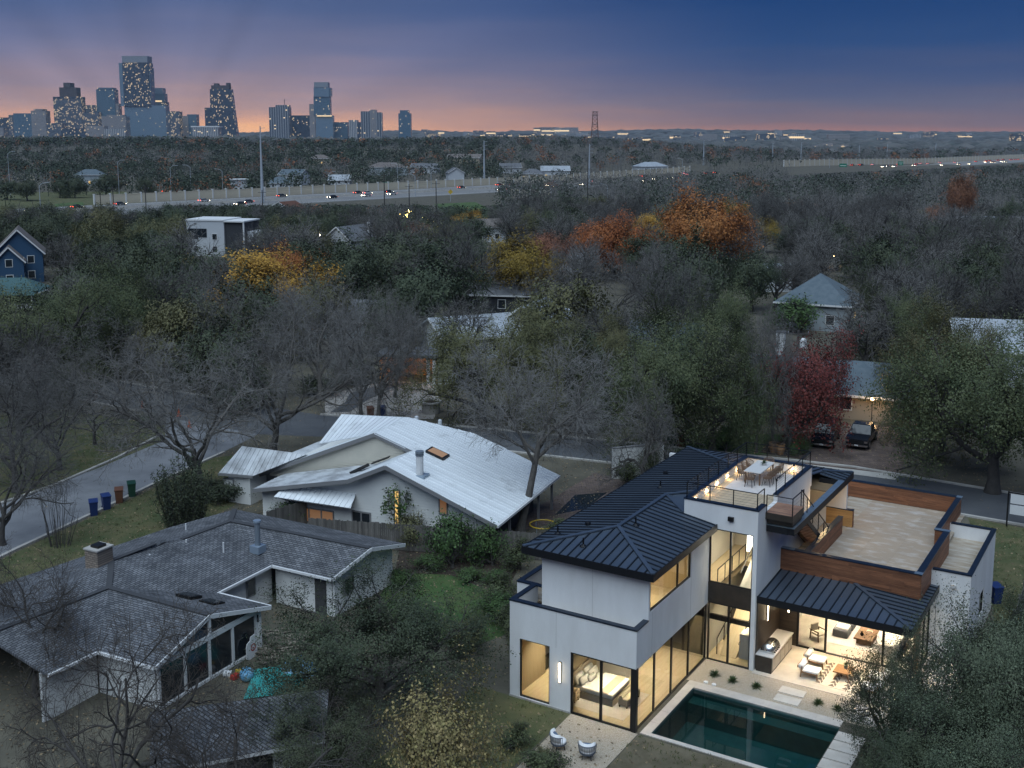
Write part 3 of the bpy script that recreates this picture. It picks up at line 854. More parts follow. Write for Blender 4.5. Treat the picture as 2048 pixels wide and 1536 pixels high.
# stair hall
P('interior_wall', MB().box(-0.25, -0.1, 9.14, 18.1, 0.03, 3.4).box(-1.2, -1.1, 9.14, 18.1, 4.0, 7.6), 'plaster'); P('interior_wall', MB().box(-1.1, 2.43, 16.0, 16.1, 0.03, 7.6), 'plaster')
P('floor', MB().box(-1.1, 0.35, 9.14, 16.0, 3.7, 4.0).box(0.35, 2.43, 13.8, 16.0, 3.7, 4.0), 'oak_floor')
P('ceiling', MB().box(-1.1, 2.43, 9.2, 16.0, 7.45, 7.5), 'plaster')
sr = MB().bar((0.36, 9.4, 5.0), (0.36, 13.8, 5.0), .04).bar((0.36, 9.4, 4.06), (0.36, 13.8, 4.06), .03)
for k in range(5): sr.bar((0.36, 9.4 + k * 1.1, 4.0), (0.36, 9.4 + k * 1.1, 5.0), .04)
P('interior_railing', sr, 'rail')
sr = MB().bar((0.36, 9.6, 1.0), (0.36, 13.8, 2.6), .04)
for k in range(5): sr.bar((0.36, 9.6 + k * 1.05, 0.1 + k * .4), (0.36, 9.6 + k * 1.05, 1.0 + k * .4), .04)
P('interior_railing', sr, 'rail')
P('stair_flight', MB().wedge([(0.5, 9.7, 0.05), (1.4, 9.7, 0.05), (1.4, 15.0, 3.9), (0.5, 15.0, 3.9)], (0, 0, -.25)), 'oak_floor')
P('stair_soffit', MB().wedge([(1.45, 9.8, 4.1), (2.38, 9.8, 4.1), (2.38, 14.0, 6.3), (1.45, 14.0, 6.3)], (0, 0, -.25)).box(1.5, 2.38, 9.9, 13.0, 0.04, 1.4), 'plaster')
P('handrail', MB().bar((1.5, 9.8, 4.9), (1.5, 14.0, 7.1), .045).bar((1.55, 9.7, 0.9), (1.55, 12.8, 2.4), .045), 'rail')
# upper room
P('floor', MB().box(-5.63, -0.22, 1.52, 9.0, 4.2, 4.32), 'oak_floor'); P('ceiling', MB().box(-5.63, -0.22, 1.52, 9.0, ZF - .06, ZF), 'plaster')
P('interior_wall', MB().box(-3.6, -3.5, 1.52, 9.0, 4.32, ZF - .06), 'plaster'); P('interior_wall', MB().box(-3.5, -0.22, 7.2, 7.3, 4.32, ZF - .06), 'oak_panel')
P('wardrobe_front', MB().box(-3.5, -3.46, 2.0, 3.4, 4.35, 6.9).box(-3.5, -3.46, 3.45, 4.9, 4.35, 6.9), 'oak_panel')
# living room back
P('interior_wall', MB().box(2.65, 10.1, 21.0, 21.1, 0.04, 3.76).box(2.655, 2.75, 13.05, 21.0, 0.04, 3.76), 'plaster')
# shells that close the volumes
P('wall', MB().box(9.9, 10.08, 15.85, 21.0, -0.1, 3.9), 'stucco')


# ---- lamps of the lit rooms
def room_light(u, v, z, w, d, power, col=(1.0, 0.84, 0.58), name='downlight'):
    """a field of small recessed downlights"""
    n, m_ = max(1, round(w / 1.3)), max(1, round(d / 1.3))
    for i in range(n):
        for j in range(m_):
            l = bpy.data.lights.new(name, 'AREA'); l.shape = 'DISK'; l.size = .16; l.energy = .48 * power / (n * m_); l.color = col; l.spread = R(112)
            o = bpy.data.objects.new(name, l); COL.objects.link(o); o.parent = MH; o.location = (u - w / 2 + w * (i + .5) / n, v - d / 2 + d * (j + .5) / m_, z)


room_light(-2.0, 2.2, 3.2, 2.6, 2.6, 85); room_light(-1.4, 6.6, 3.2, 1.6, 3.5, 75); room_light(-5.5, 2.2, 3.2, 1.4, 2.5, 60)
room_light(-1.9, 4.2, ZF - .1, 2.4, 3.6, 95); room_light(0.9, 12.0, 7.4, 1.6, 4.5, 120, (1.0, .86, .62)); room_light(1.4, 11.5, 3.6, 1.4, 3.5, 55)
room_light(6.4, 16.5, 3.7, 5.0, 4.5, 330, (1.0, .86, .64)); room_light(6.6, 10.9, 3.68, 5.5, 2.2, 190, (1.0, .80, .52)); room_light(10.27, 13.0, 3.66, .2, 4.5, 14)
for u, v, z, p in ((3.3, 22.6, 6.6, 26), (3.4, 18.6, 6.4, 30)):
    l = bpy.data.lights.new('stair_lamp', 'POINT'); l.energy = p; l.color = (1.0, .68, .32); l.shadow_soft_size = .12
    o = bpy.data.objects.new('stair_lamp', l); COL.objects.link(o); o.parent = MH; o.location = (u, v, z)
# sconces and step lights
sc = P('sconce', MB().box(-4.1, -3.98, -0.07, 0.0, 1.5, 2.56), 'rail'); P('light_tube', MB().box(-4.08, -4.0, -0.11, -0.07, 1.54, 2.52), 'lamp_warm', sc)
sc = P('sconce', MB().box(3.2, 3.3, 12.83, 12.9, 1.9, 3.3), 'rail'); P('light_tube', MB().box(3.21, 3.29, 12.80, 12.83, 1.95, 3.25), 'lamp_warm', sc)
sc = P('sconce', MB().box(2.72, 2.78, 10.6, 10.68, 2.2, 3.2), 'rail'); P('light_tube', MB().box(2.78, 2.81, 10.6, 10.68, 2.22, 3.18), 'lamp_warm', sc)
for u, v, du, dv in [(-1.23, 9.9, 1, 0), (-1.23, 11.5, 1, 0), (-1.23, 13.1, 1, 0), (-1.23, 14.7, 1, 0), (-1.23, 16.3, 1, 0), (1.6, 18.1, 0, -1), (-.2, 18.1, 0, -1)]:
    P('step_light', MB().box(u - .04 + du * .04, u + .04 + du * .04, v - .04 + dv * .04, v + .04 + dv * .04, 8.5, 8.56), 'lamp_amber')
    l = bpy.data.lights.new('step_lamp', 'POINT'); l.energy = 2.2; l.color = (1, .66, .32); l.shadow_soft_size = .03
    o = bpy.data.objects.new('step_lamp', l); COL.objects.link(o); o.parent = MH; o.location = (u + du * .14, v + dv * .14, 8.47)
ch = thing('chandelier', 'cluster of glowing vertical tubes hanging in the stair hall', 'chandelier', H2W(2.0, 10.0, 5.9), HAZ)
MB().box(-.35, .35, -.25, .25, 1.47, 1.52).build('canopy_plate', 'rail', ch)
rr = random.Random(3)
for i in range(11):
    x, y = rr.uniform(-.3, .3), rr.uniform(-.2, .2); z = rr.uniform(0.0, .5)
    t = MB().tube([(x, y, z), (x, y, z + .85)], .028, 8).build('glass_tube', 'lamp_white', ch)
    MB().tube([(x, y, z + .85), (x, y, 1.5)], .005, 4).build('wire', 'rail', t)

# ================================================================== pool and terrace
shell = MB()
u0, u1, v0, v1 = POOL_U[0], POOL_U[1], POOL_V[0], POOL_V[1]
shell.add([(u0, v0, 0), (u1, v0, 0), (u1, v1, 0), (u0, v1, 0), (u0, v0, -1.5), (u1, v0, -1.5), (u1, v1, -1.5), (u0, v1, -1.5)], [(4, 5, 6, 7), (0, 4, 7, 3), (1, 2, 6, 5), (0, 1, 5, 4), (3, 7, 6, 2)])
pool = thing('swimming_pool', 'rectangular swimming pool with pale coping and dark teal water', 'pool', HO, HAZ)
shell.build('basin', 'pool_tile', pool)
MB().box(u0 + .01, u1 - .01, v1 - .75, v1 - .01, -1.49, -.45).build('bench_step', 'pool_tile', pool)
wm = bpy.data.materials.new('water'); wm.use_nodes = True
N, L = wm.node_tree.nodes, wm.node_tree.links; N.remove(N['Principled BSDF'])
tr = N.new('ShaderNodeBsdfTransparent'); tr.inputs[0].default_value = (0.42, 0.70, 0.70, 1)
glo = N.new('ShaderNodeBsdfGlossy'); glo.inputs['Roughness'].default_value = 0.015
fr = N.new('ShaderNodeFresnel'); fr.inputs['IOR'].default_value = 1.55
mx = N.new('ShaderNodeMixShader'); nzt = N.new('ShaderNodeTexNoise'); nzt.inputs['Scale'].default_value = 1.6; bp = N.new('ShaderNodeBump'); bp.inputs['Strength'].default_value = 0.012; bp.inputs['Distance'].default_value = .05
txc = N.new('ShaderNodeTexCoord'); L.new(txc.outputs['Object'], nzt.inputs['Vector'])
L.new(nzt.outputs['Fac'], bp.inputs['Height']); L.new(bp.outputs[0], glo.inputs['Normal'])
L.new(fr.outputs[0], mx.inputs[0]); L.new(tr.outputs[0], mx.inputs[1]); L.new(glo.outputs[0], mx.inputs[2]); L.new(mx.outputs[0], N['Material Output'].inputs[0])
MATS['water'] = wm
MB().add([(u0, v0, -.12), (u1, v0, -.12), (u1, v1, -.12), (u0, v1, -.12)], [(0, 1, 2, 3)]).build('water_surface', 'water', pool)
for b_, n in (((0.2, u0, 0.1, 6.22), 5), ((u0, 8.14, v1, 6.22), 6), ((u0, 8.14, 0.1, v0), 6)):
    if b_[1] - b_[0] > b_[3] - b_[2]:
        s_ = (b_[1] - b_[0]) / n
        for i in range(n): MB().box(b_[0] + i * s_ + .004, b_[0] + (i + 1) * s_ - .004, b_[2], b_[3], -.06, .035).build('coping_stone', 'coping', pool)
    else:
        s_ = (b_[3] - b_[2]) / n
        for i in range(n): MB().box(b_[0], b_[1] - .002, b_[2] + i * s_ + .004, b_[2] + (i + 1) * s_ - .004, -.06, .034).build('coping_stone', 'coping', pool)
hsh = lambda pts: [tuple(H2W(u, v))[:2] for u, v in pts]
sheet('gravel_bed', hsh([(0.02, 6.2), (12, 6.2), (12, 8.62), (0.02, 8.95)]), 0.012, 'gravel_warm', 'tan gravel bed with yuccas between pool and patio', 'gravel bed')
sheet('gravel_patio', hsh([(-3.45, -0.02), (0.15, -0.02), (0.15, -6.5), (-3.2, -6.5)]), 0.016, 'gravel_warm', 'small gravel patio outside the bedroom door', 'gravel patio')
sheet('paving', hsh([(10.2, 8.6), (13, 8.6), (13, 15.6), (10.2, 15.6)]), 0.018, 'limestone', 'limestone paving along the glass corner of the living room')
patio = tag(MB().box(2.66, 10.55, 8.62, 13.05, -.1, .04).build('patio_slab', 'limestone', None, False, HO, HAZ), 'pale limestone patio slab under the canopy', 'patio', kind='structure')
for i, (a, b_, c, d) in enumerate([(4.5, 5.78, 7.4, 8.1), (4.55, 5.8, 6.45, 7.18), (8.25, 9.6, 7.4, 8.1), (8.25, 9.6, 6.45, 7.18)]):
    nm = ['stepping slab of the middle pair nearest the patio', 'stepping slab of the middle pair nearest the pool', 'stepping slab beside the oak, nearest the patio', 'stepping slab beside the oak, nearest the pool'][i]
    tag(MB().box(a - 5, b_ - 5, c - 7, d - 7, -.02, .05).build('stepping_stone', 'paver_pale', None, False, H2W(5, 7), HAZ), 'pale rectangular ' + nm, 'stepping stone', 'stepping slabs in the gravel bed')
for i, v in enumerate((4.72, 3.82, 2.92, 2.02, 1.12, .22)):
    o = ['first', 'second', 'third', 'fourth', 'fifth', 'sixth'][i]
    tag(MB().box(-.65, .65, -.40, .40, -.06, .055).build('stepping_stone', 'paver_pale', None, False, H2W(8.85, v), HAZ), 'large white slab at the pool end, %s from the gravel bed' % o, 'stepping stone', 'large slabs at the pool end')
# ================================================================== furniture and small things of the modern house
def hthing(name, label, cat, u, v, z=0.04, rz=0.0, group=None): return thing(name, label, cat, H2W(u, v, z), HAZ + rz, group)


oc = hthing('outdoor_kitchen', 'dark outdoor kitchen counter with pale stone top by the timber wall', 'counter', 2.74, 9.0)
MB().box(0.02, .86, 0.0, 3.5, 0, .88).build('cabinet', 'bronze_panel', oc)
MB().box(-.01, .92, -.03, 3.55, .882, .93).build('countertop', 'stone_top', oc)
for a, b in ((.15, 1.35), (1.42, 2.1), (2.15, 2.8), (2.85, 3.4)):
    d = MB().box(.86, .885, a, b, .1, .8).build('cabinet_door', 'limestone', oc)
    MB().bar((.90, a + .1, .74), (.90, b - .1, .74), .02).build('handle', 'steel', d)
gr = hthing('grill', 'stainless steel barbecue grill set into the outdoor counter', 'grill', 2.85, 9.35, .972)
MB().box(0, .74, 0, 1.1, 0, .1).build('body', 'steel', gr)
hd = MB()
for i in range(9):
    pass
prof = [(.36 - .36 * math.cos(math.pi * i / 10), .1 + .34 * math.sin(math.pi * i / 10)) for i in range(11)]
hd.add([(x, 0.02, z) for x, z in prof] + [(x, 1.08, z) for x, z in prof], [(i, i + 1, 12 + i, 11 + i) for i in range(10)] + [tuple(range(10, -1, -1)), tuple(range(11, 22))])
hh = hd.build('hood', 'steel', gr, True); MB().bar((.74, .15, .22), (.74, .95, .22), .03).build('handle', 'steel', hh)
for k in range(4): MB().tube([(.74, .2 + k * .22, .05), (.78, .2 + k * .22, .05)], .03, 8).build('knob', 'black_metal', gr)


def lounger(label, u, v, rz, src=None):
    if src is not None:
        c = copy_tree(src); c.location = H2W(u, v, .05); c.rotation_euler = (0, 0, HAZ + rz); c['label'] = label; return c
    t = hthing('lounge_chair', label, 'chair', u, v, .05, rz, 'teak lounge chairs on the patio')
    for x in (-.42, .42):
        for y in (-.36, .36): MB().bar((x * (1.05), y, 0), (x * .9, y, .36 if x > 0 else .62), .055).build('leg', 'teak', t)
    fr = MB().box(-.42, .42, -.38, -.33, .26, .31).box(-.42, .42, .33, .38, .26, .31)
    for k in range(6): fr.box(-.38 + k * .15, -.32 + k * .15, -.33, .33, .27, .30)
    fr.build('frame', 'teak', t)
    bevel_box(-.36, .46, -.35, .35, .31, .45, .05).build('seat_cushion', 'cushion_white', t)
    c = MB().tube([(-.43, -.36, .60), (-.43, .36, .60)], .15, 12).build('back_cushion', 'cushion_white', t, True)
    MB().box(-.62, -.58, -.38, .38, .5, .62).build('backrest', 'teak', t)
    return t


lc = lounger('white cushioned teak lounge chair nearest the gravel bed, facing the table', 5.45, 9.85, 0)
lounger('white cushioned teak lounge chair nearest the grill wall and glass door', 5.35, 11.25, 0, lc)
lounger('white cushioned teak chair half hidden behind the oak leaves', 8.6, 9.6, math.pi, lc)
lounger('white cushioned teak chair at the patio end under the oak branches', 8.6, 11.0, math.pi, lc)
ct = hthing('coffee_table', 'low square teak patio table with splayed legs', 'table', 6.95, 10.6, .05)
bevel_box(-.45, .45, -.5, .5, .4, .46, .015).build('tabletop', 'teak', ct)
for x in (-1, 1):
    for y in (-1, 1): MB().bar((x * .4, y * .44, 0), (x * .15, y * .2, .4), .05).build('leg', 'teak', ct)
pp = hthing('potted_plant', 'small potted plant standing on the teak patio table', 'plant', 7.0, 10.75, .51)
MB().lathe([(.08, 0), (.11, .16)], 10).build('pot', 'grey_fabric', pp)


def leaf_tuft(n, ln, w, seed, droop=.6, up=.7):
    rr = random.Random(seed); mb = MB()
    for i in range(n):
        a = rr.uniform(0, 2 * math.pi); e = rr.uniform(.15, 1.35); l = ln * rr.uniform(.7, 1.1)
        d = Vector((math.cos(a) * math.cos(e), math.sin(a) * math.cos(e), math.sin(e))); s = Vector((-math.sin(a), math.cos(a), 0)) * w
        p0 = Vector((0, 0, .02)); p1 = d * l * .55; p2 = d * l + Vector((0, 0, -droop * l * math.cos(e) * .35))
        mb.add([p0 - s * .6, p0 + s * .6, p1 + s, p1 - s, p2], [(0, 1, 2, 3), (3, 2, 4)])
    return mb


leaf_tuft(26, .3, .02, 1).xf(Matrix.Translation((0, 0, .15))).build('foliage', 'leaf_yucca', pp)
rug = hthing('patio_rug', 'cream patio rug with rows of dark triangles', 'rug', 7.0, 10.65, .045)
MB().box(-1.3, 1.3, -1.45, 1.45, 0, .012).build('weave', 'rug_cream', rug)
for col in (-1.05, -.35, .35, 1.05):
    pt = MB()
    for k in range(7):
        y = -1.35 + k * .385
        pt.add([(col - .17, y, .0145), (col + .17, y, .0145), (col, y + .33, .0145)], [(0, 1, 2)])
        pt.add([(col + .04, y + .37, .0145), (col + .2, y + .05, .0145), (col + .2, y + .37, .0145)], [(0, 1, 2)])
    pt.build('triangle_row', 'rug_dark', rug)
# yuccas and path lights
tuft = [leaf_tuft(90, .42, .018, s).mesh('foliage', 'leaf_yucca') for s in (11, 12, 13)]
pos = ['nearest the bedroom glazing', 'second from the bedroom glazing', 'third from the bedroom glazing, by the stone pair', 'right of the middle stepping slabs', 'nearest the oak by the pool']
for i, (u, v) in enumerate([(1.13, 7.35), (2.16, 7.2), (3.44, 7.25), (6.61, 7.2), (7.56, 7.15)]):
    t = hthing('yucca', 'small spiky yucca in the gravel bed, ' + pos[i], 'plant', u, v, .01, i, 'yuccas in the gravel bed')
    link('foliage', tuft[i % 3], t)
    MB().lathe([(.05, 0), (.03, .12)], 8).build('stem', 'leaf_yucca', t)
for i, (u, v) in enumerate([(1.0, 6.42), (1.45, 6.4)]):
    tag(MB().lathe([(.12, 0), (.12, .05), (.08, .07)], 12).build('deck_drain', 'cushion_white', None, False, H2W(u, v, .012)), ['white round lid in the gravel bed nearer the bedroom', 'white round lid in the gravel bed nearer the pool steps'][i], 'lid', 'round lids by the pool')


def round_chair(label, u, v, rz, src=None):
    if src is not None:
        c = copy_tree(src); c.location = H2W(u, v, .016); c.rotation_euler = (0, 0, HAZ + rz); c['label'] = label; return c
    t = hthing('tub_chair', label, 'chair', u, v, .016, rz, 'tub chairs on the gravel patio')
    for k in range(4):
        a = math.pi / 4 + k * math.pi / 2
        MB().bar((.3 * math.cos(a), .3 * math.sin(a), 0), (.24 * math.cos(a), .24 * math.sin(a), .3), .03).build('leg', 'black_metal', t)
    MB().lathe([(.26, .28), (.36, .30), (.36, .34)], 16).build('seat_base', 'rope_grey', t)
    bk = MB()
    for k in range(17):
        a = math.pi * .5 + math.pi * (k / 16) * 1.0 + 0
        for r0, r1 in ((.37, .43),): bk.bar((r0 * math.cos(a), r0 * math.sin(a), .3), (r1 * math.cos(a), r1 * math.sin(a), .74), .014)
    bk.build('backrest', 'rope_grey', t)
    ri = [(.43 * math.cos(math.pi * .5 + math.pi * k / 16), .43 * math.sin(math.pi * .5 + math.pi * k / 16), .75) for k in range(17)]
    MB().tube(ri, .022, 6).build('top_rail', 'rope_grey', t)
    MB().lathe([(.30, .34), (.345, .38), (.345, .44), (.28, .48)], 16).build('seat_cushion', 'cushion_white', t, True)
    mb = MB(); n = 9
    for k in range(n + 1):
        a = math.pi * .56 + math.pi * .88 * k / n
        for r, z in ((.24, .47), (.36, .47), (.40, .86), (.28, .84)): mb.v.append((r * math.cos(a), r * math.sin(a), z))
    for k in range(n):
        for j in range(4): mb.f.append((k * 4 + j, k * 4 + (j + 1) % 4, k * 4 + 4 + (j + 1) % 4, k * 4 + 4 + j))
    mb.f += [(3, 2, 1, 0), (n * 4, n * 4 + 1, n * 4 + 2, n * 4 + 3)]
    mb.build('back_cushion', 'cushion_white', t, True)
    bevel_box(-.22, -.08, -.2, .2, .48, .82, .05).build('throw_pillow', 'blue_fabric', t)
    return t


rc = round_chair('grey rope tub chair with white cushion on the gravel patio, farther from the pool', -2.4, -3.1, .9)
round_chair('grey rope tub chair with white cushion on the gravel patio, nearer the pool', -0.92, -3.1, 1.9, rc)
# ---- roof deck dining set
drug = hthing('deck_rug', 'pale rug under the roof deck dining table', 'rug', .55, 15.3, DZ)
MB().box(-1.35, 1.35, -2.2, 2.2, 0, .012).build('weave', 'rug_pale', drug)
MB().box(-1.35, 1.35, -2.23, -2.2, 0, .008).box(-1.35, 1.35, 2.2, 2.23, 0, .008).build('fringe', 'rug_cream', drug)
dt = hthing('dining_table', 'long pale dining table on the roof deck', 'table', .35, 15.7, DZ + .012)
bevel_box(-.5, .5, -1.25, 1.25, .70, .76, .015).build('tabletop', 'stone_top', dt)
for x in (-.42, .42):
    for y in (-1.15, 1.15): MB().box(x - .035, x + .035, y - .035, y + .035, 0, .70).build('leg', 'walnut', dt)


def dchair(label, u, v, rz, src=None):
    if src is not None:
        c = copy_tree(src); c.location = H2W(u, v, DZ + .012); c.rotation_euler = (0, 0, HAZ + rz); c['label'] = label; return c
    t = hthing('dining_chair', label, 'chair', u, v, DZ + .012, rz, 'woven dining chairs on the roof deck')
    for x in (-1, 1):
        for y in (-1, 1): MB().bar((x * .24, y * .22, 0), (x * .17, y * .16, .44), .025).build('leg', 'black_metal', t)
    MB().lathe([(.20, .42), (.26, .44), (.25, .48), (.18, .47)], 14).build('seat', 'wicker', t)
    b = MB()
    for k in range(21):
        a = math.pi * .42 + math.pi * 1.16 * k / 20; top = .66 + .18 * math.sin(math.pi * k / 20)
        b.bar((.25 * math.cos(a), .25 * math.sin(a), .45), (.31 * math.cos(a), .31 * math.sin(a), top), .016)
    for zz in (.56, .66, .74):
        b.tube([(.29 * math.cos(math.pi * .42 + math.pi * 1.16 * k / 16), .29 * math.sin(math.pi * .42 + math.pi * 1.16 * k / 16), zz * (.9 + .1 * math.sin(math.pi * k / 16))) for k in range(17)], .010, 4)
    b.tube([(.31 * math.cos(math.pi * .42 + math.pi * 1.16 * k / 20), .31 * math.sin(math.pi * .42 + math.pi * 1.16 * k / 20), .66 + .18 * math.sin(math.pi * k / 20)) for k in range(21)], .02, 5)
    b.build('backrest', 'wicker', t)
    return t


dc = dchair('woven dining chair at the near end of the roof deck table', .35, 14.1, math.pi / 2)
for n, u, v, rz in (('at the far end of the roof deck table', .35, 17.3, -math.pi / 2), ('on the stair side of the table, nearest the landing', 1.15, 14.75, math.pi), ('on the stair side of the table, second from the landing', 1.15, 15.4, math.pi),
                    ('on the stair side of the table, third from the landing', 1.15, 16.05, math.pi), ('on the stair side of the table, farthest from the landing', 1.15, 16.7, math.pi),
                    ('on the metal roof side of the table, nearest the front railing', -.45, 15.0, 0), ('on the metal roof side of the table, middle', -.45, 15.75, 0), ('on the metal roof side of the table, farthest back', -.45, 16.5, 0)):
    dchair('woven dining chair ' + n, u, v, rz, dc)
tp = hthing('potted_plant', 'small green plant in a pale bowl on the roof deck table', 'plant', .5, 16.05, DZ + .775)
MB().lathe([(.09, 0), (.14, .12), (.13, .14)], 12).build('pot', 'plant_pot', tp)
leaf_tuft(40, .26, .03, 6).xf(Matrix.Translation((0, 0, .1))).build('foliage', 'leaf_yucca', tp)
tc_ = hthing('armchair', 'white cushioned armchair below the beam beside the outdoor stair', 'chair', 1.95, 24.9, 4.46, 1.2)
for x in (-.3, .3):
    for y in (-.32, .32): MB().bar((x, y, 0), (x, y, .55), .05).build('leg', 'teak', tc_)
MB().box(-.35, .35, -.36, -.31, .5, .56).box(-.35, .35, .31, .36, .5, .56).box(-.35, .35, -.3, .3, .24, .29).build('frame', 'teak', tc_)
bevel_box(-.32, .35, -.3, .3, .29, .44, .04).build('seat_cushion', 'cushion_white', tc_); bevel_box(-.4, -.26, -.3, .3, .44, .85, .05).build('back_cushion', 'cushion_white', tc_)
P('terrace_floor', MB().box(-1.0, 2.6, 22.1, 27.2, 4.3, 4.44), 'plywood')
# ---- living room
lr = hthing('area_rug', 'pale area rug in the lit living room', 'rug', 6.7, 15.9, .046)
MB().box(-1.9, 1.9, -1.6, 1.6, 0, .012).build('weave', 'rug_pale', lr); MB().box(-1.9, 1.9, -1.64, -1.6, 0, .006).build('fringe', 'rug_cream', lr)
ac = hthing('armchair', 'wooden framed armchair behind the left glass door', 'chair', 4.5, 14.4, .046, -.5)
for x in (-.3, .3):
    for y in (-.3, .3): MB().bar((x * 1.05, y, 0), (x * .9, y, .56), .045).build('leg', 'walnut', ac)
MB().box(-.34, .34, -.34, -.28, .54, .58).build('armrest', 'walnut', ac); MB().box(-.34, .34, .28, .34, .54, .58).build('armrest', 'walnut', ac)
bevel_box(-.28, .32, -.27, .27, .3, .42, .04).build('seat_cushion', 'linen_beige', ac); bevel_box(-.36, -.25, -.27, .27, .42, .85, .04).build('back_cushion', 'linen_beige', ac)
for nm, lab, u, v in (('ottoman', 'grey ottoman with a white throw in the living room, left one', 5.5, 15.6), ('ottoman', 'grey ottoman with a white throw in the living room, right one', 5.5, 16.7)):
    o_ = hthing(nm, lab, 'ottoman', u, v, .06, 0, 'grey ottomans in the living room')
    bevel_box(-.42, .42, -.42, .42, 0, .45, .06).build('base', 'grey_fabric', o_); bevel_box(-.3, .4, -.35, .35, .45, .58, .06).build('throw_pillow', 'cushion_white', o_)
wt = hthing('coffee_table', 'dark walnut block coffee table in the living room', 'table', 6.85, 15.6, .06)
bevel_box(-.5, .5, -.85, .85, .32, .4, .015).build('tabletop', 'walnut', wt); MB().box(-.38, .42, -.65, .65, 0, .32).build('base', 'walnut', wt)
vs = hthing('vase', 'vase of dried stems on the walnut table', 'vase', 6.7, 15.2, .462)
MB().lathe([(.06, 0), (.1, .1), (.05, .22), (.06, .25)], 12).build('body', 'glass_dark', vs, True); leaf_tuft(16, .55, .012, 9, .2).xf(Matrix.Translation((0, 0, .2))).build('dried_stems', 'teak', vs)
bk = hthing('book_stack', 'small white tray and books on the walnut table', 'books', 6.95, 15.95, .462)
MB().box(-.15, .15, -.11, .11, 0, .04).build('book', 'cushion_white', bk); MB().box(-.12, .12, -.09, .09, .042, .07).build('book', 'linen_beige', bk)
so = hthing('sofa', 'white ribbed sofa side at the right of the open doorway', 'sofa', 8.35, 15.5, .06)
bevel_box(-.5, .5, -1.3, 1.3, 0, .42, .05).build('base', 'linen', so); bevel_box(.28, .52, -1.3, 1.3, .4, .8, .06).build('backrest', 'linen', so)
for y in (-1.3, 1.06): bevel_box(-.5, .3, y, y + .24, .4, .62, .05).build('armrest', 'linen', so)
for y in (-1.0, -.33, .34): bevel_box(-.46, .28, y, y + .64, .42, .56, .05).build('seat_cushion', 'linen', so)
cs = hthing('console', 'long walnut console against the living room back wall', 'console', 6.4, 20.7, .05)
MB().box(-1.4, 1.4, -.2, .2, .15, .75).build('body', 'walnut', cs)
for x in (-1.2, 1.2): MB().box(x - .03, x + .03, -.15, .15, 0, .15).build('leg', 'black_metal', cs)
# ---- bedroom
br = hthing('bedroom_rug', 'pale rug under the bed', 'rug', -2.4, 2.3, .031)
MB().box(-1.5, 1.45, -1.6, 1.4, 0, .012).build('weave', 'rug_pale', br); MB().box(-1.5, 1.45, -1.64, -1.6, 0, .006).build('fringe', 'rug_cream', br)
bed = hthing('bed', 'bed with white linen and cream pillows behind the sliding door', 'bed', -3.05, 2.55, .044)
MB().box(-1.1, 1.1, -1.0, 1.0, .0, .34).build('bed_frame', 'linen_beige', bed)
bevel_box(-1.05, 1.05, -.95, .95, .34, .58, .06).build('mattress', 'linen', bed)
bevel_box(-.35, 1.1, -1.03, 1.03, .5, .64, .05).build('duvet', 'linen', bed); bevel_box(.4, .85, -1.04, 1.04, .64, .67, .012).build('blanket', 'linen_beige', bed)
MB().box(-1.22, -1.1, -1.1, 1.1, 0, 1.25).build('headboard', 'linen_beige', bed)
for i, (y, x, hgt) in enumerate(((-.55, -.9, .5), (.45, -.9, .5), (-.5, -.68, .4), (.45, -.68, .4), (-.02, -.5, .3))):
    pb = bevel_box(-.10, .10, -.42 if i < 4 else -.35, .42 if i < 4 else .35, 0, hgt, .08)
    pb.xf(Matrix.Translation((x, y, .60)) @ Matrix.Rotation(-.35, 4, 'Y')); pb.build('pillow', 'linen', bed, True)
bn = hthing('bed_bench', 'beige upholstered bench at the foot of the bed', 'bench', -1.5, 2.5, .044)
bevel_box(-.26, .26, -.75, .75, .1, .48, .05).build('seat', 'linen_beige', bn); MB().tube([(-.1, -.76, .52), (-.1, .76, .52)], .1, 10).build('bolster', 'linen_beige', bn)
for x in (-.2, .2):
    for y in (-.68, .68): MB().box(x - .03, x + .03, y - .03, y + .03, 0, .1).build('leg', 'walnut', bn)
ns = hthing('nightstand', 'light oak nightstand beside the bed', 'nightstand', -3.95, 1.15, .044)
MB().box(-.25, .25, -.25, .25, .1, .6).build('body', 'oak_panel', ns)
for z in (.14, .37): d_ = MB().box(.25, .265, -.22, .22, z, z + .2).build('drawer', 'oak_floor', ns); MB().box(.265, .28, -.06, .06, z + .1, z + .115).build('handle', 'black_metal', d_)
for x in (-.2, .2):
    for y in (-.2, .2): MB().box(x - .02, x + .02, y - .02, y + .02, 0, .1).build('leg', 'walnut', ns)
tl = hthing('table_lamp', 'pendant ball lamp hanging in the hall behind the glazing', 'lamp', -1.4, 7.4, 1.7)
MB().lathe([(.02, 0), (.1, .05), (.13, .13), (.1, .21), (.02, .26)], 12).build('globe', 'lamp_white', tl, True); MB().tube([(0, 0, .26), (0, 0, 1.55)], .006, 4).build('wire', 'rail', tl)
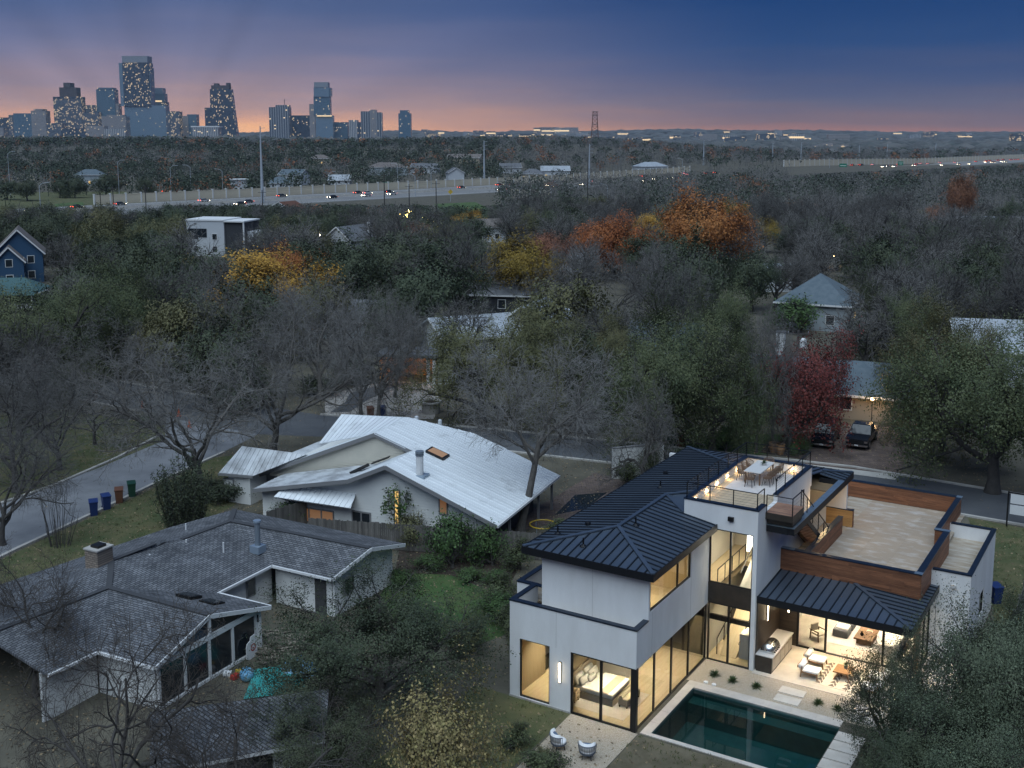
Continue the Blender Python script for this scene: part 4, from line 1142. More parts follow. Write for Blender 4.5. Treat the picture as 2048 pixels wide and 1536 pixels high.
# ================================================================== neighbouring houses
mat('siding', (0.70, 0.70, 0.665), 0.85, col2=(0.64, 0.64, 0.61), scale=0.8)
mat('siding_cream', (0.62, 0.58, 0.48), 0.85, col2=(0.56, 0.53, 0.44), scale=0.8)
mat('trim_grey', (0.20, 0.20, 0.20), 0.8)
mat('trim_white', (0.68, 0.68, 0.67), 0.8)
mat('zinc_roof', (0.76, 0.785, 0.79), 0.55, 0.15, col2=(0.42, 0.43, 0.43), scale=0.5, detail=9, ramp=(0.58, 0.80), rnd=0.06)
mat('zinc_stained', (0.62, 0.64, 0.645), 0.6, 0.1, col2=(0.24, 0.24, 0.24), scale=0.6, detail=9, ramp=(0.42, 0.70), rnd=0.06)
brick_mat('shingle_x', (0.095, 0.10, 0.11), (0.185, 0.19, 0.20), (0.032, 0.033, 0.036), 0.36, 0.15, msize=0.022)
brick_mat('shingle_y', (0.095, 0.10, 0.11), (0.185, 0.19, 0.20), (0.032, 0.033, 0.036), 0.36, 0.15, msize=0.022, rot=(0, 0, math.pi / 2))
mat('ridge_shingle', (0.055, 0.057, 0.062), 0.95)
mat('board_wall', (0.68, 0.68, 0.655), 0.85, col2=(0.62, 0.62, 0.60), scale=0.6)
mat('flashing', (0.38, 0.46, 0.54), 0.45, 0.6)
mat('grey_pipe', (0.25, 0.29, 0.33), 0.5, 0.5)
brick_mat('stone_chimney', (0.30, 0.24, 0.19), (0.20, 0.165, 0.135), (0.12, 0.105, 0.09), 0.3, 0.13, rot=(math.pi / 2, 0, 0))
mat('fence_wood', (0.095, 0.088, 0.080), 0.9, col2=(0.15, 0.14, 0.125), scale=1.5, stretch=(3, 3, .5), island=0.25)
mat('blind_orange', (0.36, 0.22, 0.13), 0.7, emit=(1.0, 0.42, 0.14), estr=0.05)
mat('window_lit', (0.5, 0.35, 0.12), 0.5, emit=(1.0, 0.62, 0.20), estr=0.4)
mat('window_dark', (0.02, 0.025, 0.03), 0.12)
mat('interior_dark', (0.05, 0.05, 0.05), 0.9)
mat('teal_cover', (0.03, 0.26, 0.24), 0.6, col2=(0.05, 0.33, 0.30), scale=1)
mat('blue_tarp', (0.05, 0.25, 0.45), 0.5, col2=(0.35, 0.55, 0.70), scale=2)
mat('red_plastic', (0.35, 0.03, 0.02), 0.5); mat('yellow_plastic', (0.5, 0.33, 0.03), 0.5); mat('blue_plastic', (0.015, 0.035, 0.13), 0.5); mat('green_plastic', (0.015, 0.06, 0.035), 0.5); mat('brown_plastic', (0.13, 0.055, 0.03), 0.6)
mat('debris', (0.20, 0.17, 0.13), 0.95, island=0.5)


class Frame:
    """a house frame turned by az; a runs right, b runs away from the camera"""
    def __init__(s, az, a0, b0):
        s.az = R(az); s.U = Vector((math.cos(s.az), -math.sin(s.az), 0)); s.V = Vector((math.sin(s.az), math.cos(s.az), 0))
        s.a0, s.b0 = a0, b0; s.loc = s.U * a0 + s.V * b0; s.rz = -s.az

    def p(s, a, b, z): return (a - s.a0, b - s.b0, z)

    def px(s, x, y, z): q = G(x, y, z); return (q.dot(s.U) - s.a0, q.dot(s.V) - s.b0, z)

    def on_b(s, x, y, b):
        """photograph point on the wall plane b -> (a, z)"""
        dx, dy = x - CX, CY - y; r = Vector((dx, FPX * _cp + dy * _sp, -FPX * _sp + dy * _cp)); t = (b + s.b0) / r.dot(s.V)
        q = Vector((0, 0, CAMH)) + r * t
        return q.dot(s.U) - s.a0, q.z

    def on_a(s, x, y, a):
        dx, dy = x - CX, CY - y; r = Vector((dx, FPX * _cp + dy * _sp, -FPX * _sp + dy * _cp)); t = (a + s.a0) / r.dot(s.U)
        q = Vector((0, 0, CAMH)) + r * t
        return q.dot(s.V) - s.b0, q.z


def clap(parent, poly, out, m, h=0.2, z0=None, name='board', lip=0.03):
    """lap siding over a vertical polygon; one board each row"""
    poly = [Vector(p) for p in poly]; Z = Vector((0, 0, 1)); o = Vector(out)
    z = min(p.z for p in poly); zt = max(p.z for p in poly)
    while z < zt - .02:
        q = clip_poly(clip_poly(poly, Z, z, True), Z, z + h - .004, False)
        if len(q) >= 3:
            mb = MB(); n = len(q)
            f = lambda p: p + o * (.006 + lip * max(0, (1 - (p.z - z) / h)))
            mb.add(q + [f(p) for p in q], [tuple(range(n, 2 * n)), tuple(range(n - 1, -1, -1))] + [(i, (i + 1) % n, n + (i + 1) % n, n + i) for i in range(n)])
            mb.build(name, m, parent)
        z += h


def slab(parent, name, poly, m, th=0.16, child_of=None):
    return MB().wedge([Vector(p) for p in poly], (0, 0, -th)).build(name, m, parent)


# ---- white house with the long metal roof
FW_ = Frame(23, -40, 70); f = FW_.p
WH = thing('metal_roofed_house', 'white clapboard house with a long pale standing seam metal roof', 'house', FW_.loc, FW_.rz)
P1, P2, P3, J = f(-40.5, 69.7, 6.4), f(-40.5, 74.8, 6.4), f(-37.4, 65.7, 5.4), f(-37.4, 69.6, 5.4)
zpl = lambda a: 6.4 - 0.3217 * (a + 40.5)
EFc, EBc = f(-28.65, 64.9, zpl(-28.65)), f(-28.75, 76.8, zpl(-28.75))
BD = f(-36.0, 77.3, zpl(-36.0))
wr = slab(WH, 'roof', [f(-37.3, 65.9, 5.2), f(-37.3, 69.5, 5.2), f(-28.9, 69.5, 2.48), f(-28.9, 65.1, 2.48)], 'trim_white', .08)
seam_roof(wr, [P3, J, f(-28.7, 69.6, zpl(-28.7)), EFc], (-1, 0, .32), 'zinc_roof', .42, seam=.035, seam_w=.03, th=.06)
seam_roof(wr, [P1, P2, BD, EBc, f(-28.7, 69.602, zpl(-28.7)), f(-40.5, 69.602, 6.4)], (-1, 0, .32), 'zinc_roof', .42, seam=.035, seam_w=.03, th=.06)
KK, KB = f(-40.3, 65.5, 4.1), f(-40.3, 69.6, 4.1)
seam_roof(wr, [P3, J, KB, KK], (1, 0, .45), 'zinc_roof', .42, seam=.035, seam_w=.03, th=.06)
seam_roof(wr, [KK, KB, f(-48.5, 69.6, 2.35), f(-48.5, 65.6, 2.35)], (1, 0, .2), 'zinc_stained', .42, seam=.035, seam_w=.03, th=.06)
seam_roof(wr, [P1, f(-40.5, 71.3, 6.4), f(-50.6, 71.0, 2.2), f(-50.6, 69.4, 2.2)], (1, 0, .41), 'zinc_roof', .42, seam=.035, seam_w=.03, th=.06)
seam_roof(wr, [f(-46.35, 74.6, 6.1), f(-40.4, 74.8, 6.38), f(-41.4, 71.2, 5.9), f(-46.4, 71.3, 4.55)], (0, 1, .5), 'zinc_roof', .42, seam=.035, seam_w=.03, th=.06)
seam_roof(wr, [f(-53.2, 67.8, 2.4), f(-50.3, 68.2, 2.4), f(-46.7, 70.0, 4.0), f(-52.6, 70.0, 4.0)], (0, 1, .73), 'zinc_stained', .42, seam=.035, seam_w=.03, th=.06)
slab(WH, 'roof', [f(-52.6, 70.01, 4.0), f(-46.7, 70.01, 4.0), f(-46.7, 73.0, 2.5), f(-53.0, 73.0, 2.5)], 'zinc_stained', .1)
slab(WH, 'roof', [f(-50.2, 73.1, 2.9), f(-46.2, 73.1, 2.9), f(-45.5, 78, 3.1), f(-49.5, 78, 3.1)], 'zinc_stained', .2)
slab(WH, 'roof', [f(-40.5, 74.85, 6.38), f(-46.3, 74.65, 6.08), f(-46.3, 79, 3.6), f(-36.2, 79, 3.6), f(-36, 77.35, 4.9)], 'zinc_roof', .1)
# rake boards and gutters
for a_, b_ in ((P3, EFc), (P3, KK), (KK, f(-48.5, 65.6, 2.35)), (P1, f(-37.4, 69.66, 5.4)), (P1, f(-50.6, 69.4, 2.2))):
    a_, b_ = Vector(a_) + Vector((0, -.04, -.12)), Vector(b_) + Vector((0, -.04, -.12))
    MB().bar(a_, b_, .05, .28).build('rake_board', 'trim_grey', WH)
MB().bar(Vector(EFc) + Vector((.06, 0, -.1)), Vector(EBc) + Vector((.06, 0, -.1)), .14, .16).build('gutter', 'trim_white', WH)
MB().bar(f(-53.2, 67.72, 2.3), f(-50.3, 68.12, 2.3), .12, .16).build('gutter', 'trim_grey', WH)
# walls
wf = MB().wedge([f(-48.2, 66.4, 0), f(-29.9, 66.4, 0), f(-29.9, 66.4, 2.75), f(-37.4, 66.4, 5.2), f(-40.3, 66.4, 3.9), f(-48.2, 66.4, 2.2)], (0, .2, 0)).build('wall', 'siding', WH)
clap(wf, [f(-48.2, 66.4, 0), f(-29.9, 66.4, 0), f(-29.9, 66.4, 2.75), f(-37.4, 66.4, 5.2), f(-40.3, 66.4, 3.9), f(-48.2, 66.4, 2.2)], (0, -1, 0), 'siding')
wg = MB().wedge([f(-48.0, 69.9, 2.0), f(-37.5, 69.9, 2.0), f(-37.5, 69.9, 5.2), f(-40.5, 69.9, 6.2), f(-50, 69.9, 2.3)], (0, .2, 0)).build('wall', 'siding_cream', WH)
clap(wg, [f(-50.0, 69.9, 2.0), f(-37.5, 69.9, 2.0), f(-37.5, 69.9, 5.2), f(-40.5, 69.9, 6.2), f(-50, 69.9, 2.3)], (0, -1, 0), 'siding_cream')
wl_ = MB().box(*[x for x in (f(-48.2, 0, 0)[0], f(-48.0, 0, 0)[0])], 66.6 - 70, 71.5 - 70, 0, 2.2).build('wall', 'siding', WH)
MB().box(-52.7 + 40, -50.7 + 40, 68.3 - 70, 72.5 - 70, 0, 2.4).build('wall', 'siding', WH)
MB().box(-50.7 + 40, -48.2 + 40, 70.4 - 70, 70.6 - 70, 0, 2.2).build('wall', 'trim_grey', WH)
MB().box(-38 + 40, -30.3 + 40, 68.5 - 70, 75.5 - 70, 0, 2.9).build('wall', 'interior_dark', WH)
MB().box(-48 + 40, -38 + 40, 71 - 70, 78 - 70, 0, 3.4).build('wall', 'siding', WH)
for k in range(5): MB().box(-29.2 + 40, -29.05 + 40, -4.6 + k * 2.7, -4.45 + k * 2.7, 0, 2.5).build('porch_post', 'trim_grey', WH)


def wall_window(x0, y0, x1, y1, b, m, nm='window', fr='trim_grey', splits=0, F_=FW_, TH=WH, d=.08):
    a0, zt = F_.on_b(x0, y0, b); a1, _ = F_.on_b(x1, y0, b); _, zb = F_.on_b(x0, y1, b)
    fw = .09; mb = MB(); yb = b
    mb.box(a0, a0 + fw, yb - d, yb - .02, zb, zt).box(a1 - fw, a1, yb - d, yb - .02, zb, zt).box(a0 + fw, a1 - fw, yb - d, yb - .02, zb, zb + fw).box(a0 + fw, a1 - fw, yb - d, yb - .02, zt - fw, zt)
    for k in range(splits):
        a = a0 + (a1 - a0) * (k + 1) / (splits + 1); mb.box(a - fw * .6, a + fw * .6, yb - d, yb - .02, zb + fw, zt - fw)
    w = mb.build(nm, fr, TH)
    ed = [a0 + fw] + [a0 + (a1 - a0) * (k + 1) / (splits + 1) for k in range(splits)] + [a1 - fw]
    for p, q in zip(ed, ed[1:]): MB().box(p, q, yb - .05, yb - .03, zb + fw, zt - fw).build('pane', m, w)
    return w


wall_window(594, 1011, 668, 1040, -3.62, 'blind_orange', splits=2)
wall_window(704, 1020, 742, 1048, -3.62, 'window_dark', 'glass_door', splits=1)
wall_window(788, 978, 800, 1052, -3.62, 'window_lit')
wall_window(878, 994, 896, 1028, -3.62, 'blind_orange')
wall_window(447, 955, 468, 998, -1.72, 'siding', 'shutter_panel')
aw = slab(WH, 'awning', [f(-46.2, 65.2, 2.15), f(-40.0, 65.2, 2.15), f(-40.2, 66.38, 2.75), f(-46.0, 66.38, 2.75)], 'trim_white', .06)
seam_roof(aw, [f(-46.3, 65.1, 2.2), f(-39.9, 65.1, 2.2), f(-40.2, 66.36, 2.84), f(-46.0, 66.36, 2.84)], (0, 1, .5), 'zinc_roof', .42, seam=.03, seam_w=.03, th=.03)
for a in (-45.9, -43, -40.3): MB().bar(f(a, 65.25, 2.1), f(a, 66.3, 1.6), .05).build('bracket', 'trim_grey', aw)
ch_ = MB().tube([f(-35.25, 66.7, 4.0), f(-35.25, 66.7, 6.1)], .26, 14).build('chimney', 'trim_white', WH); MB().tube([f(-35.25, 66.7, 6.1), f(-35.25, 66.7, 6.18)], .3, 14).tube([f(-35.25, 66.7, 6.24), f(-35.25, 66.7, 6.42)], .3, 14).build('chimney_cap', 'grey_pipe', ch_)
MB().box(-35.75 + 40, -34.75 + 40, 66.3 - 70, 67.2 - 70, 4.3, 4.75).build('flashing', 'flashing', ch_)
sk = MB().wedge([f(-36.7, 70.35, zpl(-36.7) + .16), f(-36.75, 71.5, zpl(-36.75) + .16), f(-35.3, 71.5, zpl(-35.3) + .16), f(-35.25, 70.35, zpl(-35.25) + .16)], (0, 0, -.2)).build('skylight', 'frame_dark', WH)
MB().wedge([f(-36.58, 70.47, zpl(-36.58) + .175), f(-36.58, 71.4, zpl(-36.58) + .175), f(-35.4, 71.4, zpl(-35.4) + .175), f(-35.4, 70.47, zpl(-35.4) + .175)], (0, 0, -.01)).build('pane', 'blind_orange', sk)
for x, y, z in ((833, 835, 6.1), (880, 842, 5.7), (545, 980, 0)):
    if z: q = FW_.px(x, y, z); MB().lathe([(.16, -.5), (.16, .08), (.05, .14)], 8, q).build('roof_vent', 'zinc_stained', WH)
pan = MB()
for (x0, y0, x1, y1, z) in ((700, 947, 738, 929, 3.9), (745, 926, 778, 914, 4.4)):
    pan.bar(FW_.px(x0, y0, z), FW_.px(x1, y1, z + .55), .5, .08)
pan.build('solar_tube', 'frame_dark', WH)
# white garden wall and pool corner beside it
gw = thing('garden_wall', 'plain white garden wall to the right of the metal roofed house', 'wall', G(1224, 958), 0)
pA, pB = G(1224, 956), G(1325, 945); d_ = pB - pA
MB().bar(Vector((0, 0, 1.3)), Vector((d_.x, d_.y, 1.3)), .2, 2.6).build('wall_panel', 'siding', gw); MB().bar(Vector((0, 0, 2.63)), Vector((d_.x, d_.y, 2.63)), .3, .06).build('coping', 'trim_grey', gw)
sheet('courtyard', gl([(1030, 1065), (1150, 1035), (1260, 965), (1190, 945), (1100, 1000), (1040, 1030)]), .012, 'paver_drive', 'stone paved courtyard beside the metal roofed house')
sheet('water', gl([(1110, 1030), (1170, 1018), (1215, 985), (1150, 990)]), .02, 'window_dark', 'dark water of the small courtyard pool')
tr_ = tag(MB().tube([tuple(Vector((.95 * math.cos(a), .95 * math.sin(a), .5))) for a in [2 * math.pi * k / 24 for k in range(25)]], .05, 6).build('hoop', 'yellow_plastic', None, False, G(1086, 1062)), 'yellow hoop of a small trampoline beside the courtyard', 'hoop')
for k in range(3):
    MB().bar((.95 * math.cos(k * 2.1), .95 * math.sin(k * 2.1), 0), (.95 * math.cos(k * 2.1), .95 * math.sin(k * 2.1), .5), .05).build('leg', 'grey_pipe', tr_)

# ---- shingled house
FS = Frame(28, -44, 46); s = FS.p
SH = thing('shingled_house', 'white board house with dark grey shingle roofs and a glazed gable', 'house', FS.loc, FS.rz)
C0 = s(-48.25, 52.4, 3.6); RR = s(-37.6, 52.7, 3.6)
roofs = [('shingle_x', [s(-42.77, 49.83, 2.6), s(-38.3, 49.8, 2.6), RR, C0]), ('shingle_x', [C0, RR, s(-37.7, 56.5, 2.6), s(-51.6, 56.5, 2.6)]),
         ('shingle_y', [s(-42.79, 45.1, 2.6), s(-42.77, 49.83, 2.6), C0, s(-48.35, 48.2, 3.75), s(-48.6, 46.3, 4.05), s(-48.8, 43.2, 4.05), s(-46.75, 41.1, 3.58)]),
         ('shingle_y', [C0, s(-51.6, 56.5, 2.6), s(-52.9, 51.7, 2.6), s(-54.5, 40.2, 2.6), s(-55, 34, 2.6), s(-47.55, 34, 3.6), s(-46.75, 41.1, 3.6), s(-48.8, 43.2, 4.05), s(-48.6, 46.3, 4.05), s(-48.35, 48.2, 3.75)]),
         ('shingle_x', [s(-46.75, 41.1, 3.58), s(-39.5, 41.05, 3.58), s(-38.95, 45.15, 2.6), s(-42.79, 45.1, 2.6)]),
         ('shingle_x', [s(-39.5, 41.05, 3.58), s(-46.75, 41.1, 3.58), s(-43.0, 36.9, 2.6), s(-39.2, 36.95, 2.6)]),
         ('shingle_y', [s(-46.75, 41.1, 3.59), s(-47.55, 34, 3.59), s(-43.2, 34, 2.6), s(-43.0, 36.9, 2.6)])]
for m_, poly in roofs:
    r_ = slab(SH, 'roof', poly, m_, .14)
for a_, b_ in ((C0, RR), (C0, s(-48.35, 48.2, 3.75)), (s(-48.6, 46.3, 4.05), s(-48.8, 43.2, 4.05)), (s(-48.8, 43.2, 4.05), s(-46.75, 41.1, 3.6)), (s(-46.75, 41.1, 3.6), s(-39.5, 41.05, 3.58)), (s(-46.75, 41.1, 3.6), s(-47.55, 34, 3.6)), (C0, s(-51.6, 56.5, 2.6))):
    MB().bar(Vector(a_) + Vector((0, 0, .02)), Vector(b_) + Vector((0, 0, .02)), .32, .05).build('ridge_cap', 'ridge_shingle', SH)
for a_, b_ in ((s(-42.77, 49.78, 2.52), s(-38.3, 49.75, 2.52)), (s(-42.72, 45.1, 2.52), s(-42.72, 49.8, 2.52)), (s(-38.95, 45.2, 2.52), s(-42.7, 45.2, 2.52)), (s(-43.0, 36.85, 2.52), s(-39.2, 36.9, 2.52)), (s(-43.1, 34, 2.52), s(-42.95, 36.9, 2.52))):
    MB().bar(a_, b_, .12, .14).build('gutter', 'trim_white', SH)
for a_, b_ in ((RR, s(-38.3, 49.8, 2.6)), (RR, s(-37.7, 56.5, 2.6)), (s(-39.5, 41.05, 3.58), s(-38.95, 45.15, 2.6)), (s(-39.5, 41.05, 3.58), s(-39.2, 36.95, 2.6))):
    MB().bar(Vector(a_) + Vector((.05, 0, -.1)), Vector(b_) + Vector((.05, 0, -.1)), .06, .22).build('rake_board', 'trim_white', SH)
def board_wall(poly, d):
    w = MB().wedge(poly, d).build('wall', 'board_wall', SH)
    return w
board_wall([s(-42.9, 50.3, 0), s(-38.7, 50.3, 0), s(-38.7, 50.3, 2.6), s(-42.9, 50.3, 2.6)], (0, .15, 0))
board_wall([s(-38.5, 50.3, 0), s(-38.3, 56.0, 0), s(-38.3, 56.0, 2.6), s(-38.3, 52.8, 3.4), s(-38.5, 50.3, 2.6)], (-.15, 0, 0))
board_wall([s(-43.3, 45.2, 0), s(-43.3, 50.4, 0), s(-43.3, 50.4, 2.5), s(-43.3, 45.2, 2.5)], (-.15, 0, 0))
board_wall([s(-54, 34, 0), s(-51.5, 56, 0), s(-51.5, 56, 2.5), s(-54, 34, 2.5)], (.15, 0, 0))
board_wall([s(-43.6, 34, 0), s(-43.6, 37.3, 0), s(-43.6, 37.3, 2.5), s(-43.6, 34, 2.5)], (-.15, 0, 0))
board_wall([s(-43.6, 37.4, 0), s(-39.7, 37.4, 0), s(-39.7, 37.4, 2.5), s(-43.6, 37.4, 2.5)], (0, .15, 0))
# the glazed gable end: frame members and dark panes
gx = -39.55
gf = lambda b, z: (gx + 44, b - 46, z)
def gbar(b0, z0, b1, z1, w=.16): MB().bar(gf(b0, z0), gf(b1, z1), .14, w).build('gable_frame', 'trim_white', SH)
gbar(37.4, 2.35, 44.75, 2.35, .3); gbar(37.4, .1, 44.75, .1, .15)
for b in (37.5, 39.25, 41.0, 42.75, 44.6): gbar(b, .15, b, 2.25, .14)
gbar(41.05, 2.45, 41.05, 3.4, .2); gbar(44.75, .0, 44.75, 2.6, .45)
for b0, b1 in ((37.55, 39.2), (39.3, 40.95), (41.05, 42.7), (42.8, 44.5)):
    d0 = MB().box(gx + 44 - .06, gx + 44 - .03, b0 - 46, b1 - 46, .2, 2.2).build('glass_door', 'window_dark', SH)
MB().add([gf(38.2, 2.5), gf(40.95, 2.5), gf(40.95, 3.25)], [(0, 1, 2)]).build('gable_pane', 'window_dark', SH)
MB().add([gf(41.15, 2.5), gf(44.2, 2.5), gf(41.15, 3.25)], [(0, 1, 2)]).build('gable_pane', 'window_dark', SH)
sc_ = MB().box(gx + 44 + .02, gx + 44 + .16, 44.65 - 46, 44.8 - 46, 1.75, 2.15).build('wall_lamp', 'black_metal', SH)
# kick-board leaning on the door
kb = thing('backboard', 'white shield shaped board with a red and white emblem leaning on the glazed gable', 'board', FS.loc + FS.U * (gx + 44 + .25) + FS.V * (43.9 - 46), FS.rz)
pts = [(-.42, .12), (-.42, .75), (-.36, .95), (-.12, 1.05), (-.05, 1.25), (.3, 1.3), (.42, .95), (.42, .3), (.3, .05), (-.2, 0.0)]
MB().wedge([(0, x, z) for x, z in pts], (.06, 0, 0)).build('board_face', 'trim_white', kb)
ring = MB()
for k in range(20):
    a0_, a1_ = 2 * math.pi * k / 20, 2 * math.pi * (k + 1) / 20
    for r0, r1 in ((.14, .21),):
        ring.add([(.064, .1 + r * math.cos(a), .62 + r * math.sin(a)) for r, a in ((r0, a0_), (r1, a0_), (r1, a1_), (r0, a1_))], [(0, 1, 2, 3)])
ring.add([(.064, .02, .56), (.064, .18, .56), (.064, .18, .62), (.064, .02, .62)], [(0, 1, 2, 3)])
ring.build('emblem', 'red_plastic', kb)
# windows, skylights, chimneys of the shingled house
w_ = MB().box(-43.3 + 44 + .0, -43.3 + 44 + .06, 48.1 - 46, 48.9 - 46, 1.0, 2.1).build('window', 'trim_grey', SH); MB().box(-43.3 + 44 + .06, -43.3 + 44 + .075, 48.2 - 46, 48.8 - 46, 1.1, 2.0).build('pane', 'window_dark', w_)
w_ = MB().box(-38.4 + 44 + .0, -38.4 + 44 + .08, 51.0 - 46, 52.0 - 46, 1.1, 2.1).build('window', 'trim_grey', SH); MB().box(-38.4 + 44 + .08, -38.4 + 44 + .095, 51.1 - 46, 51.9 - 46, 1.2, 2.0).build('pane', 'window_dark', w_)
MB().box(-39.9 + 44, -39.1 + 44, 50.22 - 46, 50.28 - 46, 0, 2.1).build('door', 'interior_dark', SH)
def roof_box(nm, x0, y0, z, w, d, h, m, child=None, cm=None, tilt=(0, 0)):
    q = Vector(FS.px(x0, y0, z))
    c = [(-w / 2, -d / 2), (w / 2, -d / 2), (w / 2, d / 2), (-w / 2, d / 2)]
    poly = [q + Vector((i, j, i * tilt[0] + j * tilt[1])) for i, j in c]
    o = MB().wedge([p + Vector((0, 0, h)) for p in poly], (0, 0, -h - .2)).build(nm, m, SH)
    if child:
        pl = [q + Vector((i * .84, j * .84, i * .84 * tilt[0] + j * .84 * tilt[1] + h + .02)) for i, j in c]
        MB().wedge(pl, (0, 0, -.018)).build(child, cm, o)
    return o
mat('skylight_pane', (0.35, 0.38, 0.46), 0.2)
roof_box('skylight', 340, 1148, 3.1, 1.0, 1.35, .16, 'frame_dark', 'pane', 'skylight_pane', (-.24, 0))
roof_box('skylight', 378, 1193, 3.15, 1.1, .85, .12, 'frame_dark', 'pane', 'window_dark', (0, -.24))
roof_box('skylight', 424, 1206, 3.05, 1.1, .85, .12, 'frame_dark', 'pane', 'window_dark', (0, -.24))
q = FS.px(516, 1098, 3.1)
pipe = MB().tube([(q[0], q[1], 2.8), (q[0], q[1], 4.8)], .17, 12).build('flue', 'grey_pipe', SH); MB().tube([(q[0], q[1], 4.8), (q[0], q[1], 4.92)], .24, 12).build('flue_cap', 'flashing', pipe); MB().box(q[0] - .35, q[0] + .35, q[1] - .35, q[1] + .35, 2.9, 3.35).build('flashing', 'flashing', pipe)
q = FS.px(200, 1146, 3.4)
chm = MB().box(q[0] - .5, q[0] + .5, q[1] - .55, q[1] + .55, 2.9, 4.9).build('chimney', 'stone_chimney', SH); MB().box(q[0] - .56, q[0] + .56, q[1] - .61, q[1] + .61, 4.9, 4.98).build('chimney_cap', 'concrete', chm); MB().box(q[0] - .3, q[0] + .3, q[1] - .3, q[1] + .3, 4.98, 5.12).build('flue_plate', 'frame_dark', chm)
for x, y in ((373, 1090), (447, 1096), (300, 1120), (372, 1058)):
    q = FS.px(x, y, 3.5); MB().tube([(q[0], q[1], 3.2), (q[0], q[1], 3.85)], .05, 8).build('vent_pipe', 'trim_white', SH)
# ---- garage at the lower left with its shingle roof
GA = thing('garage', 'white garage under a dark shingle roof behind the bare tree', 'garage', FS.loc + FS.U * 7.5 + FS.V * -9.0, FS.rz)
gp = lambda x, y, z: tuple(Vector(FS.px(x, y, z)) - Vector((7.5, -9.0, 0)))
slab(GA, 'roof', [gp(300, 1425, 3.5), gp(658, 1378, 3.5), gp(650, 1478, 2.5), gp(300, 1545, 2.5)], 'shingle_x', .15)
slab(GA, 'roof', [gp(300, 1424, 3.5), gp(658, 1377, 3.5), gp(640, 1395, 2.6), gp(290, 1445, 2.6)][::-1], 'shingle_x', .15)
MB().bar(gp(300, 1548, 2.4), gp(650, 1481, 2.4), .12, .16).build('gutter', 'trim_white', GA)
a_, b_ = Vector(gp(310, 1535, 2.4)), Vector(gp(640, 1472, 2.4)); dd = (b_ - a_).normalized()
for t0, t1, mm in ((0, .42, 'board_wall'), (.7, 1.0, 'board_wall'), (.42, .7, 'interior_dark')):
    p, q_ = a_ + (b_ - a_) * t0, a_ + (b_ - a_) * t1
    MB().wedge([(p.x, p.y, 0), (q_.x, q_.y, 0), (q_.x, q_.y, 2.35), (p.x, p.y, 2.35)], (0, .3, 0)).build('wall' if mm != 'interior_dark' else 'garage_opening', mm, GA)  # open bay: its shade is painted as a near-black slab
# clutter in the courtyard of the shingled house
def at_s(x, y, z=0.0): return G(x, y, z)
sheet('yard', gl([(400, 1375), (640, 1340), (660, 1290), (560, 1240), (510, 1300)]), .011, 'ground', 'littered dirt yard behind the glazed gable')
tag(MB().add([tuple(at_s(*p_)) for p_ in ((487, 1398, .25), (612, 1382, .25), (600, 1325, .25), (510, 1338, .25))] + [tuple(at_s(*p_)) for p_ in ((487, 1398, .0), (612, 1382, .0), (600, 1325, .0), (510, 1338, .0))], [(0, 1, 2, 3), (0, 4, 5, 1), (1, 5, 6, 2), (2, 6, 7, 3), (3, 7, 4, 0)]).build('pool_cover', 'teal_cover'), 'teal cover stretched over a small pool in the littered yard', 'cover')
tb = MB(); rr = random.Random(8); n = 12
for j in range(n + 1):
    for i in range(n + 1):
        x, y = i / n - .5, j / n - .5; tb.v.append((x * 2.2, y * 1.6, max(0, .9 * (1 - 3.6 * (x * x + y * y))) * rr.uniform(.55, 1.1)))
for j in range(n):
    for i in range(n): k = j * (n + 1) + i; tb.f.append((k, k + 1, k + n + 2, k + n + 1))
tag(tb.build('tarp', 'blue_tarp', None, False, G(597, 1345)), 'crumpled blue and white tarp heap beside the teal pool cover', 'tarp')
tag(MB().lathe([(.02, 0), (.2, .05), (.34, .2), (.38, .38), (.34, .56), (.2, .7), (.02, .75)], 14).build('exercise_ball', 'blue_tarp', None, True, G(494, 1362)), 'round blue ball on the ground before the glazed gable', 'ball')
db = MB()
for i in range(170):
    c = G(rr.uniform(505, 600), rr.uniform(1265, 1330), 0); a = rr.uniform(-.4, 1.0); l = rr.uniform(.3, 1.5); w = rr.uniform(.05, .3); z = rr.uniform(0, .3)
    d = Vector((math.cos(a), -math.sin(a), rr.uniform(-.1, .15))) * l
    db.bar(c + Vector((0, 0, z)), c + d + Vector((0, 0, z)), w, .04)
tag(db.build('debris', 'debris'), 'heap of scrap boards and branches in the yard corner', 'debris', kind='stuff')
for i, (x, y, m_, lab) in enumerate(((455, 1352, 'trim_white', 'white plastic tub among the yard toys'), (470, 1358, 'red_plastic', 'small red toy among the yard toys'), (478, 1350, 'yellow_plastic', 'small yellow toy among the yard toys'))):
    tag(bevel_box(-.22, .22, -.16, .16, 0, .28, .06).build('toy_tub', m_, None, False, G(x, y), i), lab, 'toy')

# ---- picket fence
mat_f = 'fence_wood'
def fence(x0, y0, x1, y1, label, z=1.9):
    a, b = G(x0, y0, z), G(x1, y1, z); a.z = b.z = 0; L_ = (b - a).length; d = (b - a) / L_
    t = thing('picket_fence', label, 'fence', a, math.atan2(d.y, d.x))
    rr = random.Random(int(L_ * 10)); mb = MB(); k = 0.0
    while k < L_:
        h = z + rr.uniform(-.05, .04); mb.box(k, k + .135, -.012 + rr.uniform(-.006, .006), .012, .05, h); k += .145
    o = mb.build('pickets', mat_f, t); o['kind'] = 'stuff'
    for zz in (.5, 1.5): MB().box(0, L_, .014, .055, zz - .05, zz + .05).build('rail', mat_f, t)
    k = 0.0
    while k <= L_: MB().box(k - .05, k + .05, .056, .15, 0, z - .05).build('post', mat_f, t); k += 2.4
    return t
fence(617, 1036, 1090, 1067, 'weathered grey picket fence between the metal roofed house and the garden')
fence(536, 1022, 612, 1000, 'short grey fence return beside the metal roofed house')
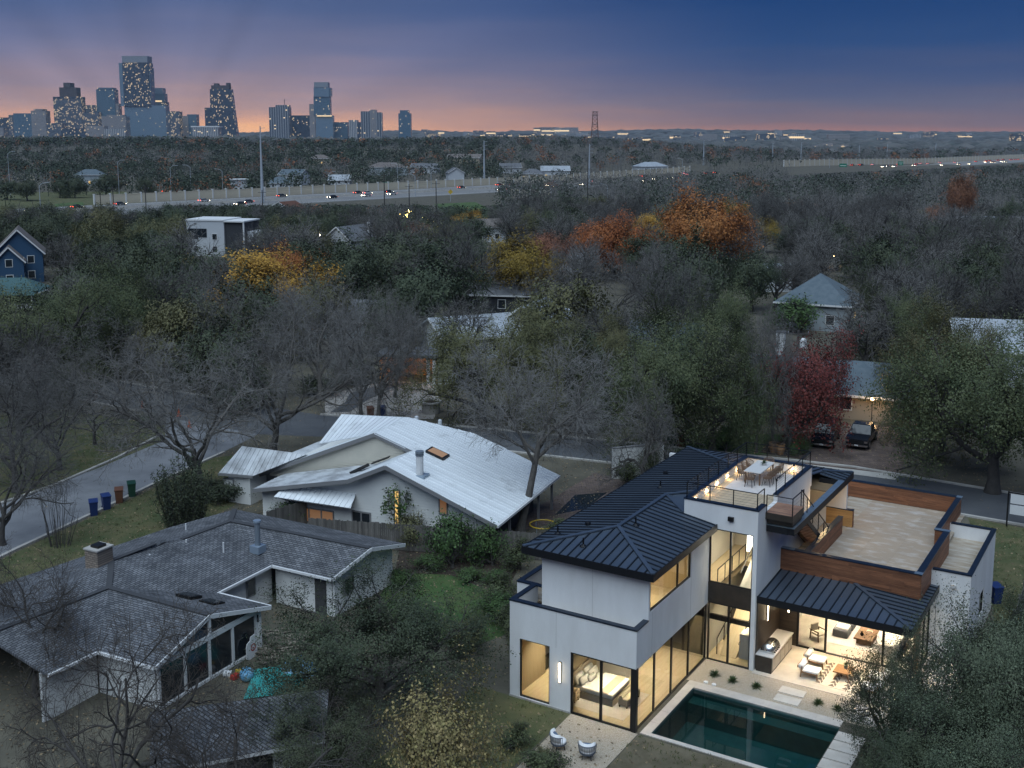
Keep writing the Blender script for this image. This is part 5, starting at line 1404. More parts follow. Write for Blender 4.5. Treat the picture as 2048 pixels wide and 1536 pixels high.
fence(2020, 1250, 2060, 1140, 'grey fence rail at the right edge beside the lawn')

# ---- small street things
def bin_(label, x, y, m, rz=.4, src=None):
    t = thing('wheelie_bin', label, 'bin', G(x, y), rz, 'wheeled bins at the kerb')
    MB().add([(-.24, -.26, 0), (.24, -.26, 0), (.24, .26, 0), (-.24, .26, 0), (-.3, -.34, 1.0), (.3, -.34, 1.0), (.3, .34, 1.0), (-.3, .34, 1.0)], [(3, 2, 1, 0), (4, 5, 6, 7), (0, 1, 5, 4), (1, 2, 6, 5), (2, 3, 7, 6), (3, 0, 4, 7)]).build('body', m, t)
    MB().wedge([(-.33, -.37, 1.02), (.33, -.37, 1.02), (.33, .38, 1.12), (-.33, .38, 1.12)], (0, 0, .06)).build('lid', m, t)
    for x_ in (-.25, .25): MB().tube([(x_ - .03, .3, .1), (x_ + .03, .3, .1)], .1, 10).build('wheel', 'black_metal', t)
    return t
bin_('blue wheeled bin nearest the bottom of the kerbside row', 188, 1030, 'blue_plastic'); bin_('blue wheeled bin second in the kerbside row', 213, 1018, 'blue_plastic', .6)
bin_('brown wheeled bin third in the kerbside row', 239, 1005, 'brown_plastic', .3); bin_('green wheeled bin at the top of the kerbside row', 264, 992, 'green_plastic')
bin_('dark bin at the kerb of the side street by the big trunk', 163, 792, 'blue_plastic'); bin_('brown bin at the kerb of the side street', 190, 800, 'brown_plastic')
bin_('brown bin beside the trunks of the gravel yard', 741, 836, 'brown_plastic'); bin_('blue bin behind the trunks of the gravel yard', 765, 834, 'blue_plastic')
bin_('dark green bin across the street from the metal roof', 1343, 893, 'green_plastic'); bin_('red brown bin across the street from the metal roof', 1362, 894, 'brown_plastic')
bin_('dark blue bin beside the white block of the modern house', 1990, 1205, 'blue_plastic', .2)
for i, (x, y) in enumerate(((285, 816), (358, 832), (379, 855))):
    t = thing('traffic_cone', ['orange traffic cone nearest the big trunk', 'orange traffic cone behind the leaning limb', 'orange traffic cone nearest the pale street'][i], 'cone', G(x, y), 0, 'traffic cones on the street')
    MB().lathe([(.17, .04), (.14, .2), (.04, .72), (.03, .75)], 10).build('cone_body', 'cone_orange' if 'cone_orange' in MATS else mat('cone_orange', (.55, .09, .02), .6), t); MB().box(-.2, .2, -.2, .2, 0, .04).build('base', 'cone_orange', t)
pl_ = thing('planter', 'round white concrete planter in the gravel yard', 'planter', G(862, 825)); MB().lathe([(.9, 0), (.95, 1.0), (1.15, 1.05), (1.15, 1.2), (.8, 1.2), (.8, 1.1)], 18).build('bowl', 'concrete', pl_, False); MB().lathe([(.78, 1.0), (.7, 1.12)], 16).build('soil', 'mulch', pl_)
sg = thing('sign_post', 'black frame sign post with two white panels on the side lawn', 'sign', G(2013, 1052), -R(31)); MB().box(-.05, .05, -.05, .05, 0, 2.6).build('post', 'black_metal', sg); MB().box(.05, 2.0, -.03, .03, 2.5, 2.58).build('arm', 'black_metal', sg)
MB().box(.15, 1.9, -.02, .02, 1.75, 2.45).build('panel', 'trim_white', sg); MB().box(.15, 1.9, -.02, .02, .95, 1.65).build('panel', 'trim_white', sg); MB().box(1.9, 2.0, -.05, .05, 0, 2.5).build('post', 'black_metal', sg)
fl = [(1547, 905), (1560, 908)]
for i, (x, y) in enumerate(fl):
    t = thing('clay_pot', ['tan clay pot in the bed beside the driveway, left of two', 'tan clay pot in the bed beside the driveway, right of two'][i], 'pot', G(x, y)); MB().lathe([(.3, 0), (.45, .5), (.4, .85), (.45, .9)], 14).build('body', 'teak', t); MB().lathe([(.3, .86), (.28, .9)], 12).build('soil', 'mulch', t)


# ---- parked pickup trucks
mat('car_black', (0.012, 0.013, 0.016), 0.22, 0.3); mat('car_glass', (0.02, 0.025, 0.03), 0.06); mat('tyre', (0.015, 0.015, 0.015), 0.9); mat('chrome', (0.6, 0.6, 0.62), 0.15, 1.0); mat('car_red', (0.18, 0.02, 0.015), 0.25, 0.3); mat('car_white', (0.6, 0.6, 0.6), 0.3); mat('car_grey', (0.12, 0.125, 0.13), 0.3, 0.3)


def vehicle(name, label, cat, loc, rz, paint='car_black', kind='suv', lit=False, group=None, detail=True):
    """nose towards -y"""
    t = thing(name, label, cat, loc, rz, group)
    w = .98; L = 5.4 if kind != 'car' else 4.5; hh = 1.0 if kind != 'car' else .82; top = 1.85 if kind != 'car' else 1.42
    y0 = -L / 2
    prof = {'suv': [(y0, .45), (y0, .95), (y0 + .25, 1.08), (y0 + 1.35, 1.15), (y0 + 1.45, 1.16), (L / 2, 1.12), (L / 2, .45)],
            'pickup': [(y0, .45), (y0, .98), (y0 + .25, 1.12), (y0 + 1.4, 1.18), (L / 2, 1.15), (L / 2, .5)],
            'car': [(y0, .35), (y0, .62), (y0 + .3, .74), (y0 + 1.2, .86), (L / 2 - .4, .9), (L / 2, .8), (L / 2, .35)]}[kind]
    mb = MB(); n = len(prof)
    for x, ins in ((-w, 0), (w, 0)):
        mb.v += [(x * (.94 if z < .6 else 1.0), y, z) for y, z in prof]
    mb.f = [tuple(range(n)), tuple(range(2 * n - 1, n - 1, -1))] + [(i, n + i, n + (i + 1) % n, (i + 1) % n) for i in range(n)]
    mb.build('body', paint, t)
    cy0, cy1 = (y0 + 1.35, L / 2 - .12) if kind == 'suv' else ((y0 + 1.4, y0 + 3.5) if kind == 'pickup' else (y0 + 1.1, L / 2 - .5))
    base = 1.14 if kind != 'car' else .87
    sl0, sl1 = (.75, .45) if kind == 'suv' else ((.75, .25) if kind == 'pickup' else (.8, .75))
    ti = .2
    v = [(-w + .04, cy0, base), (w - .04, cy0, base), (w - .04, cy1, base), (-w + .04, cy1, base), (-w + ti, cy0 + sl0, top), (w - ti, cy0 + sl0, top), (w - ti, cy1 - sl1, top), (-w + ti, cy1 - sl1, top)]
    MB().add(v, [(3, 2, 1, 0), (0, 1, 5, 4), (1, 2, 6, 5), (2, 3, 7, 6), (3, 0, 4, 7)]).build('windows', 'car_glass', t)
    MB().add([(p[0] * 1.01, p[1], p[2] - .03) for p in v[4:]] + [(p[0] * 1.0, p[1], p[2] + .05) for p in v[4:]], [(0, 1, 5, 4), (1, 2, 6, 5), (2, 3, 7, 6), (3, 0, 4, 7), (4, 5, 6, 7)]).build('roof', paint, t)
    if detail:
        pl = MB()
        for x in (-1, 1):
            pl.bar((x * (w - .04), cy0, base), (x * (w - ti), cy0 + sl0, top), .07); pl.bar((x * (w - .04), cy1, base), (x * (w - ti), cy1 - sl1, top), .09)
            my = (cy0 + sl0 + cy1 - sl1) / 2; pl.bar((x * (w - .03), my, base), (x * (w - ti + .01), my, top), .08)
        pl.build('pillar', paint, t)
        MB().box(-.62, .62, y0 - .03, y0, .58, .92).build('grille', 'black_metal', t); MB().box(-w, w, y0 - .08, y0 - .001, .38, .54).build('bumper', 'chrome' if kind != 'car' else paint, t)
        MB().box(-.16, .16, y0 - .095, y0 - .081, .42, .53).build('licence_plate', 'trim_white', t)
        for x in (-1, 1): MB().box(x * w - .06 if x > 0 else x * w - .02, x * w + .16 if x < 0 else x * w + .02, cy0 + .25, cy0 + .4, base, base + .2).build('mirror', paint, t)
    for x in (-1, 1):
        MB().box(min(x * .66, x * .95), max(x * .66, x * .95), y0 - .035, y0 - .001, .72 if kind != 'car' else .55, .9 if kind != 'car' else .68).build('headlight', 'lamp_head' if lit else 'chrome', t)
        MB().box(min(x * .74, x * .96), max(x * .74, x * .96), L / 2 + .001, L / 2 + .03, .6, .85).build('taillight', 'lamp_red' if lit else 'car_red', t)
        for y in (y0 + .95, L / 2 - 1.05):
            r = .40 if kind != 'car' else .33
            wo = MB().tube([(x * (w - .24), y, r), (x * (w + .02), y, r)], r, 16).build('wheel', 'tyre', t)
            if detail: MB().tube([(x * (w + .021), y, r), (x * (w + .03), y, r)], r * .6, 10).build('rim', 'chrome', wo)
    return t


vehicle('suv', 'large black suv parked on the paver driveway with a white plate', 'suv', G(1652, 884), R(-24), kind='suv')
vehicle('pickup_truck', 'black pickup truck parked beside the suv, half under the oak', 'truck', G(1724, 886), R(-28), kind='pickup')
# ================================================================== houses of the neighbourhood behind
LAND = [('the metal roofed house', -10.0, 84.0), ('the modern house', 12.0, 60.0), ('the shingled house', -20.0, 62.0)]
KEEP = []          # discs where no tree of the scatter may stand: (x, y, r)
mat('wall_blue', (0.022, 0.07, 0.14), 0.8); mat('wall_white', (0.48, 0.50, 0.52), 0.85); mat('wall_grey', (0.30, 0.34, 0.36), 0.85); mat('wall_tan', (0.34, 0.29, 0.22), 0.85); mat('wall_dark', (0.035, 0.037, 0.042), 0.8)
mat('roof_grey', (0.10, 0.105, 0.115), 0.9, col2=(0.15, 0.155, 0.165), scale=1.2, bump=.3, bscale=5); mat('roof_brown', (0.13, 0.11, 0.10), 0.9, col2=(0.18, 0.155, 0.14), scale=1.2); mat('roof_blue', (0.085, 0.115, 0.135), 0.9, col2=(0.115, 0.145, 0.165), scale=1.5)
mat('roof_teal', (0.05, 0.11, 0.115), 0.85); mat('roof_pale', (0.38, 0.41, 0.44), 0.6, 0.1, col2=(0.31, 0.335, 0.36), scale=.8)


def house(name, label, loc, rz, w, d, h, roof='gable', rise=2.0, wall='wall_white', rm='roof_grey', over=.5, wins=3, lit=(), storeys=1, chimney=None, ribs=0, porch=False, short=None, flat_t=.5):
    """front faces -y; ridge along x for gable_x, along y for gable"""
    t = thing(name, label, 'house', loc, rz)
    x0, x1, y0, y1 = -w / 2, w / 2, -d / 2, d / 2
    mb = MB()
    if roof == 'gable': mb.add([(x0, y0, -.5), (x1, y0, -.5), (x1, y0, h), (0, y0, h + rise - .15), (x0, y0, h), (x0, y1, -.5), (x1, y1, -.5), (x1, y1, h), (0, y1, h + rise - .15), (x0, y1, h)], [(0, 1, 2, 3, 4), (9, 8, 7, 6, 5), (1, 6, 7, 2), (5, 0, 4, 9)])
    elif roof == 'gable_x': mb.add([(x0, y0, -.5), (x0, y1, -.5), (x0, y1, h), (x0, 0, h + rise - .15), (x0, y0, h), (x1, y0, -.5), (x1, y1, -.5), (x1, y1, h), (x1, 0, h + rise - .15), (x1, y0, h)], [(4, 3, 2, 1, 0), (5, 6, 7, 8, 9), (0, 5, 9, 4), (1, 2, 7, 6)])
    else: mb.box(x0, x1, y0, y1, -.5, h)
    mb.build('wall', wall, t)
    X0, X1, Y0, Y1 = x0 - over, x1 + over, y0 - over, y1 + over
    k = rise / (w / 2) if roof == 'gable' else rise / (d / 2)
    e = h - k * over * .9 if roof != 'flat' else h
    if roof == 'gable':
        pl = [[(X0, Y0, e), (0, Y0, h + rise), (0, Y1, h + rise), (X0, Y1, e)], [(0, Y0, h + rise), (X1, Y0, e), (X1, Y1, e), (0, Y1, h + rise)]]
        rk = [((X0, Y0, e), (0, Y0, h + rise)), ((X1, Y0, e), (0, Y0, h + rise))]
    elif roof == 'gable_x':
        pl = [[(X0, Y0, e), (X1, Y0, e), (X1, 0, h + rise), (X0, 0, h + rise)], [(X0, 0, h + rise), (X1, 0, h + rise), (X1, Y1, e), (X0, Y1, e)]]
        rk = [((X1, Y0, e), (X1, 0, h + rise)), ((X0, Y0, e), (X0, 0, h + rise)), ((X0, Y0, e), (X1, Y0, e))]
    elif roof == 'hip':
        q = max(0.0, w - d) / 2; r0, r1 = (-q, 0, h + rise), (q, 0, h + rise)
        pl = [[(X0, Y0, e), (X1, Y0, e), r1, r0] if q > .05 else [(X0, Y0, e), (X1, Y0, e), r0], [(X1, Y0, e), (X1, Y1, e), r1], [(X1, Y1, e), (X0, Y1, e), r0, r1] if q > .05 else [(X1, Y1, e), (X0, Y1, e), r0], [(X0, Y1, e), (X0, Y0, e), r0]]
        rk = [((X0, Y0, e), (X1, Y0, e)), ((X1, Y0, e), (X1, Y1, e))]
    else:
        pl = [[(X0, Y0, h + flat_t), (X1, Y0, h + flat_t), (X1, Y1, h + flat_t), (X0, Y1, h + flat_t)]]
        rk = []
    ro = None
    for p in pl:
        ro = MB().wedge(p, (0, 0, -.16 if roof != 'flat' else -flat_t)).build('roof', rm, t)
        if ribs: seam_roof(ro, [Vector(v) + Vector((0, 0, .06)) for v in p], (0, 1, .3) if roof != 'gable' else (1, 0, .3), rm, ribs, th=.03, seam=.04, seam_w=.04)
    for a, b in rk: MB().bar(Vector(a) + Vector((0, -.04, -.08)), Vector(b) + Vector((0, -.04, -.08)), .08, .24).build('trim_board', 'trim_white', t)
    n = 0
    for st in range(storeys):
        zc = 1.0 + st * 2.9
        for i in range(wins):
            xc = x0 + w * (i + .5) / wins; ww = min(.55, w / wins * .3)
            if zc + 1.3 > h + (rise * .4 if roof == 'gable' else 0): continue
            f_ = MB().box(xc - ww - .1, xc + ww + .1, y0 - .06, y0 - .002, zc - .1, zc + 1.4).build('window', 'trim_white', t)
            MB().box(xc - ww, xc + ww, y0 - .075, y0 - .061, zc, zc + 1.3).build('pane', 'window_lit' if n in lit else 'window_dark', f_); n += 1
        yc = 0
        f_ = MB().box(x1 + .002, x1 + .06, yc - .7, yc + .7, zc - .1, zc + 1.4).build('window', 'trim_white', t); MB().box(x1 + .061, x1 + .075, yc - .6, yc + .6, zc, zc + 1.3).build('pane', 'window_lit' if 's%d' % st in lit else 'window_dark', f_)
    if chimney is not None:
        cx, cy, ch = chimney; c_ = MB().box(cx - .45, cx + .45, cy - .45, cy + .45, h * .5, ch).build('chimney', 'trim_white', t); MB().box(cx - .52, cx + .52, cy - .52, cy + .52, ch, ch + .12).build('chimney_cap', 'roof_grey', c_)
    if porch:
        MB().wedge([(x0 - .2, y0 - 2.4, 2.4), (x1 + .2, y0 - 2.4, 2.4), (x1 + .2, y0 - .05, 3.1), (x0 - .2, y0 - .05, 3.1)], (0, 0, -.12)).build('porch_roof', rm, t)
        for i in range(4): MB().box(x0 + (w - .3) * i / 3, x0 + (w - .3) * i / 3 + .16, y0 - 2.3, y0 - 2.14, 0, 2.3).build('porch_post', 'trim_white', t)
        for i in range(3): MB().box(x0 + .2 + (w - .3) * i / 3, x0 + (w - .3) * (i + 1) / 3 - .05, y0 - 2.26, y0 - 2.2, .15, .95).build('porch_rail', 'trim_white', t)
    KEEP.append((loc[0], loc[1], max(w, d) * .62))
    if short: LAND.append((short, loc[0], loc[1]))
    return t


def hp(x, y, z=0.0): q = G(x, y); q.z = z; return q


house('gabled_house', 'dark blue gabled house with white trim at the left edge', hp(42, 560), R(22), 8.5, 11, 6.0, 'gable', 4.3, 'wall_blue', 'roof_brown', .5, 2, storeys=2, short='the dark blue gabled house')
house('cottage', 'small dark blue front gable beside the taller blue house', hp(22, 572), R(22), 5.0, 5, 5.0, 'gable', 2.6, 'wall_blue', 'roof_brown', .4, 1, storeys=2)
house('porch_cottage', 'low teal roofed cottage with a white railed porch at the left edge', hp(22, 610), R(4), 11, 6, 2.8, 'hip', 1.8, 'wall_grey', 'roof_teal', .5, 3, porch=True, short='the porch cottage')
mh = house('modern_box_house', 'white flat roofed two storey box house with a dark glazed corner', hp(430, 508), R(-12), 9.5, 9, 8.2, 'flat', 0, 'wall_white', 'trim_white', .15, 2, storeys=2, short='the white box house', flat_t=.35)
MB().box(4.78, 9.6, -4.0, 4.0, -.5, 8.0).build('glazed_wing', 'wall_dark', mh); MB().box(4.76, 9.9, -4.6, 4.2, 8.0, 8.3).build('wing_roof', 'trim_white', mh); MB().box(9.5, 9.8, -4.5, -4.2, 0, 8.0).build('wing_post', 'trim_white', mh); MB().box(9.9, 13, -3, 3, -.5, 5.8).build('side_wing', 'wall_white', mh)
MB().box(-4.2, .4, -4.6, -4.502, 4.4, 6.4).build('window_band', 'window_dark', mh)
house('gable_house', 'white gable house with a grey roof and white chimney in the trees', hp(702, 502), R(-28), 8, 11, 3.2, 'gable', 3.1, 'wall_white', 'roof_grey', .4, 2, chimney=(2.5, 4.5, 7.0), short='the white gable house')
house('white_house', 'white house with two dark windows below the green bank', hp(975, 482), R(6), 9, 8, 4.2, 'gable_x', 1.8, 'wall_white', 'roof_brown', .4, 2, short='the two window house')
house('tan_roof_house', 'house with a brown hipped roof left of the mustard tree', hp(945, 575), R(-20), 12, 10, 3.0, 'hip', 2.6, 'wall_tan', 'roof_brown', .5, 3, short='the brown roofed house')
house('dark_house', 'dark blue black house with white framed windows under the mustard tree', hp(1010, 622), R(-8), 12, 7, 3.2, 'gable_x', 1.2, 'wall_dark', 'roof_grey', .4, 3, short='the dark low house')
house('pale_roof_house', 'house with a pale metal roof behind the pinkish tree', hp(1108, 540), R(-4), 13, 8, 2.8, 'gable_x', 2.0, 'wall_white', 'roof_pale', .4, 3, ribs=.9, short='the pale roofed house')
house('ribbed_roof_house', 'pale ribbed metal roof behind the olive live oak', hp(1000, 700), R(24), 19, 9, 3.0, 'gable_x', 1.9, 'wall_white', 'roof_pale', .5, 4, ribs=.9, short='the ribbed metal roof')
house('tan_gable', 'cream gable with a small vent pipe beside the ribbed metal roof', hp(1072, 690), R(-22), 6, 10, 4.0, 'gable', 2.0, 'siding_cream', 'roof_pale', .4, 1, ribs=.9, short='the cream gable')
house('grey_roof_house', 'low grey roofed house between the orange tree and the bare oaks', hp(715, 668), R(-10), 16, 9, 2.8, 'hip', 2.2, 'wall_grey', 'roof_grey', .5, 3, ribs=0, short='the low grey roofed house')
hq = house('hip_house', 'pale blue grey house with a steep hipped shingle roof and a lit window', hp(1637, 650), R(-26), 10.2, 10.2, 4.2, 'hip', 3.6, 'wall_grey', 'roof_blue', .5, 2, lit=('s0',), short='the hipped house')
house('slate_house', 'long slate grey roofed house with a white front gable', hp(1290, 728), R(-14), 17, 9, 2.8, 'gable_x', 2.6, 'wall_white', 'roof_blue', .5, 3, short='the long slate roofed house')
house('gable_porch', 'small white front gable of the slate roofed house', hp(1275, 750), R(-14), 4, 4, 2.8, 'gable', 1.6, 'wall_white', 'roof_blue', .4, 1)
house('long_shingle_house', 'dark shingled house behind the red tree with a white chimney', hp(1640, 810), R(-22), 24, 10, 2.8, 'gable_x', 2.2, 'wall_tan', 'roof_blue', .6, 4, chimney=(-4.5, 1.5, 7.2), short='the long shingled house')
house('right_edge_house', 'white house with a ribbed grey metal roof at the right edge', hp(2040, 765), R(-12), 15, 10, 4.6, 'gable_x', 2.6, 'wall_white', 'roof_pale', .5, 3, ribs=.8, short='the right edge house')
house('white_flat_house', 'white flat roofed building beside the orange tree', hp(1552, 578), R(-6), 10, 8, 3.8, 'flat', 0, 'wall_white', 'roof_pale', .2, 3, short='the white flat building')
house('long_grey_house', 'long grey roofed building at the right edge below the rust coloured cypress', hp(2010, 478), R(-3), 26, 12, 3.4, 'gable_x', 2.8, 'wall_grey', 'roof_grey', .5, 5, short='the long grey building')
house('little_lit_shed', 'tiny shed with a lit gable among the bare trees', hp(1510, 475), R(0), 4.5, 4, 3.2, 'gable', 1.6, 'wall_white', 'roof_grey', .3, 1, lit=(0,), short='the tiny lit shed')
house('red_roof_house', 'small white house with a dark red roof near the highway', hp(575, 438), R(-24), 12, 9, 3.0, 'gable', 3.0, 'wall_white', 'brown_plastic', .4, 2, short='the red roofed house')
house('far_gable_house', 'grey roofed house half hidden left of the white box house', hp(330, 470), R(8), 12, 9, 3, 'gable_x', 2.4, 'wall_white', 'roof_grey', .4, 3)
# carport with an orange light
cp = thing('carport', 'open carport with orange lit walls and pale pillars behind the gravel yard', 'carport', hp(825, 762), R(-10)); LAND.append(('the orange lit carport', hp(825, 762).x, hp(825, 762).y)); KEEP.append((hp(815, 770).x, hp(815, 770).y, 7))
MB().box(-3.6, 2.4, 3.2, 3.4, 0, 3.0).build('back_wall', 'timber_glow_tint', cp); MB().box(-3.6, -3.45, -1, 3.2, 0, 3.0).build('side_wall', 'timber_glow_tint', cp); MB().box(-3.9, 5.5, -1.5, 3.7, 3.0, 3.35).build('roof', 'roof_grey', cp)
MB().box(2.4, 5.2, 0, 3.4, 0, 3.0).build('store_room', 'wall_white', cp)
for x in (2.0, 2.7, 3.4, 4.1): MB().box(x, x + .35, -1.3, -.9, 0, 3.0).build('pillar', 'trim_white', cp)
l = bpy.data.lights.new('carport_lamp', 'POINT'); l.energy = 80; l.color = (1, .45, .12); l.shadow_soft_size = .2
o = bpy.data.objects.new('carport_lamp', l); COL.objects.link(o); o.parent = cp; o.location = (-.6, .8, 2.8)
MB().box(-.8, -.4, .6, 1.0, 2.93, 2.99).build('lamp_fitting', 'lamp_amber', cp)
# porch lamps that show as points of light
for i, (x, y, z, Y, e, lab) in enumerate(((1745, 798, 2.6, None, 55, 'glowing wall lamp of the shingled house beside the big oak'), (1252, 509, 3.0, 232, 30, 'small white lamp glowing under the orange trees'), (640, 470, 3.0, 262, 30, 'small white lamp left of the white gable house'), (948, 494, 3.0, 285, 30, 'small lamp beside the mustard tree'), (1668, 513, 3, 240, 40, 'small amber lamp above the hipped house'), (1892, 449, 3, 300, 30, 'tiny lamp by the rust coloured cypress'))):
    q = G(x, y, z)
    if Y: q = GY(x, y, Y); z = q.z
    t = thing('wall_lamp', lab, 'lamp', (q.x, q.y, 0)); MB().tube([(0, 0, 0), (0, 0, z)], .04, 6).build('stand', 'rail', t); MB().lathe([(.02, -.16), (.14, -.08), (.17, .0), (.14, .1), (.02, .18)], 8, (0, 0, z)).build('bulb', 'lamp_amber' if i in (0, 4) else 'lamp_head', t)
    l = bpy.data.lights.new('bulb_light', 'POINT'); l.energy = e; l.color = (1, .62, .28); l.shadow_soft_size = .2
    o = bpy.data.objects.new('bulb_light', l); COL.objects.link(o); o.parent = t; o.location = (0, -.3, z)
# ================================================================== trees
mat('bark', (0.075, 0.067, 0.058), 0.95, col2=(0.13, 0.118, 0.105), scale=3, stretch=(4, 4, .6), bump=.5, rnd=.12)
mat('bark_dark', (0.046, 0.042, 0.038), 0.95, col2=(0.078, 0.07, 0.063), scale=3, bump=.4, rnd=.12)
mat('twig', (0.205, 0.198, 0.185), 0.95, rnd=.22)
mat('twig_dark', (0.125, 0.12, 0.112), 0.95, rnd=.2)
mat('twig_brown', (0.09, 0.075, 0.062), 0.95, rnd=.2)
mat('leaf_oak', (0.038, 0.054, 0.029), 0.75, col2=(0.082, 0.097, 0.05), scale=.35, island=.16, rnd=.5, transl=.15)
mat('leaf_olive', (0.10, 0.105, 0.045), 0.75, col2=(0.165, 0.15, 0.065), scale=.35, island=.16, rnd=.4, transl=.15)
mat('leaf_live', (0.054, 0.078, 0.032), 0.75, col2=(0.125, 0.14, 0.060), scale=.4, island=.16, rnd=.3, transl=.15)
mat('leaf_green', (0.05, 0.10, 0.028), 0.7, col2=(0.09, 0.14, 0.042), scale=.6, island=.4, rnd=.3, transl=.2)
mat('leaf_grey', (0.072, 0.098, 0.056), 0.75, col2=(0.125, 0.15, 0.09), scale=.5, island=.45, rnd=.2, transl=.15)
mat('leaf_orange', (0.32, 0.10, 0.028), 0.75, col2=(0.38, 0.145, 0.038), scale=.3, island=.4, rnd=.25, transl=.15)
mat('leaf_rust', (0.27, 0.125, 0.065), 0.75, col2=(0.21, 0.095, 0.05), scale=.3, island=.4, rnd=.25, transl=.15)
mat('leaf_mustard', (0.20, 0.145, 0.02), 0.75, col2=(0.26, 0.17, 0.025), scale=.3, island=.35, transl=.15)
mat('leaf_amber', (0.42, 0.225, 0.03), 0.75, col2=(0.48, 0.28, 0.05), scale=.3, island=.35, transl=.15)
mat('leaf_red', (0.125, 0.022, 0.02), 0.75, col2=(0.18, 0.042, 0.03), scale=.4, island=.45, transl=.15)
mat('leaf_yellow', (0.36, 0.27, 0.12), 0.75, col2=(0.22, 0.20, 0.07), scale=1.2, island=.35, transl=.2)


def np_mesh(name, V, F, m, smooth=False):
    me = bpy.data.meshes.new(name)
    V = np.asarray(V, dtype=np.float32); F = np.asarray(F, dtype=np.int32)
    me.vertices.add(len(V)); me.vertices.foreach_set('co', V.ravel())
    k = F.shape[1]
    me.loops.add(F.size); me.loops.foreach_set('vertex_index', F.ravel())
    me.polygons.add(len(F)); me.polygons.foreach_set('loop_start', np.arange(0, F.size, k, dtype=np.int32)); me.polygons.foreach_set('loop_total', np.full(len(F), k, dtype=np.int32))
    me.materials.append(MATS[m])
    me.update(calc_edges=True); me.validate()
    if smooth: me.polygons.foreach_set('use_smooth', [True] * len(me.polygons))
    return me


def norm(a): return a / np.maximum(np.linalg.norm(a, axis=-1, keepdims=True), 1e-9)


def tubes(Pn, Rn, sides):
    """Pn (n,k,3), Rn (n,k) -> verts, quads"""
    n, k, _ = Pn.shape
    T = np.empty_like(Pn); T[:, 1:-1] = Pn[:, 2:] - Pn[:, :-2]; T[:, 0] = Pn[:, 1] - Pn[:, 0]; T[:, -1] = Pn[:, -1] - Pn[:, -2]
    T = norm(T)
    ref = np.where(np.abs(T[:, :1, 2:3]) > .9, np.array([[[1., 0, 0]]]), np.array([[[0, 0, 1.]]]))
    X = norm(np.cross(T, np.broadcast_to(ref, T.shape))); Y = np.cross(T, X)
    a = np.arange(sides) * 2 * np.pi / sides
    V = Pn[:, :, None, :] + (X[:, :, None, :] * np.cos(a)[None, None, :, None] + Y[:, :, None, :] * np.sin(a)[None, None, :, None]) * Rn[:, :, None, None]
    idx = np.arange(n * k * sides).reshape(n, k, sides)
    A = idx[:, :-1, :]; B = np.roll(idx, -1, axis=2)[:, :-1, :]; C = np.roll(idx, -1, axis=2)[:, 1:, :]; D = idx[:, 1:, :]
    return V.reshape(-1, 3), np.stack([A, B, C, D], -1).reshape(-1, 4)


def grow(seed, spec, trunk):
    """trunk: (length, radius, lean, k); spec rows: children, length, angle lo, hi, radius ratio, segments, up pull, wobble, t0"""
    rg = np.random.default_rng(seed)
    L0, r0, lean, k = trunk
    p = [np.zeros(3)]; d = np.array([lean, lean * .3, 1.0]); d /= np.linalg.norm(d)
    for i in range(k - 1):
        d = norm(d + rg.normal(0, .07, 3)); p.append(p[-1] + d * L0 / (k - 1))
    lv = [(np.array([p]), np.array([np.linspace(r0, r0 * .62, k)]))]
    lv[0][1][0, 0] *= 1.35
    for (nc, ln, a0, a1, rr, kk, up, wob, t0) in spec:
        Pp, Rp = lv[-1]; n, kp, _ = Pp.shape
        m = n * nc
        par = np.repeat(np.arange(n), nc)
        t = t0 + (1 - t0) * ((np.tile(np.arange(nc), n) + rg.uniform(0.2, 1, m)) / nc); t = np.clip(t, 0, .999)
        f = t * (kp - 1); i = f.astype(int); fr = (f - i)[:, None]
        base = Pp[par, i] * (1 - fr) + Pp[par, i + 1] * fr
        rad = Rp[par, i] * (1 - fr[:, 0]) + Rp[par, i + 1] * fr[:, 0]
        tan = norm(Pp[par, i + 1] - Pp[par, i])
        ref = norm(rg.normal(size=(m, 3))); side = norm(np.cross(tan, ref))
        az = np.tile(np.arange(nc), n) * 2.4 + rg.uniform(0, 1.2, m)
        o1 = norm(np.cross(tan, np.where(np.abs(tan[:, 2:3]) > .9, [[1., 0, 0]], [[0, 0, 1.]]))); o2 = np.cross(tan, o1)
        side = o1 * np.cos(az)[:, None] + o2 * np.sin(az)[:, None]
        ang = np.radians(rg.uniform(a0, a1, m))[:, None]
        d = norm(tan * np.cos(ang) + side * np.sin(ang))
        ll = ln * rg.uniform(.65, 1.2, m) * (1.15 - .35 * t)
        Pc = np.empty((m, kk, 3)); Pc[:, 0] = base
        for s_ in range(1, kk):
            d = norm(d + rg.normal(0, wob, (m, 3)) + np.array([0, 0, up]))
            Pc[:, s_] = Pc[:, s_ - 1] + d * (ll / (kk - 1))[:, None]
        Rc = (rad * rr)[:, None] * np.linspace(1, .45, kk)[None, :]
        lv.append((Pc, Rc))
    return lv, rg


def wood_mesh(name, lv, lo, hi, m, sides, rmin=0.0):
    VV, FF, o = [], [], 0
    for i in range(lo, hi):
        v, f_ = tubes(lv[i][0], np.maximum(lv[i][1], rmin), sides[i])
        VV.append(v); FF.append(f_ + o); o += len(v)
    return np_mesh(name, np.concatenate(VV), np.concatenate(FF), m)


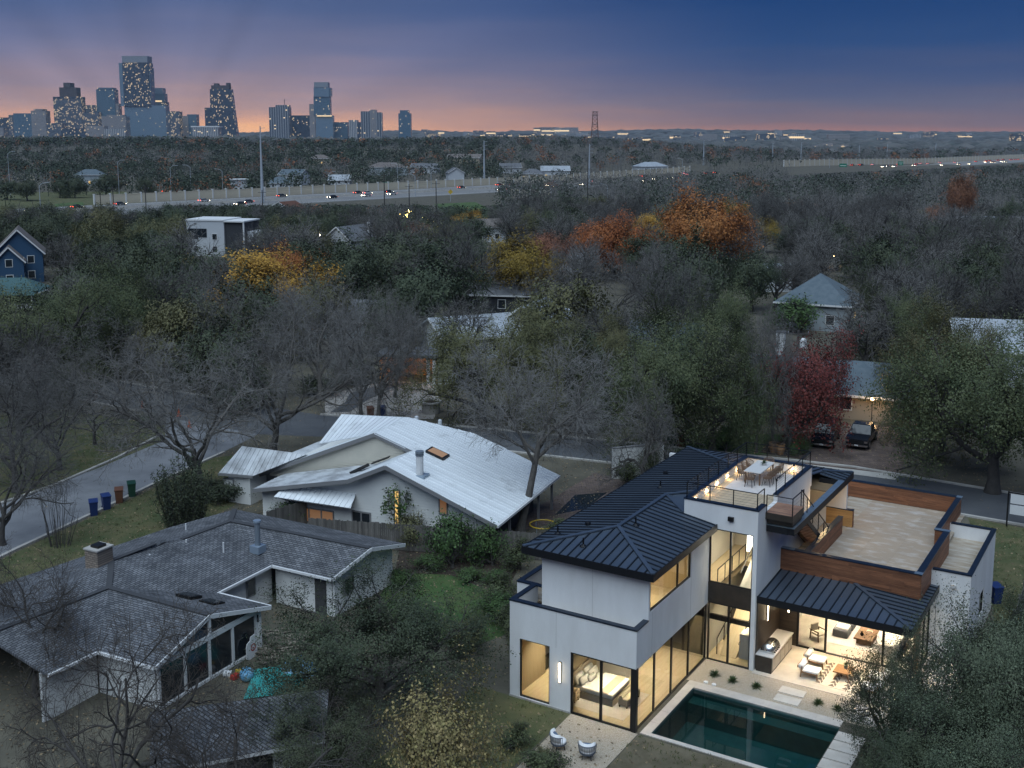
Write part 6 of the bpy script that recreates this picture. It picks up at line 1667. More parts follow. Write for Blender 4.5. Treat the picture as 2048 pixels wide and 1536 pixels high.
def leaf_cloud(c, size, rg, aspect=.6, up=0.3, jit=.3, out=None):
    n = len(c)
    nr = norm(rg.normal(size=(n, 3)) * (.5 if out is not None else 1) + np.array([0, 0, up]) + (out * 1.1 if out is not None else 0)); t = norm(np.cross(nr, rg.normal(size=(n, 3)))); b = np.cross(nr, t)
    s_ = (size * rg.uniform(1 - jit, 1 + jit, n))[:, None]
    V = np.stack([c - t * s_, c - b * s_ * aspect, c + t * s_, c + b * s_ * aspect], 1).reshape(-1, 3)
    return V, np.arange(4 * n).reshape(n, 4)


def leaf_mesh(name, lv, rg, m, per, spread, size, levels=(-1,), aspect=.6, drop=0.0, up=.3):
    cs = []
    for l in levels:
        Pn = lv[l][0]; n, k, _ = Pn.shape
        j = rg.integers(max(0, k // 2 - 1), k, (n, per))
        c = Pn[np.arange(n)[:, None], j] + rg.normal(0, spread, (n, per, 3))
        if drop: c = c[rg.uniform(size=n) > drop]
        cs.append(c.reshape(-1, 3))
    C = np.concatenate(cs); ctr = C.mean(0); sd = C.std(0) + 1e-6
    V, F_ = leaf_cloud(C, size, rg, aspect, up, out=norm((C - ctr) / sd))
    return np_mesh(name, V, F_, m)


PROTO = {}


def proto(key, trunk_me, crown_me, H, rad, tmat=None, cmat=None): PROTO.setdefault(key, []).append((trunk_me, crown_me, H, rad, tmat, cmat))


def lv_size(lv):
    a = np.concatenate([p.reshape(-1, 3) for p, _ in lv[1:]])
    return float(np.percentile(a[:, 2], 99.5)), float(np.percentile(np.hypot(a[:, 0], a[:, 1]), 97))


S_ = {0: 10, 1: 7, 2: 5, 3: 4, 4: 3, 5: 3, 6: 3}
# bare trees, detailed (near) and lighter (middle distance)
for sd in (1, 2, 3):
    lv, rg = grow(sd, [(6, 7.4, 22, 66, .66, 8, .05, .22, .40), (5, 4.3, 25, 62, .6, 6, .03, .24, .25), (6, 2.2, 25, 62, .52, 4, .03, .24, .2), (6, 1.2, 25, 65, .5, 3, .02, .22, .15), (4, .62, 25, 65, .55, 3, .0, .2, .15)], (3.2, .32, .14, 6))
    H, rd = lv_size(lv)
    proto('bare_near', wood_mesh('trunk', lv, 0, 4, 'bark', S_, .02), wood_mesh('crown', lv, 4, 6, 'twig', S_, .0085), H, rd)
    proto('bare_dark', PROTO['bare_near'][-1][0], PROTO['bare_near'][-1][1], H, rd, 'bark_dark', 'twig_dark')
    proto('bare_brown', PROTO['bare_near'][-1][0], PROTO['bare_near'][-1][1], H, rd, 'bark_dark', 'twig_brown')
for sd in (4, 5, 6, 7):
    lv, rg = grow(sd, [(7, 6.0, 20, 58, .6, 6, .06, .16, .45), (6, 3.4, 25, 60, .55, 4, .05, .18, .25), (6, 1.9, 25, 62, .5, 3, .04, .2, .2), (5, 1.25, 20, 60, .5, 3, .03, .2, .1)], (3.6, .34, .05, 5))
    H, rd = lv_size(lv)
    proto('bare_mid', wood_mesh('trunk', lv, 0, 4, 'bark_dark', S_, .035), wood_mesh('crown', lv, 4, 5, 'twig', S_, .016), H, rd)
    proto('bare_mid', PROTO['bare_mid'][-1][0], PROTO['bare_mid'][-1][1], H, rd, None, 'twig_dark')
lv, rg = grow(9, [(6, 6.2, 20, 55, .6, 7, .05, .16, .62), (6, 3.6, 25, 62, .55, 5, .02, .2, .25), (6, 2.0, 25, 65, .5, 4, .0, .22, .2), (6, 1.15, 25, 65, .5, 3, .0, .2, .15), (5, .62, 25, 65, .55, 3, .0, .2, .15)], (6.0, .30, .22, 8))
proto('bare_tall', wood_mesh('trunk', lv, 0, 4, 'bark', S_, .02), wood_mesh('crown', lv, 4, 6, 'twig', S_, .0085), *lv_size(lv))
# evergreen oaks
def oak(key, sd, lm, near=True, bark='bark_dark', wide=1.0, per=40, size=.058, drop=0.08, L1=5.4, spread=.20):
    lv, rg = grow(sd, [(7, L1 * wide, 35, 75, .62, 7, .045, .16, .4), (7, 3.0, 25, 65, .55, 5, .04, .2, .25), (6, 1.7, 25, 65, .5, 4, .03, .22, .2), (5, .9, 25, 65, .5, 3, .03, .2, .2)], (3.0, .34, .08, 6))
    H, rd = lv_size(lv)
    if near: proto(key, wood_mesh('trunk', lv, 0, 4, bark, S_, .012), leaf_mesh('crown', lv, rg, lm, per, spread, size, (-1,), drop=drop), H, rd)
    else: proto(key, wood_mesh('trunk', lv[:4], 0, 3, bark, S_, .03), leaf_mesh('crown', lv, rg, lm, 9, .26, .145, (-1,)), H, rd)
for sd in (21, 22): oak('oak_near', sd, 'leaf_live')
oak('olive_near', 23, 'leaf_olive'); oak('olive_near', 24, 'leaf_olive')
for sd in (31, 32, 33): oak('oak_mid', sd, 'leaf_oak', False)
oak('oak_mid', 34, 'leaf_olive', False)
for sd, lm, key in ((41, 'leaf_orange', 'orange'), (42, 'leaf_mustard', 'mustard'), (43, 'leaf_amber', 'amber'), (44, 'leaf_rust', 'rust'), (45, 'leaf_red', 'red')):
    lv, rg = grow(sd, [(7, 5.0, 20, 55, .6, 6, .07, .15, .35), (7, 2.9, 25, 60, .55, 4, .06, .2, .25), (6, 1.7, 25, 62, .5, 3, .05, .2, .2), (5, .9, 25, 62, .5, 3, .05, .2, .2)], (2.6, .28, .04, 5))
    H, rd = lv_size(lv)
    proto(key, wood_mesh('trunk', lv, 0, 4, 'bark_dark', S_, .02), leaf_mesh('crown', lv, rg, lm, 15 if key != 'red' else 9, .26, .105, (-1,), drop=.03 if key != 'red' else .25), H, rd)
# near trees of the foreground
oak('front_oak', 51, 'leaf_oak', True, per=44, size=.056, drop=.06, spread=.18)
oak('front_grey', 52, 'leaf_grey', True, wide=.8, per=44, size=.052, drop=.0, spread=.22)
lv, rg = grow(53, [(7, 3.4, 15, 50, .6, 6, .1, .15, .3), (6, 1.9, 25, 60, .55, 4, .08, .2, .25), (6, 1.1, 25, 62, .5, 3, .05, .2, .2), (4, .6, 25, 62, .5, 3, .05, .2, .2)], (2.0, .16, .04, 5))
H, rd = lv_size(lv); proto('yellow', wood_mesh('trunk', lv, 0, 5, 'bark', S_, .006), leaf_mesh('crown', lv, rg, 'leaf_yellow', 11, .15, .062, (-1,), aspect=.75, drop=.08), H, rd)


def upright(sd, n, h, r, lm, size, per):
    rg = np.random.default_rng(sd); k = 7
    a = rg.uniform(0, 2 * np.pi, n); q = r * np.sqrt(rg.uniform(0, 1, n)); hh = h * rg.uniform(.6, 1.1, n) * (1.1 - .35 * q / r)
    b = np.stack([q * np.cos(a) * .5, q * np.sin(a) * .5, np.zeros(n)], 1); e = np.stack([q * np.cos(a), q * np.sin(a), hh], 1)
    t = np.linspace(0, 1, k)[None, :, None]; Pn = b[:, None] * (1 - t) + e[:, None] * t + rg.normal(0, .05, (n, k, 3)) * t
    Rn = np.full((n, k), .02) * np.linspace(1.3, .4, k)[None]
    V, F_ = tubes(Pn, Rn, 4)
    j = rg.uniform(.1, 1, (n, per, 1)); c = b[:, None] * (1 - j) + e[:, None] * j + rg.normal(0, .11, (n, per, 3))
    LV, LF = leaf_cloud(c.reshape(-1, 3), size, rg, .35, .2)
    return np_mesh('stems', V, F_, 'bark_dark'), np_mesh('foliage', LV, LF, lm)


def tree(key, name, label, x, y, H, width=None, var=0, rz=0.0, z=0.0, group=None, cat='tree'):
    tm, cm, ph, pr, tmat, cmat = PROTO[key][var % len(PROTO[key])]
    t = thing(name, label, cat, (x, y, z), rz, group)
    sz = H / ph; sx = (width / 2) / pr if width else sz
    t.scale = (sx, sx, sz)
    for ob, mt_ in ((link('trunk', tm, t), tmat), (link('crown', cm, t), cmat)):
        if mt_: ob.material_slots[0].link = 'OBJECT'; ob.material_slots[0].material = MATS[mt_]
    KEEP.append((x, y, 2.0))
    return t


def tg(key, name, label, px, py, H, width=None, var=0, rz=0.0):
    q = G(px, py); return tree(key, name, label, q.x, q.y, H, width, var, rz)


# ---- trees one can point at
tree('front_oak', 'live_oak', 'bushy live oak in front of the modern house and the littered yard', -6.4, 50.5, 6.9, 11.5, 0, 1.0)
tree('front_oak', 'live_oak', 'lower live oak crown below the bushy oak at the bottom', -7.8, 46.0, 4.6, 8.0, 0, 3.0)
tree('yellow', 'sycamore_sapling', 'young tree with pale yellow brown leaves at the bottom edge', -2.9, 41.5, 6.5, 5.6, 0, .5)
tree('front_grey', 'olive_tree', 'grey green bushy tree at the lower right corner', 21.2, 44.8, 8.5, 7.6, 0, 0.3)
tree('front_grey', 'olive_tree', 'grey green tree at the right edge below the side lawn', 24.5, 50.5, 6.0, 6.0, 0, 2.1)
tree('front_oak', 'live_oak', 'airy oak with dark leaves standing before the lit patio', 16.6, 45.8, 7.0, 4.6, 0, 4.2)
tree('front_oak', 'live_oak', 'dark oak hanging over the pool slabs at the bottom right', 15.6, 42.0, 5.4, 6.0, 0, 5.4)
tree('front_grey', 'olive_tree', 'grey green bush at the bottom right beside the pool slabs', 17.6, 41.5, 6.0, 6.6, 0, 3.3)
tree('bare_brown', 'bare_tree', 'dark bare tree filling the lower left corner', -15.5, 40.5, 9.6, 11.0, 0, .4)
tree('bare_brown', 'bare_tree', 'brown bare tree in front of the garage roof', -9.6, 38.5, 7.6, 8.5, 1, 1.4)
tree('bare_brown', 'bare_tree', 'dark bare tree at the left edge beside the shingled house', -24.0, 53.0, 8.0, 8.0, 2, 2.4)
tg('bare_tall', 'bare_tree', 'tall bare tree with a thick forked trunk before the metal roof', 1040, 1066, 13.2, 14.5, 0, -.25)
tg('bare_dark', 'bare_tree', 'dark bare tree at the left edge above the pale street', 30, 985, 11.0, 13.0, 0, 1.0)
tg('bare_dark', 'bare_tree', 'dark bare tree on the shaded corner lawn, nearest the pale street', 120, 940, 9.0, 11.0, 1, 2.0)
tg('bare_dark', 'bare_tree', 'dark bare tree on the shaded corner lawn, nearest the side street', 40, 875, 10.0, 12.0, 2, 3.0)
tg('bare_dark', 'bare_tree', 'small dark bare tree in the middle of the shaded corner lawn', 190, 890, 7.5, 9.0, 0, 4.0)
tg('bare_dark', 'bare_tree', 'bare tree at the left edge over the pale street', 5, 1090, 9.0, 11.0, 1, 5.0)
tg('bare_near', 'bare_tree', 'spreading bare tree with a leaning trunk beside the pale street', 402, 985, 12.0, 17.0, 1, 2.0)
tg('bare_near', 'bare_tree', 'wide bare tree behind the left end of the metal roof', 545, 905, 14.0, 18.0, 2, 0.2)
tg('bare_near', 'bare_tree', 'bare tree with twin trunks in the gravel yard, leftmost', 722, 834, 13.0, 12.0, 0, 4.0)
tg('bare_near', 'bare_tree', 'slim bare trunk in the gravel yard beside the bins', 757, 838, 12.5, 11.0, 1, 5.0)
tg('bare_dark', 'bare_tree', 'dark straight bare trunk standing in the gravel yard', 790, 795, 12.0, 10.0, 2, 1.0)
tg('bare_near', 'bare_tree', 'bare tree against the big trunk at the side street', 252, 838, 11.0, 13.0, 2, 3.0)
tg('bare_near', 'bare_tree', 'pale bare tree in front of the red tree', 1512, 905, 13.0, 8.0, 1, 4.0)
tg('bare_near', 'bare_tree', 'pale forked bare tree beside the driveway', 1545, 895, 12.5, 7.0, 0, 2.6)
tg('bare_near', 'bare_tree', 'slender bare tree in front of the white garden wall', 1280, 975, 10.0, 8.0, 2, 1.0)
tg('bare_dark', 'bare_tree', 'big dark round bare tree right of the cream gable', 1180, 745, 15.5, 17.0, 0, 1.7)
tg('bare_dark', 'bare_tree', 'big grey bare tree above the slate roofed house', 1330, 742, 15.0, 15.0, 1, 2.9)
tg('bare_near', 'bare_tree', 'bare grey tree above the gravel yard', 640, 800, 13.5, 15.0, 1, .6)
tg('bare_near', 'bare_tree', 'bare tree at the corner of the street under the live oaks', 480, 790, 13.0, 14.0, 0, 3.6)
tg('olive_near', 'live_oak', 'broad olive green live oak behind the metal roof', 965, 858, 12.0, 15.0, 0, .5)
tg('olive_near', 'live_oak', 'olive live oak right of the broad one, above the street', 1095, 862, 11.0, 12.0, 1, 1.5)
tg('oak_near', 'live_oak', 'dark live oak standing over the dark metal roof', 1320, 918, 12.6, 14.0, 0, 2.2)
tg('oak_near', 'live_oak', 'grey green live oak behind the roof deck', 1425, 905, 12.0, 10.5, 1, 4.4)
tg('oak_near', 'live_oak', 'taller live oak left of the pale bare trees', 1450, 830, 13.0, 9.5, 0, 5.3)
tg('olive_near', 'live_oak', 'yellow green live oak in front of the slate roofed house', 1225, 808, 9.5, 9.0, 1, 3.0)
tg('oak_near', 'live_oak', 'huge live oak overhanging the street at the right edge', 1985, 985, 13.5, 17.5, 1, .2)
tg('olive_near', 'live_oak', 'live oak beside the parked pickup truck', 1885, 905, 12.5, 11.5, 0, 1.9)
tg('olive_near', 'live_oak', 'live oak behind the huge one at the right edge', 1900, 850, 12.0, 13.0, 1, 3.7)
tg('oak_near', 'live_oak', 'round green live oak right of the hipped house', 1790, 745, 10.5, 12.0, 0, 2.7)
tg('oak_near', 'live_oak', 'dark live oak with a forked trunk over the side street', 82, 795, 13.0, 16.0, 0, .8)
tg('oak_near', 'live_oak', 'dark live oak overhanging the far kerb of the side street', 205, 745, 13.0, 17.0, 1, 2.6)
tg('oak_mid', 'live_oak', 'dark green round oak left of the amber tree', 375, 690, 11.0, 14.0, 1, 1.2)
tg('oak_mid', 'live_oak', 'dark evergreen oak below the orange tree', 1395, 680, 15.0, 14.0, 0, 1.1)
tg('red', 'red_maple', 'deep red tree beside the driveway', 1578, 895, 9.0, 11.5, 0, .3)
tg('red', 'red_maple', 'smaller red tree behind the pale bare trunks', 1640, 850, 9.5, 9.5, 0, 2.3)
tg('orange', 'autumn_oak', 'large rust orange tree, the tallest of the orange trees', 1412, 568, 18.0, 22.0, 0, .2)
tg('orange', 'autumn_oak', 'orange tree left of the tallest orange one', 1225, 560, 13.0, 17.0, 0, 2.2)
tg('rust', 'autumn_oak', 'thin rust tree at the left end of the orange trees', 1180, 548, 10.0, 9.0, 0, 4.0)
tg('mustard', 'autumn_elm', 'round mustard yellow tree over the dark house', 1020, 622, 12.0, 15.0, 0, 1.3)
tg('amber', 'autumn_elm', 'amber yellow tree above the bare oaks on the left', 552, 690, 12.8, 17.0, 0, .7)
tg('rust', 'bald_cypress', 'tall rust coloured cypress above the grey building on the right', 1918, 472, 17.0, 9.0, 0, .2)
tg('rust', 'autumn_tree', 'pale pinkish autumn tree before the pale metal roof', 1095, 560, 9.0, 11.0, 0, 3.0)
tg('rust', 'autumn_tree', 'brownish thin tree left of the rust coloured cypress', 1870, 480, 9.0, 9.0, 0, 5.0)


def bush(label, px, py, H, width, sd, lm='leaf_green', size=.07, name='shrub', key=None):
    q = G(px, py); t = thing(name, label, 'shrub', (q.x, q.y, 0), sd)
    k = ('bush', lm, size)
    if k not in PROTO:
        lv, rg = grow(60 + len(PROTO), [(9, .9, 10, 70, .7, 5, .1, .15, .1), (7, .55, 20, 60, .6, 4, .06, .2, .2), (6, .3, 25, 60, .6, 3, .05, .2, .2)], (.5, .06, .0, 4))
        PROTO[k] = [(wood_mesh('stems', lv, 0, 4, 'bark_dark', S_, .006), leaf_mesh('foliage', lv, rg, lm, 9, .10, size * .6, (-1,)), *lv_size(lv))]
    a, b, h, r = PROTO[k][0]
    t.scale = (width / 2 / r, width / 2 / r, H / h)
    link('stems', a, t); link('foliage', b, t)
    return t


for i, (lab, x, y, H, wd, lm) in enumerate((('loose green shrub against the middle of the picket fence', 905, 1135, 3.4, 4.2, 'leaf_green'), ('green shrub right of the loose one by the fence', 985, 1130, 2.6, 3.2, 'leaf_green'),
        ('low dark green shrub left of the white house wall', 1000, 1200, 1.6, 3.0, 'leaf_live'), ('rounded shrub against the modern house corner', 1012, 1265, 1.5, 2.4, 'leaf_live'), ('yellow green shrub below the young tree', 820, 1095, 2.4, 2.8, 'leaf_olive'),
        ('trailing green plants in the bed by the fence', 850, 1140, .9, 2.6, 'leaf_green'), ('low leafy clump in the garden bed', 940, 1165, .8, 2.4, 'leaf_green'), ('low leafy clump beside the garden lawn', 1000, 1170, .9, 2.2, 'leaf_green'),
        ('green vine bush below the awning windows', 590, 1045, 1.6, 3.6, 'leaf_green'), ('round clipped shrub beside the driveway, larger', 1600, 905, 1.5, 1.9, 'leaf_green'), ('round clipped shrub beside the driveway, smaller', 1585, 910, 1.1, 1.5, 'leaf_green'), ('dark clipped shrub at the mulched bed', 1545, 900, 1.0, 1.5, 'leaf_live'),
        ('light green shrub across the street under the live oaks', 1452, 905, 2.4, 3.2, 'leaf_green'), ('bright green shrub mass below the hipped house', 1600, 668, 5.0, 9.0, 'leaf_green'), ('olive shrub beside the small patio', 1035, 1490, 1.1, 2.0, 'leaf_live'), ('sparse little shrub beyond the far tub chair', 1085, 1530, .9, 1.0, 'leaf_olive'),
        ('dark shrub at the white house foundation corner', 1030, 1330, 2.6, 2.2, 'leaf_live'), ('dark hedge shrub at the bottom below the patio', 1080, 1560, 1.3, 2.6, 'leaf_live'), ('shrub in front of the courtyard pool', 1120, 1075, 1.4, 2.2, 'leaf_live'), ('shrub at the corner lawn of the side street', 300, 850, 1.2, 3.0, 'leaf_oak'), ('tall leafy shrub left of the modern house, next to the fence', 1040, 1140, 2.2, 2.6, 'leaf_live'), ('broad green shrub between lawn and modern house', 1005, 1235, 1.5, 3.2, 'leaf_green'),
        ('olive shrub at the lower end of the garden lawn', 930, 1300, 1.8, 3.0, 'leaf_olive'), ('green ground plants left of the garden lawn', 790, 1170, 1.0, 2.6, 'leaf_green'), ('leafy shrub before the white garden wall', 1255, 975, 2.2, 3.0, 'leaf_live'), ('leafy shrub at the far end of the white garden wall', 1305, 955, 2.8, 3.0, 'leaf_live'),
        ('dark shrub under the spreading bare tree', 430, 1000, 1.6, 3.4, 'leaf_oak'), ('dark shrub by the left end of the metal roofed house', 470, 1000, 2.0, 3.0, 'leaf_oak'), ('dark shrub in the gravel yard edge left of the driveway', 640, 790, 2.4, 5.0, 'leaf_oak'), ('dark hedge shrub behind the gravel yard driveway', 700, 765, 3.0, 6.0, 'leaf_oak'))):
    bush(lab, x, y, H, wd, i, lm)
st_, fo_ = upright(71, 110, 5.4, 2.2, 'leaf_oak', .10, 90)
q = G(368, 1058); t = thing('bamboo_clump', 'tall dark green upright clump between lawn and metal roofed house', 'shrub', (q.x, q.y, 0)); link('stems', st_, t); link('foliage', fo_, t); KEEP.append((q.x, q.y, 4))
st2, fo2 = upright(72, 26, 4.4, 1.5, 'twig_brown', .03, 3)
q = G(118, 1092); t = thing('crape_myrtle', 'bare multi stemmed shrub at the edge of the olive lawn', 'shrub', (q.x, q.y, 0)); link('stems', st2, t); link('seed_heads', fo2, t); KEEP.append((q.x, q.y, 4))
lv, rg = grow(75, [(7, 1.4, 20, 60, .6, 5, .1, .15, .35), (4, .7, 25, 60, .6, 4, .05, .2, .3), (4, .35, 25, 60, .6, 3, .05, .2, .3)], (2.4, .06, .02, 5))
q = G(800, 1088); t = thing('young_tree', 'slim young tree with green leaves before the orange lit window', 'tree', (q.x, q.y, 0)); t.scale = (1.1, 1.1, 1.15); link('trunk', wood_mesh('trunk', lv, 0, 4, 'bark', S_, .008), t); link('crown', leaf_mesh('crown', lv, rg, 'leaf_green', 8, .14, .09, (-1,), drop=.35), t)

# ---- the canopy of the neighbourhood: individual trees out to about 330 m
def poly_in(x, y, poly):
    c = False; n = len(poly)
    for i in range(n):
        x1, y1 = poly[i]; x2, y2 = poly[(i + 1) % n]
        if (y1 > y) != (y2 > y) and x < (x2 - x1) * (y - y1) / (y2 - y1) + x1: c = not c
    return c


OPEN = [r3f + r3n[::-1], r2l + r2r[::-1], r1f + r1n[::-1], gl([(640, 845), (880, 845), (890, 760), (700, 755)]), gl([(1590, 960), (1815, 960), (1815, 845), (1600, 850)]), gl([(1330, 920), (1580, 920), (1580, 860), (1330, 880)])]
# sight lines: keep the front of houses that show in the photograph open
SIGHT = [(42, 560, 95), (22, 610, 70), (440, 508, 80), (702, 502, 60), (1637, 650, 95), (975, 482, 35), (1108, 540, 50), (2040, 765, 60), (1000, 700, 60), (1290, 728, 60), (825, 765, 40), (1510, 475, 14), (1010, 622, 60), (552, 690, 60), (1232, 556, 60), (1412, 568, 90), (1020, 622, 70), (1640, 790, 70)]
SG = [(G(x, y), hw) for x, y, hw in SIGHT]


def clear(x, y, r=1.0):
    for kx, ky, kr in KEEP:
        if (x - kx) ** 2 + (y - ky) ** 2 < (kr + r) ** 2: return False
    for p in OPEN:
        if poly_in(x, y, p): return False
    sx = CX + FPX * x / y
    for q, hw in SG:
        if q.y - (58 if q.y < 200 else 80) < y < q.y and abs(sx - (CX + FPX * q.x / q.y)) < hw: return False
    return True


def describe(x, y):
    best = min(LAND, key=lambda l_: (l_[1] - x) ** 2 + (l_[2] - y) ** 2)
    dx, dy = x - best[1], y - best[2]
    if abs(dy) > abs(dx): w_ = 'behind' if dy > 0 else 'in front of'
    else: w_ = 'right of' if dx > 0 else 'left of'
    far = math.hypot(dx, dy)
    return ('close ' if far < 14 else ('farther ' if far > 34 else '')) + w_ + ' ' + best[0]


rr = random.Random(20)
nb = ne = 0
y = 112.0
while y < 332:
    step = 9.0 if y < 200 else 9.8
    x = -0.47 * y - 6
    while x < 0.47 * y + 6:
        px, py = x + rr.uniform(-.42, .42) * step, y + rr.uniform(-.42, .42) * step
        x += step
        if not clear(px, py): continue
        sx = CX + FPX * px / py
        n_ = .5 + .5 * math.sin(px * .045 + 1.7) * math.cos(py * .038 + .4)
        pe = .70 if sx < 620 else (.38 if sx < 1150 else .17)
        pe = pe * (.55 + .9 * n_)
        h_ = rr.triangular(5.5, 13.5, 9.5) if py > 150 else rr.uniform(8, 12)
        if sx < 1010: h_ = min(h_, max(4.0, CAMH - (410 - 270) * py / FPX))
        rz = rr.uniform(0, 6.28); wd = h_ * rr.uniform(1.0, 1.5)
        if rr.random() < .018:
            k = rr.choice(['orange', 'rust', 'amber', 'mustard'])
            tree(k, 'autumn_tree', {'orange': 'orange', 'rust': 'rust brown', 'amber': 'amber', 'mustard': 'mustard yellow'}[k] + ' autumn tree ' + describe(px, py), px, py, h_ * .9, wd * .9, 0, rz, group='autumn trees of the neighbourhood')
        elif rr.random() < pe:
            tree('oak_mid', 'evergreen_oak', 'evergreen oak ' + describe(px, py), px, py, h_, wd, rr.randrange(4), rz, group='evergreen oaks of the neighbourhood'); ne += 1
        elif nb < 298:
            tree('bare_mid', 'bare_tree', 'bare grey tree ' + describe(px, py), px, py, h_ * 1.08, wd, rr.randrange(8), rz, group='bare winter trees of the neighbourhood'); nb += 1
    y += step
print('canopy', nb, ne)

# labels that still coincide are told apart by their order from the left
by = {}
for o in COL.objects:
    if o.parent is None and o.get('group', '').endswith('of the neighbourhood'): by.setdefault(o['label'], []).append(o)
ORD = 'first second third fourth fifth sixth seventh eighth ninth tenth eleventh twelfth thirteenth fourteenth fifteenth sixteenth seventeenth eighteenth nineteenth twentieth'.split()
for lab, os_ in by.items():
    if len(os_) > 1:
        os_.sort(key=lambda o: o.location.x / o.location.y)
        for i, o in enumerate(os_): o['label'] = lab + ', ' + (ORD[i] if i < 20 else 'last') + ' from left'

rg = np.random.default_rng(33)
n = 42000
c = np.stack([rg.uniform(-46, 42, n), rg.uniform(43, 118, n), np.full(n, .03)], 1)
hl = (c[:, :2] - np.array([HO.x, HO.y])); uu = hl @ np.array([HU.x, HU.y]); vv = hl @ np.array([HV.x, HV.y])
c = c[~((uu > -8) & (uu < 13) & (vv > -.5) & (vv < 24))]
k = np.array([not any(poly_in(a, b, q_) for q_ in OPEN[:3]) or rg.uniform() < .04 for a, b in c[:, :2]]); c = c[k]
V, F_ = leaf_cloud(c, .07, rg, .7, 2.5)
mat('litter', (0.20, 0.15, 0.09), .95, island=.6); tag(link('leaf_litter', np_mesh('leaf_litter', V, F_, 'litter')), 'fallen brown leaves strewn over lawns and yards', 'leaves', kind='stuff')
n = 30000
c = np.stack([rg.uniform(-46, 42, n), rg.uniform(43, 112, n), np.full(n, .02)], 1)
lawns = [o for o in COL.objects if o.name.startswith('lawn') and o.parent is None]
polys = [[(v.co.x, v.co.y) for v in o.data.vertices] for o in lawns]
c = c[np.array([any(poly_in(a, b, q_) for q_ in polys) for a, b in c[:, :2]])]
c = np.repeat(c, 5, 0) + rg.normal(0, .09, (len(c) * 5, 3)) * np.array([1, 1, 0])
t = norm(rg.normal(0, .45, (len(c), 3)) + np.array([0, 0, 1.0])); t[:, 2] = np.abs(t[:, 2]); b = norm(np.cross(t, rg.normal(size=t.shape))); ln = rg.uniform(.05, .14, (len(c), 1))
V = np.stack([c - b * .016, c + b * .016, c + t * ln + b * .004, c + t * ln - b * .004], 1).reshape(-1, 3)
mat('blade', (0.085, 0.10, 0.035), .9, island=.45); tag(link('grass', np_mesh('grass', V, np.arange(len(V)).reshape(-1, 4), 'blade')), 'short winter grass tufts on the lawns', 'grass', kind='stuff')
# ================================================================== highway, far woods, city
HA = Vector((-150, 480, 0)); HD = Vector((0.655, 0.755, 0)).normalized(); HN = Vector((HD.y, -HD.x, 0))


def hw(t, o, z=0.0): q = HA + HD * t + HN * o; return Vector((q.x, q.y, z))


def hw_inv(x, y): d = Vector((x, y, 0)) - HA; return d.dot(HD), d.dot(HN)


mat('lane_paint', (0.75, 0.75, 0.72), 0.7); mat('sign_green', (0.0, 0.16, 0.09), 0.6); mat('galv', (0.42, 0.46, 0.50), 0.5, 0.3); mat('galv_dark', (0.10, 0.11, 0.12), 0.6, 0.2); mat('asphalt_pale', (0.17, 0.168, 0.165), 0.85, col2=(0.23, 0.225, 0.215), scale=.05)
strip('highway', [hw(t, 2.5) for t in range(-240, 1500, 60)], [hw(t, 58) for t in range(-240, 1500, 60)], 0.03, 'asphalt_pale', 'wide pale highway crossing behind the neighbourhood', 'road')
for o, lab in ((8, 'white lane line nearest the sound wall'), (29, 'white line beside the middle barrier'), (52, 'white lane line on the near side of the highway')):
    strip('lane_marking', [hw(t, o) for t in range(-240, 1500, 60)], [hw(t, o + .4) for t in range(-240, 1500, 60)], 0.04, 'lane_paint', lab, 'marking')
bar = thing('median_barrier', 'low concrete barrier along the middle of the highway', 'barrier', hw(-240, 31), math.atan2(HD.y, HD.x)); me = MB().add([(0, -.35, 0), (40, -.35, 0), (40, .35, 0), (0, .35, 0), (0, -.12, .95), (40, -.12, .95), (40, .12, .95), (0, .12, .95)], [(0, 1, 5, 4), (1, 2, 6, 5), (2, 3, 7, 6), (3, 0, 4, 7), (4, 5, 6, 7)]).mesh('barrier_block', 'concrete')
for i in range(42): link('barrier_block', me, bar, (i * 40.2, 0, .0))


def sound_wall(label, a, b, h=3.8, step=7.0):
    d = b - a; n = max(1, round(d.length / step)); st = d.length / n
    t = thing('sound_wall', label, 'wall', a, math.atan2(d.y, d.x))
    pm = MB().box(.3, st - .3, -.12, .12, -.6, h - .25).mesh('panel', 'concrete_far'); cm = MB().box(-.3, .3, -.3, .3, -.6, h + .25).box(-.38, .38, -.38, .38, h + .25, h + .5).mesh('post', 'trim_white'); bm_ = MB().box(.3, st - .3, -.2, .2, h - .25, h).mesh('coping', 'concrete_far')
    for i in range(n):
        z = terrain(*(a + d * (i / n)).xy)
        link('panel', pm, t, (i * st, 0, z)); link('coping', bm_, t, (i * st, 0, z)); link('post', cm, t, (i * st, 0, z))
    link('post', cm, t, (n * st, 0, terrain(b.x, b.y)))
    return t


sound_wall('long cream sound wall with posts along the far side of the highway', hw(-30, 0), hw(420, 0))
sound_wall('cream sound wall continuing towards the right horizon', hw(560, 0), hw(1450, 0), 5.0, 9.0)
sound_wall('short cream wall at the left edge beyond the park', GY(-40, 362, 690) * 1.0, GY(72, 356, 700) * 1.0)
sound_wall('short near cream wall with tall posts right of the green bank', GY(1020, 400, 505), GY(1102, 404, 490), 4.2, 6.0)
for o_ in [o for o in COL.objects if o.name.startswith('sound_wall')]:
    o_.location.z = 0
sheet('lawn', gl([(868, 408), (950, 404), (985, 420), (960, 440), (905, 444)]), .012, 'lawn_green', 'bright green grass bank below the highway')
sheet('lawn', gl([(-60, 385), (250, 383), (330, 412), (170, 424), (-60, 436)]), .012, 'lawn', 'dull park lawn with live oaks at the left edge')
sheet('lawn', gl([(108, 408), (165, 404), (172, 416), (118, 420)]), .018, 'lawn_green', 'bright green patch in the park')
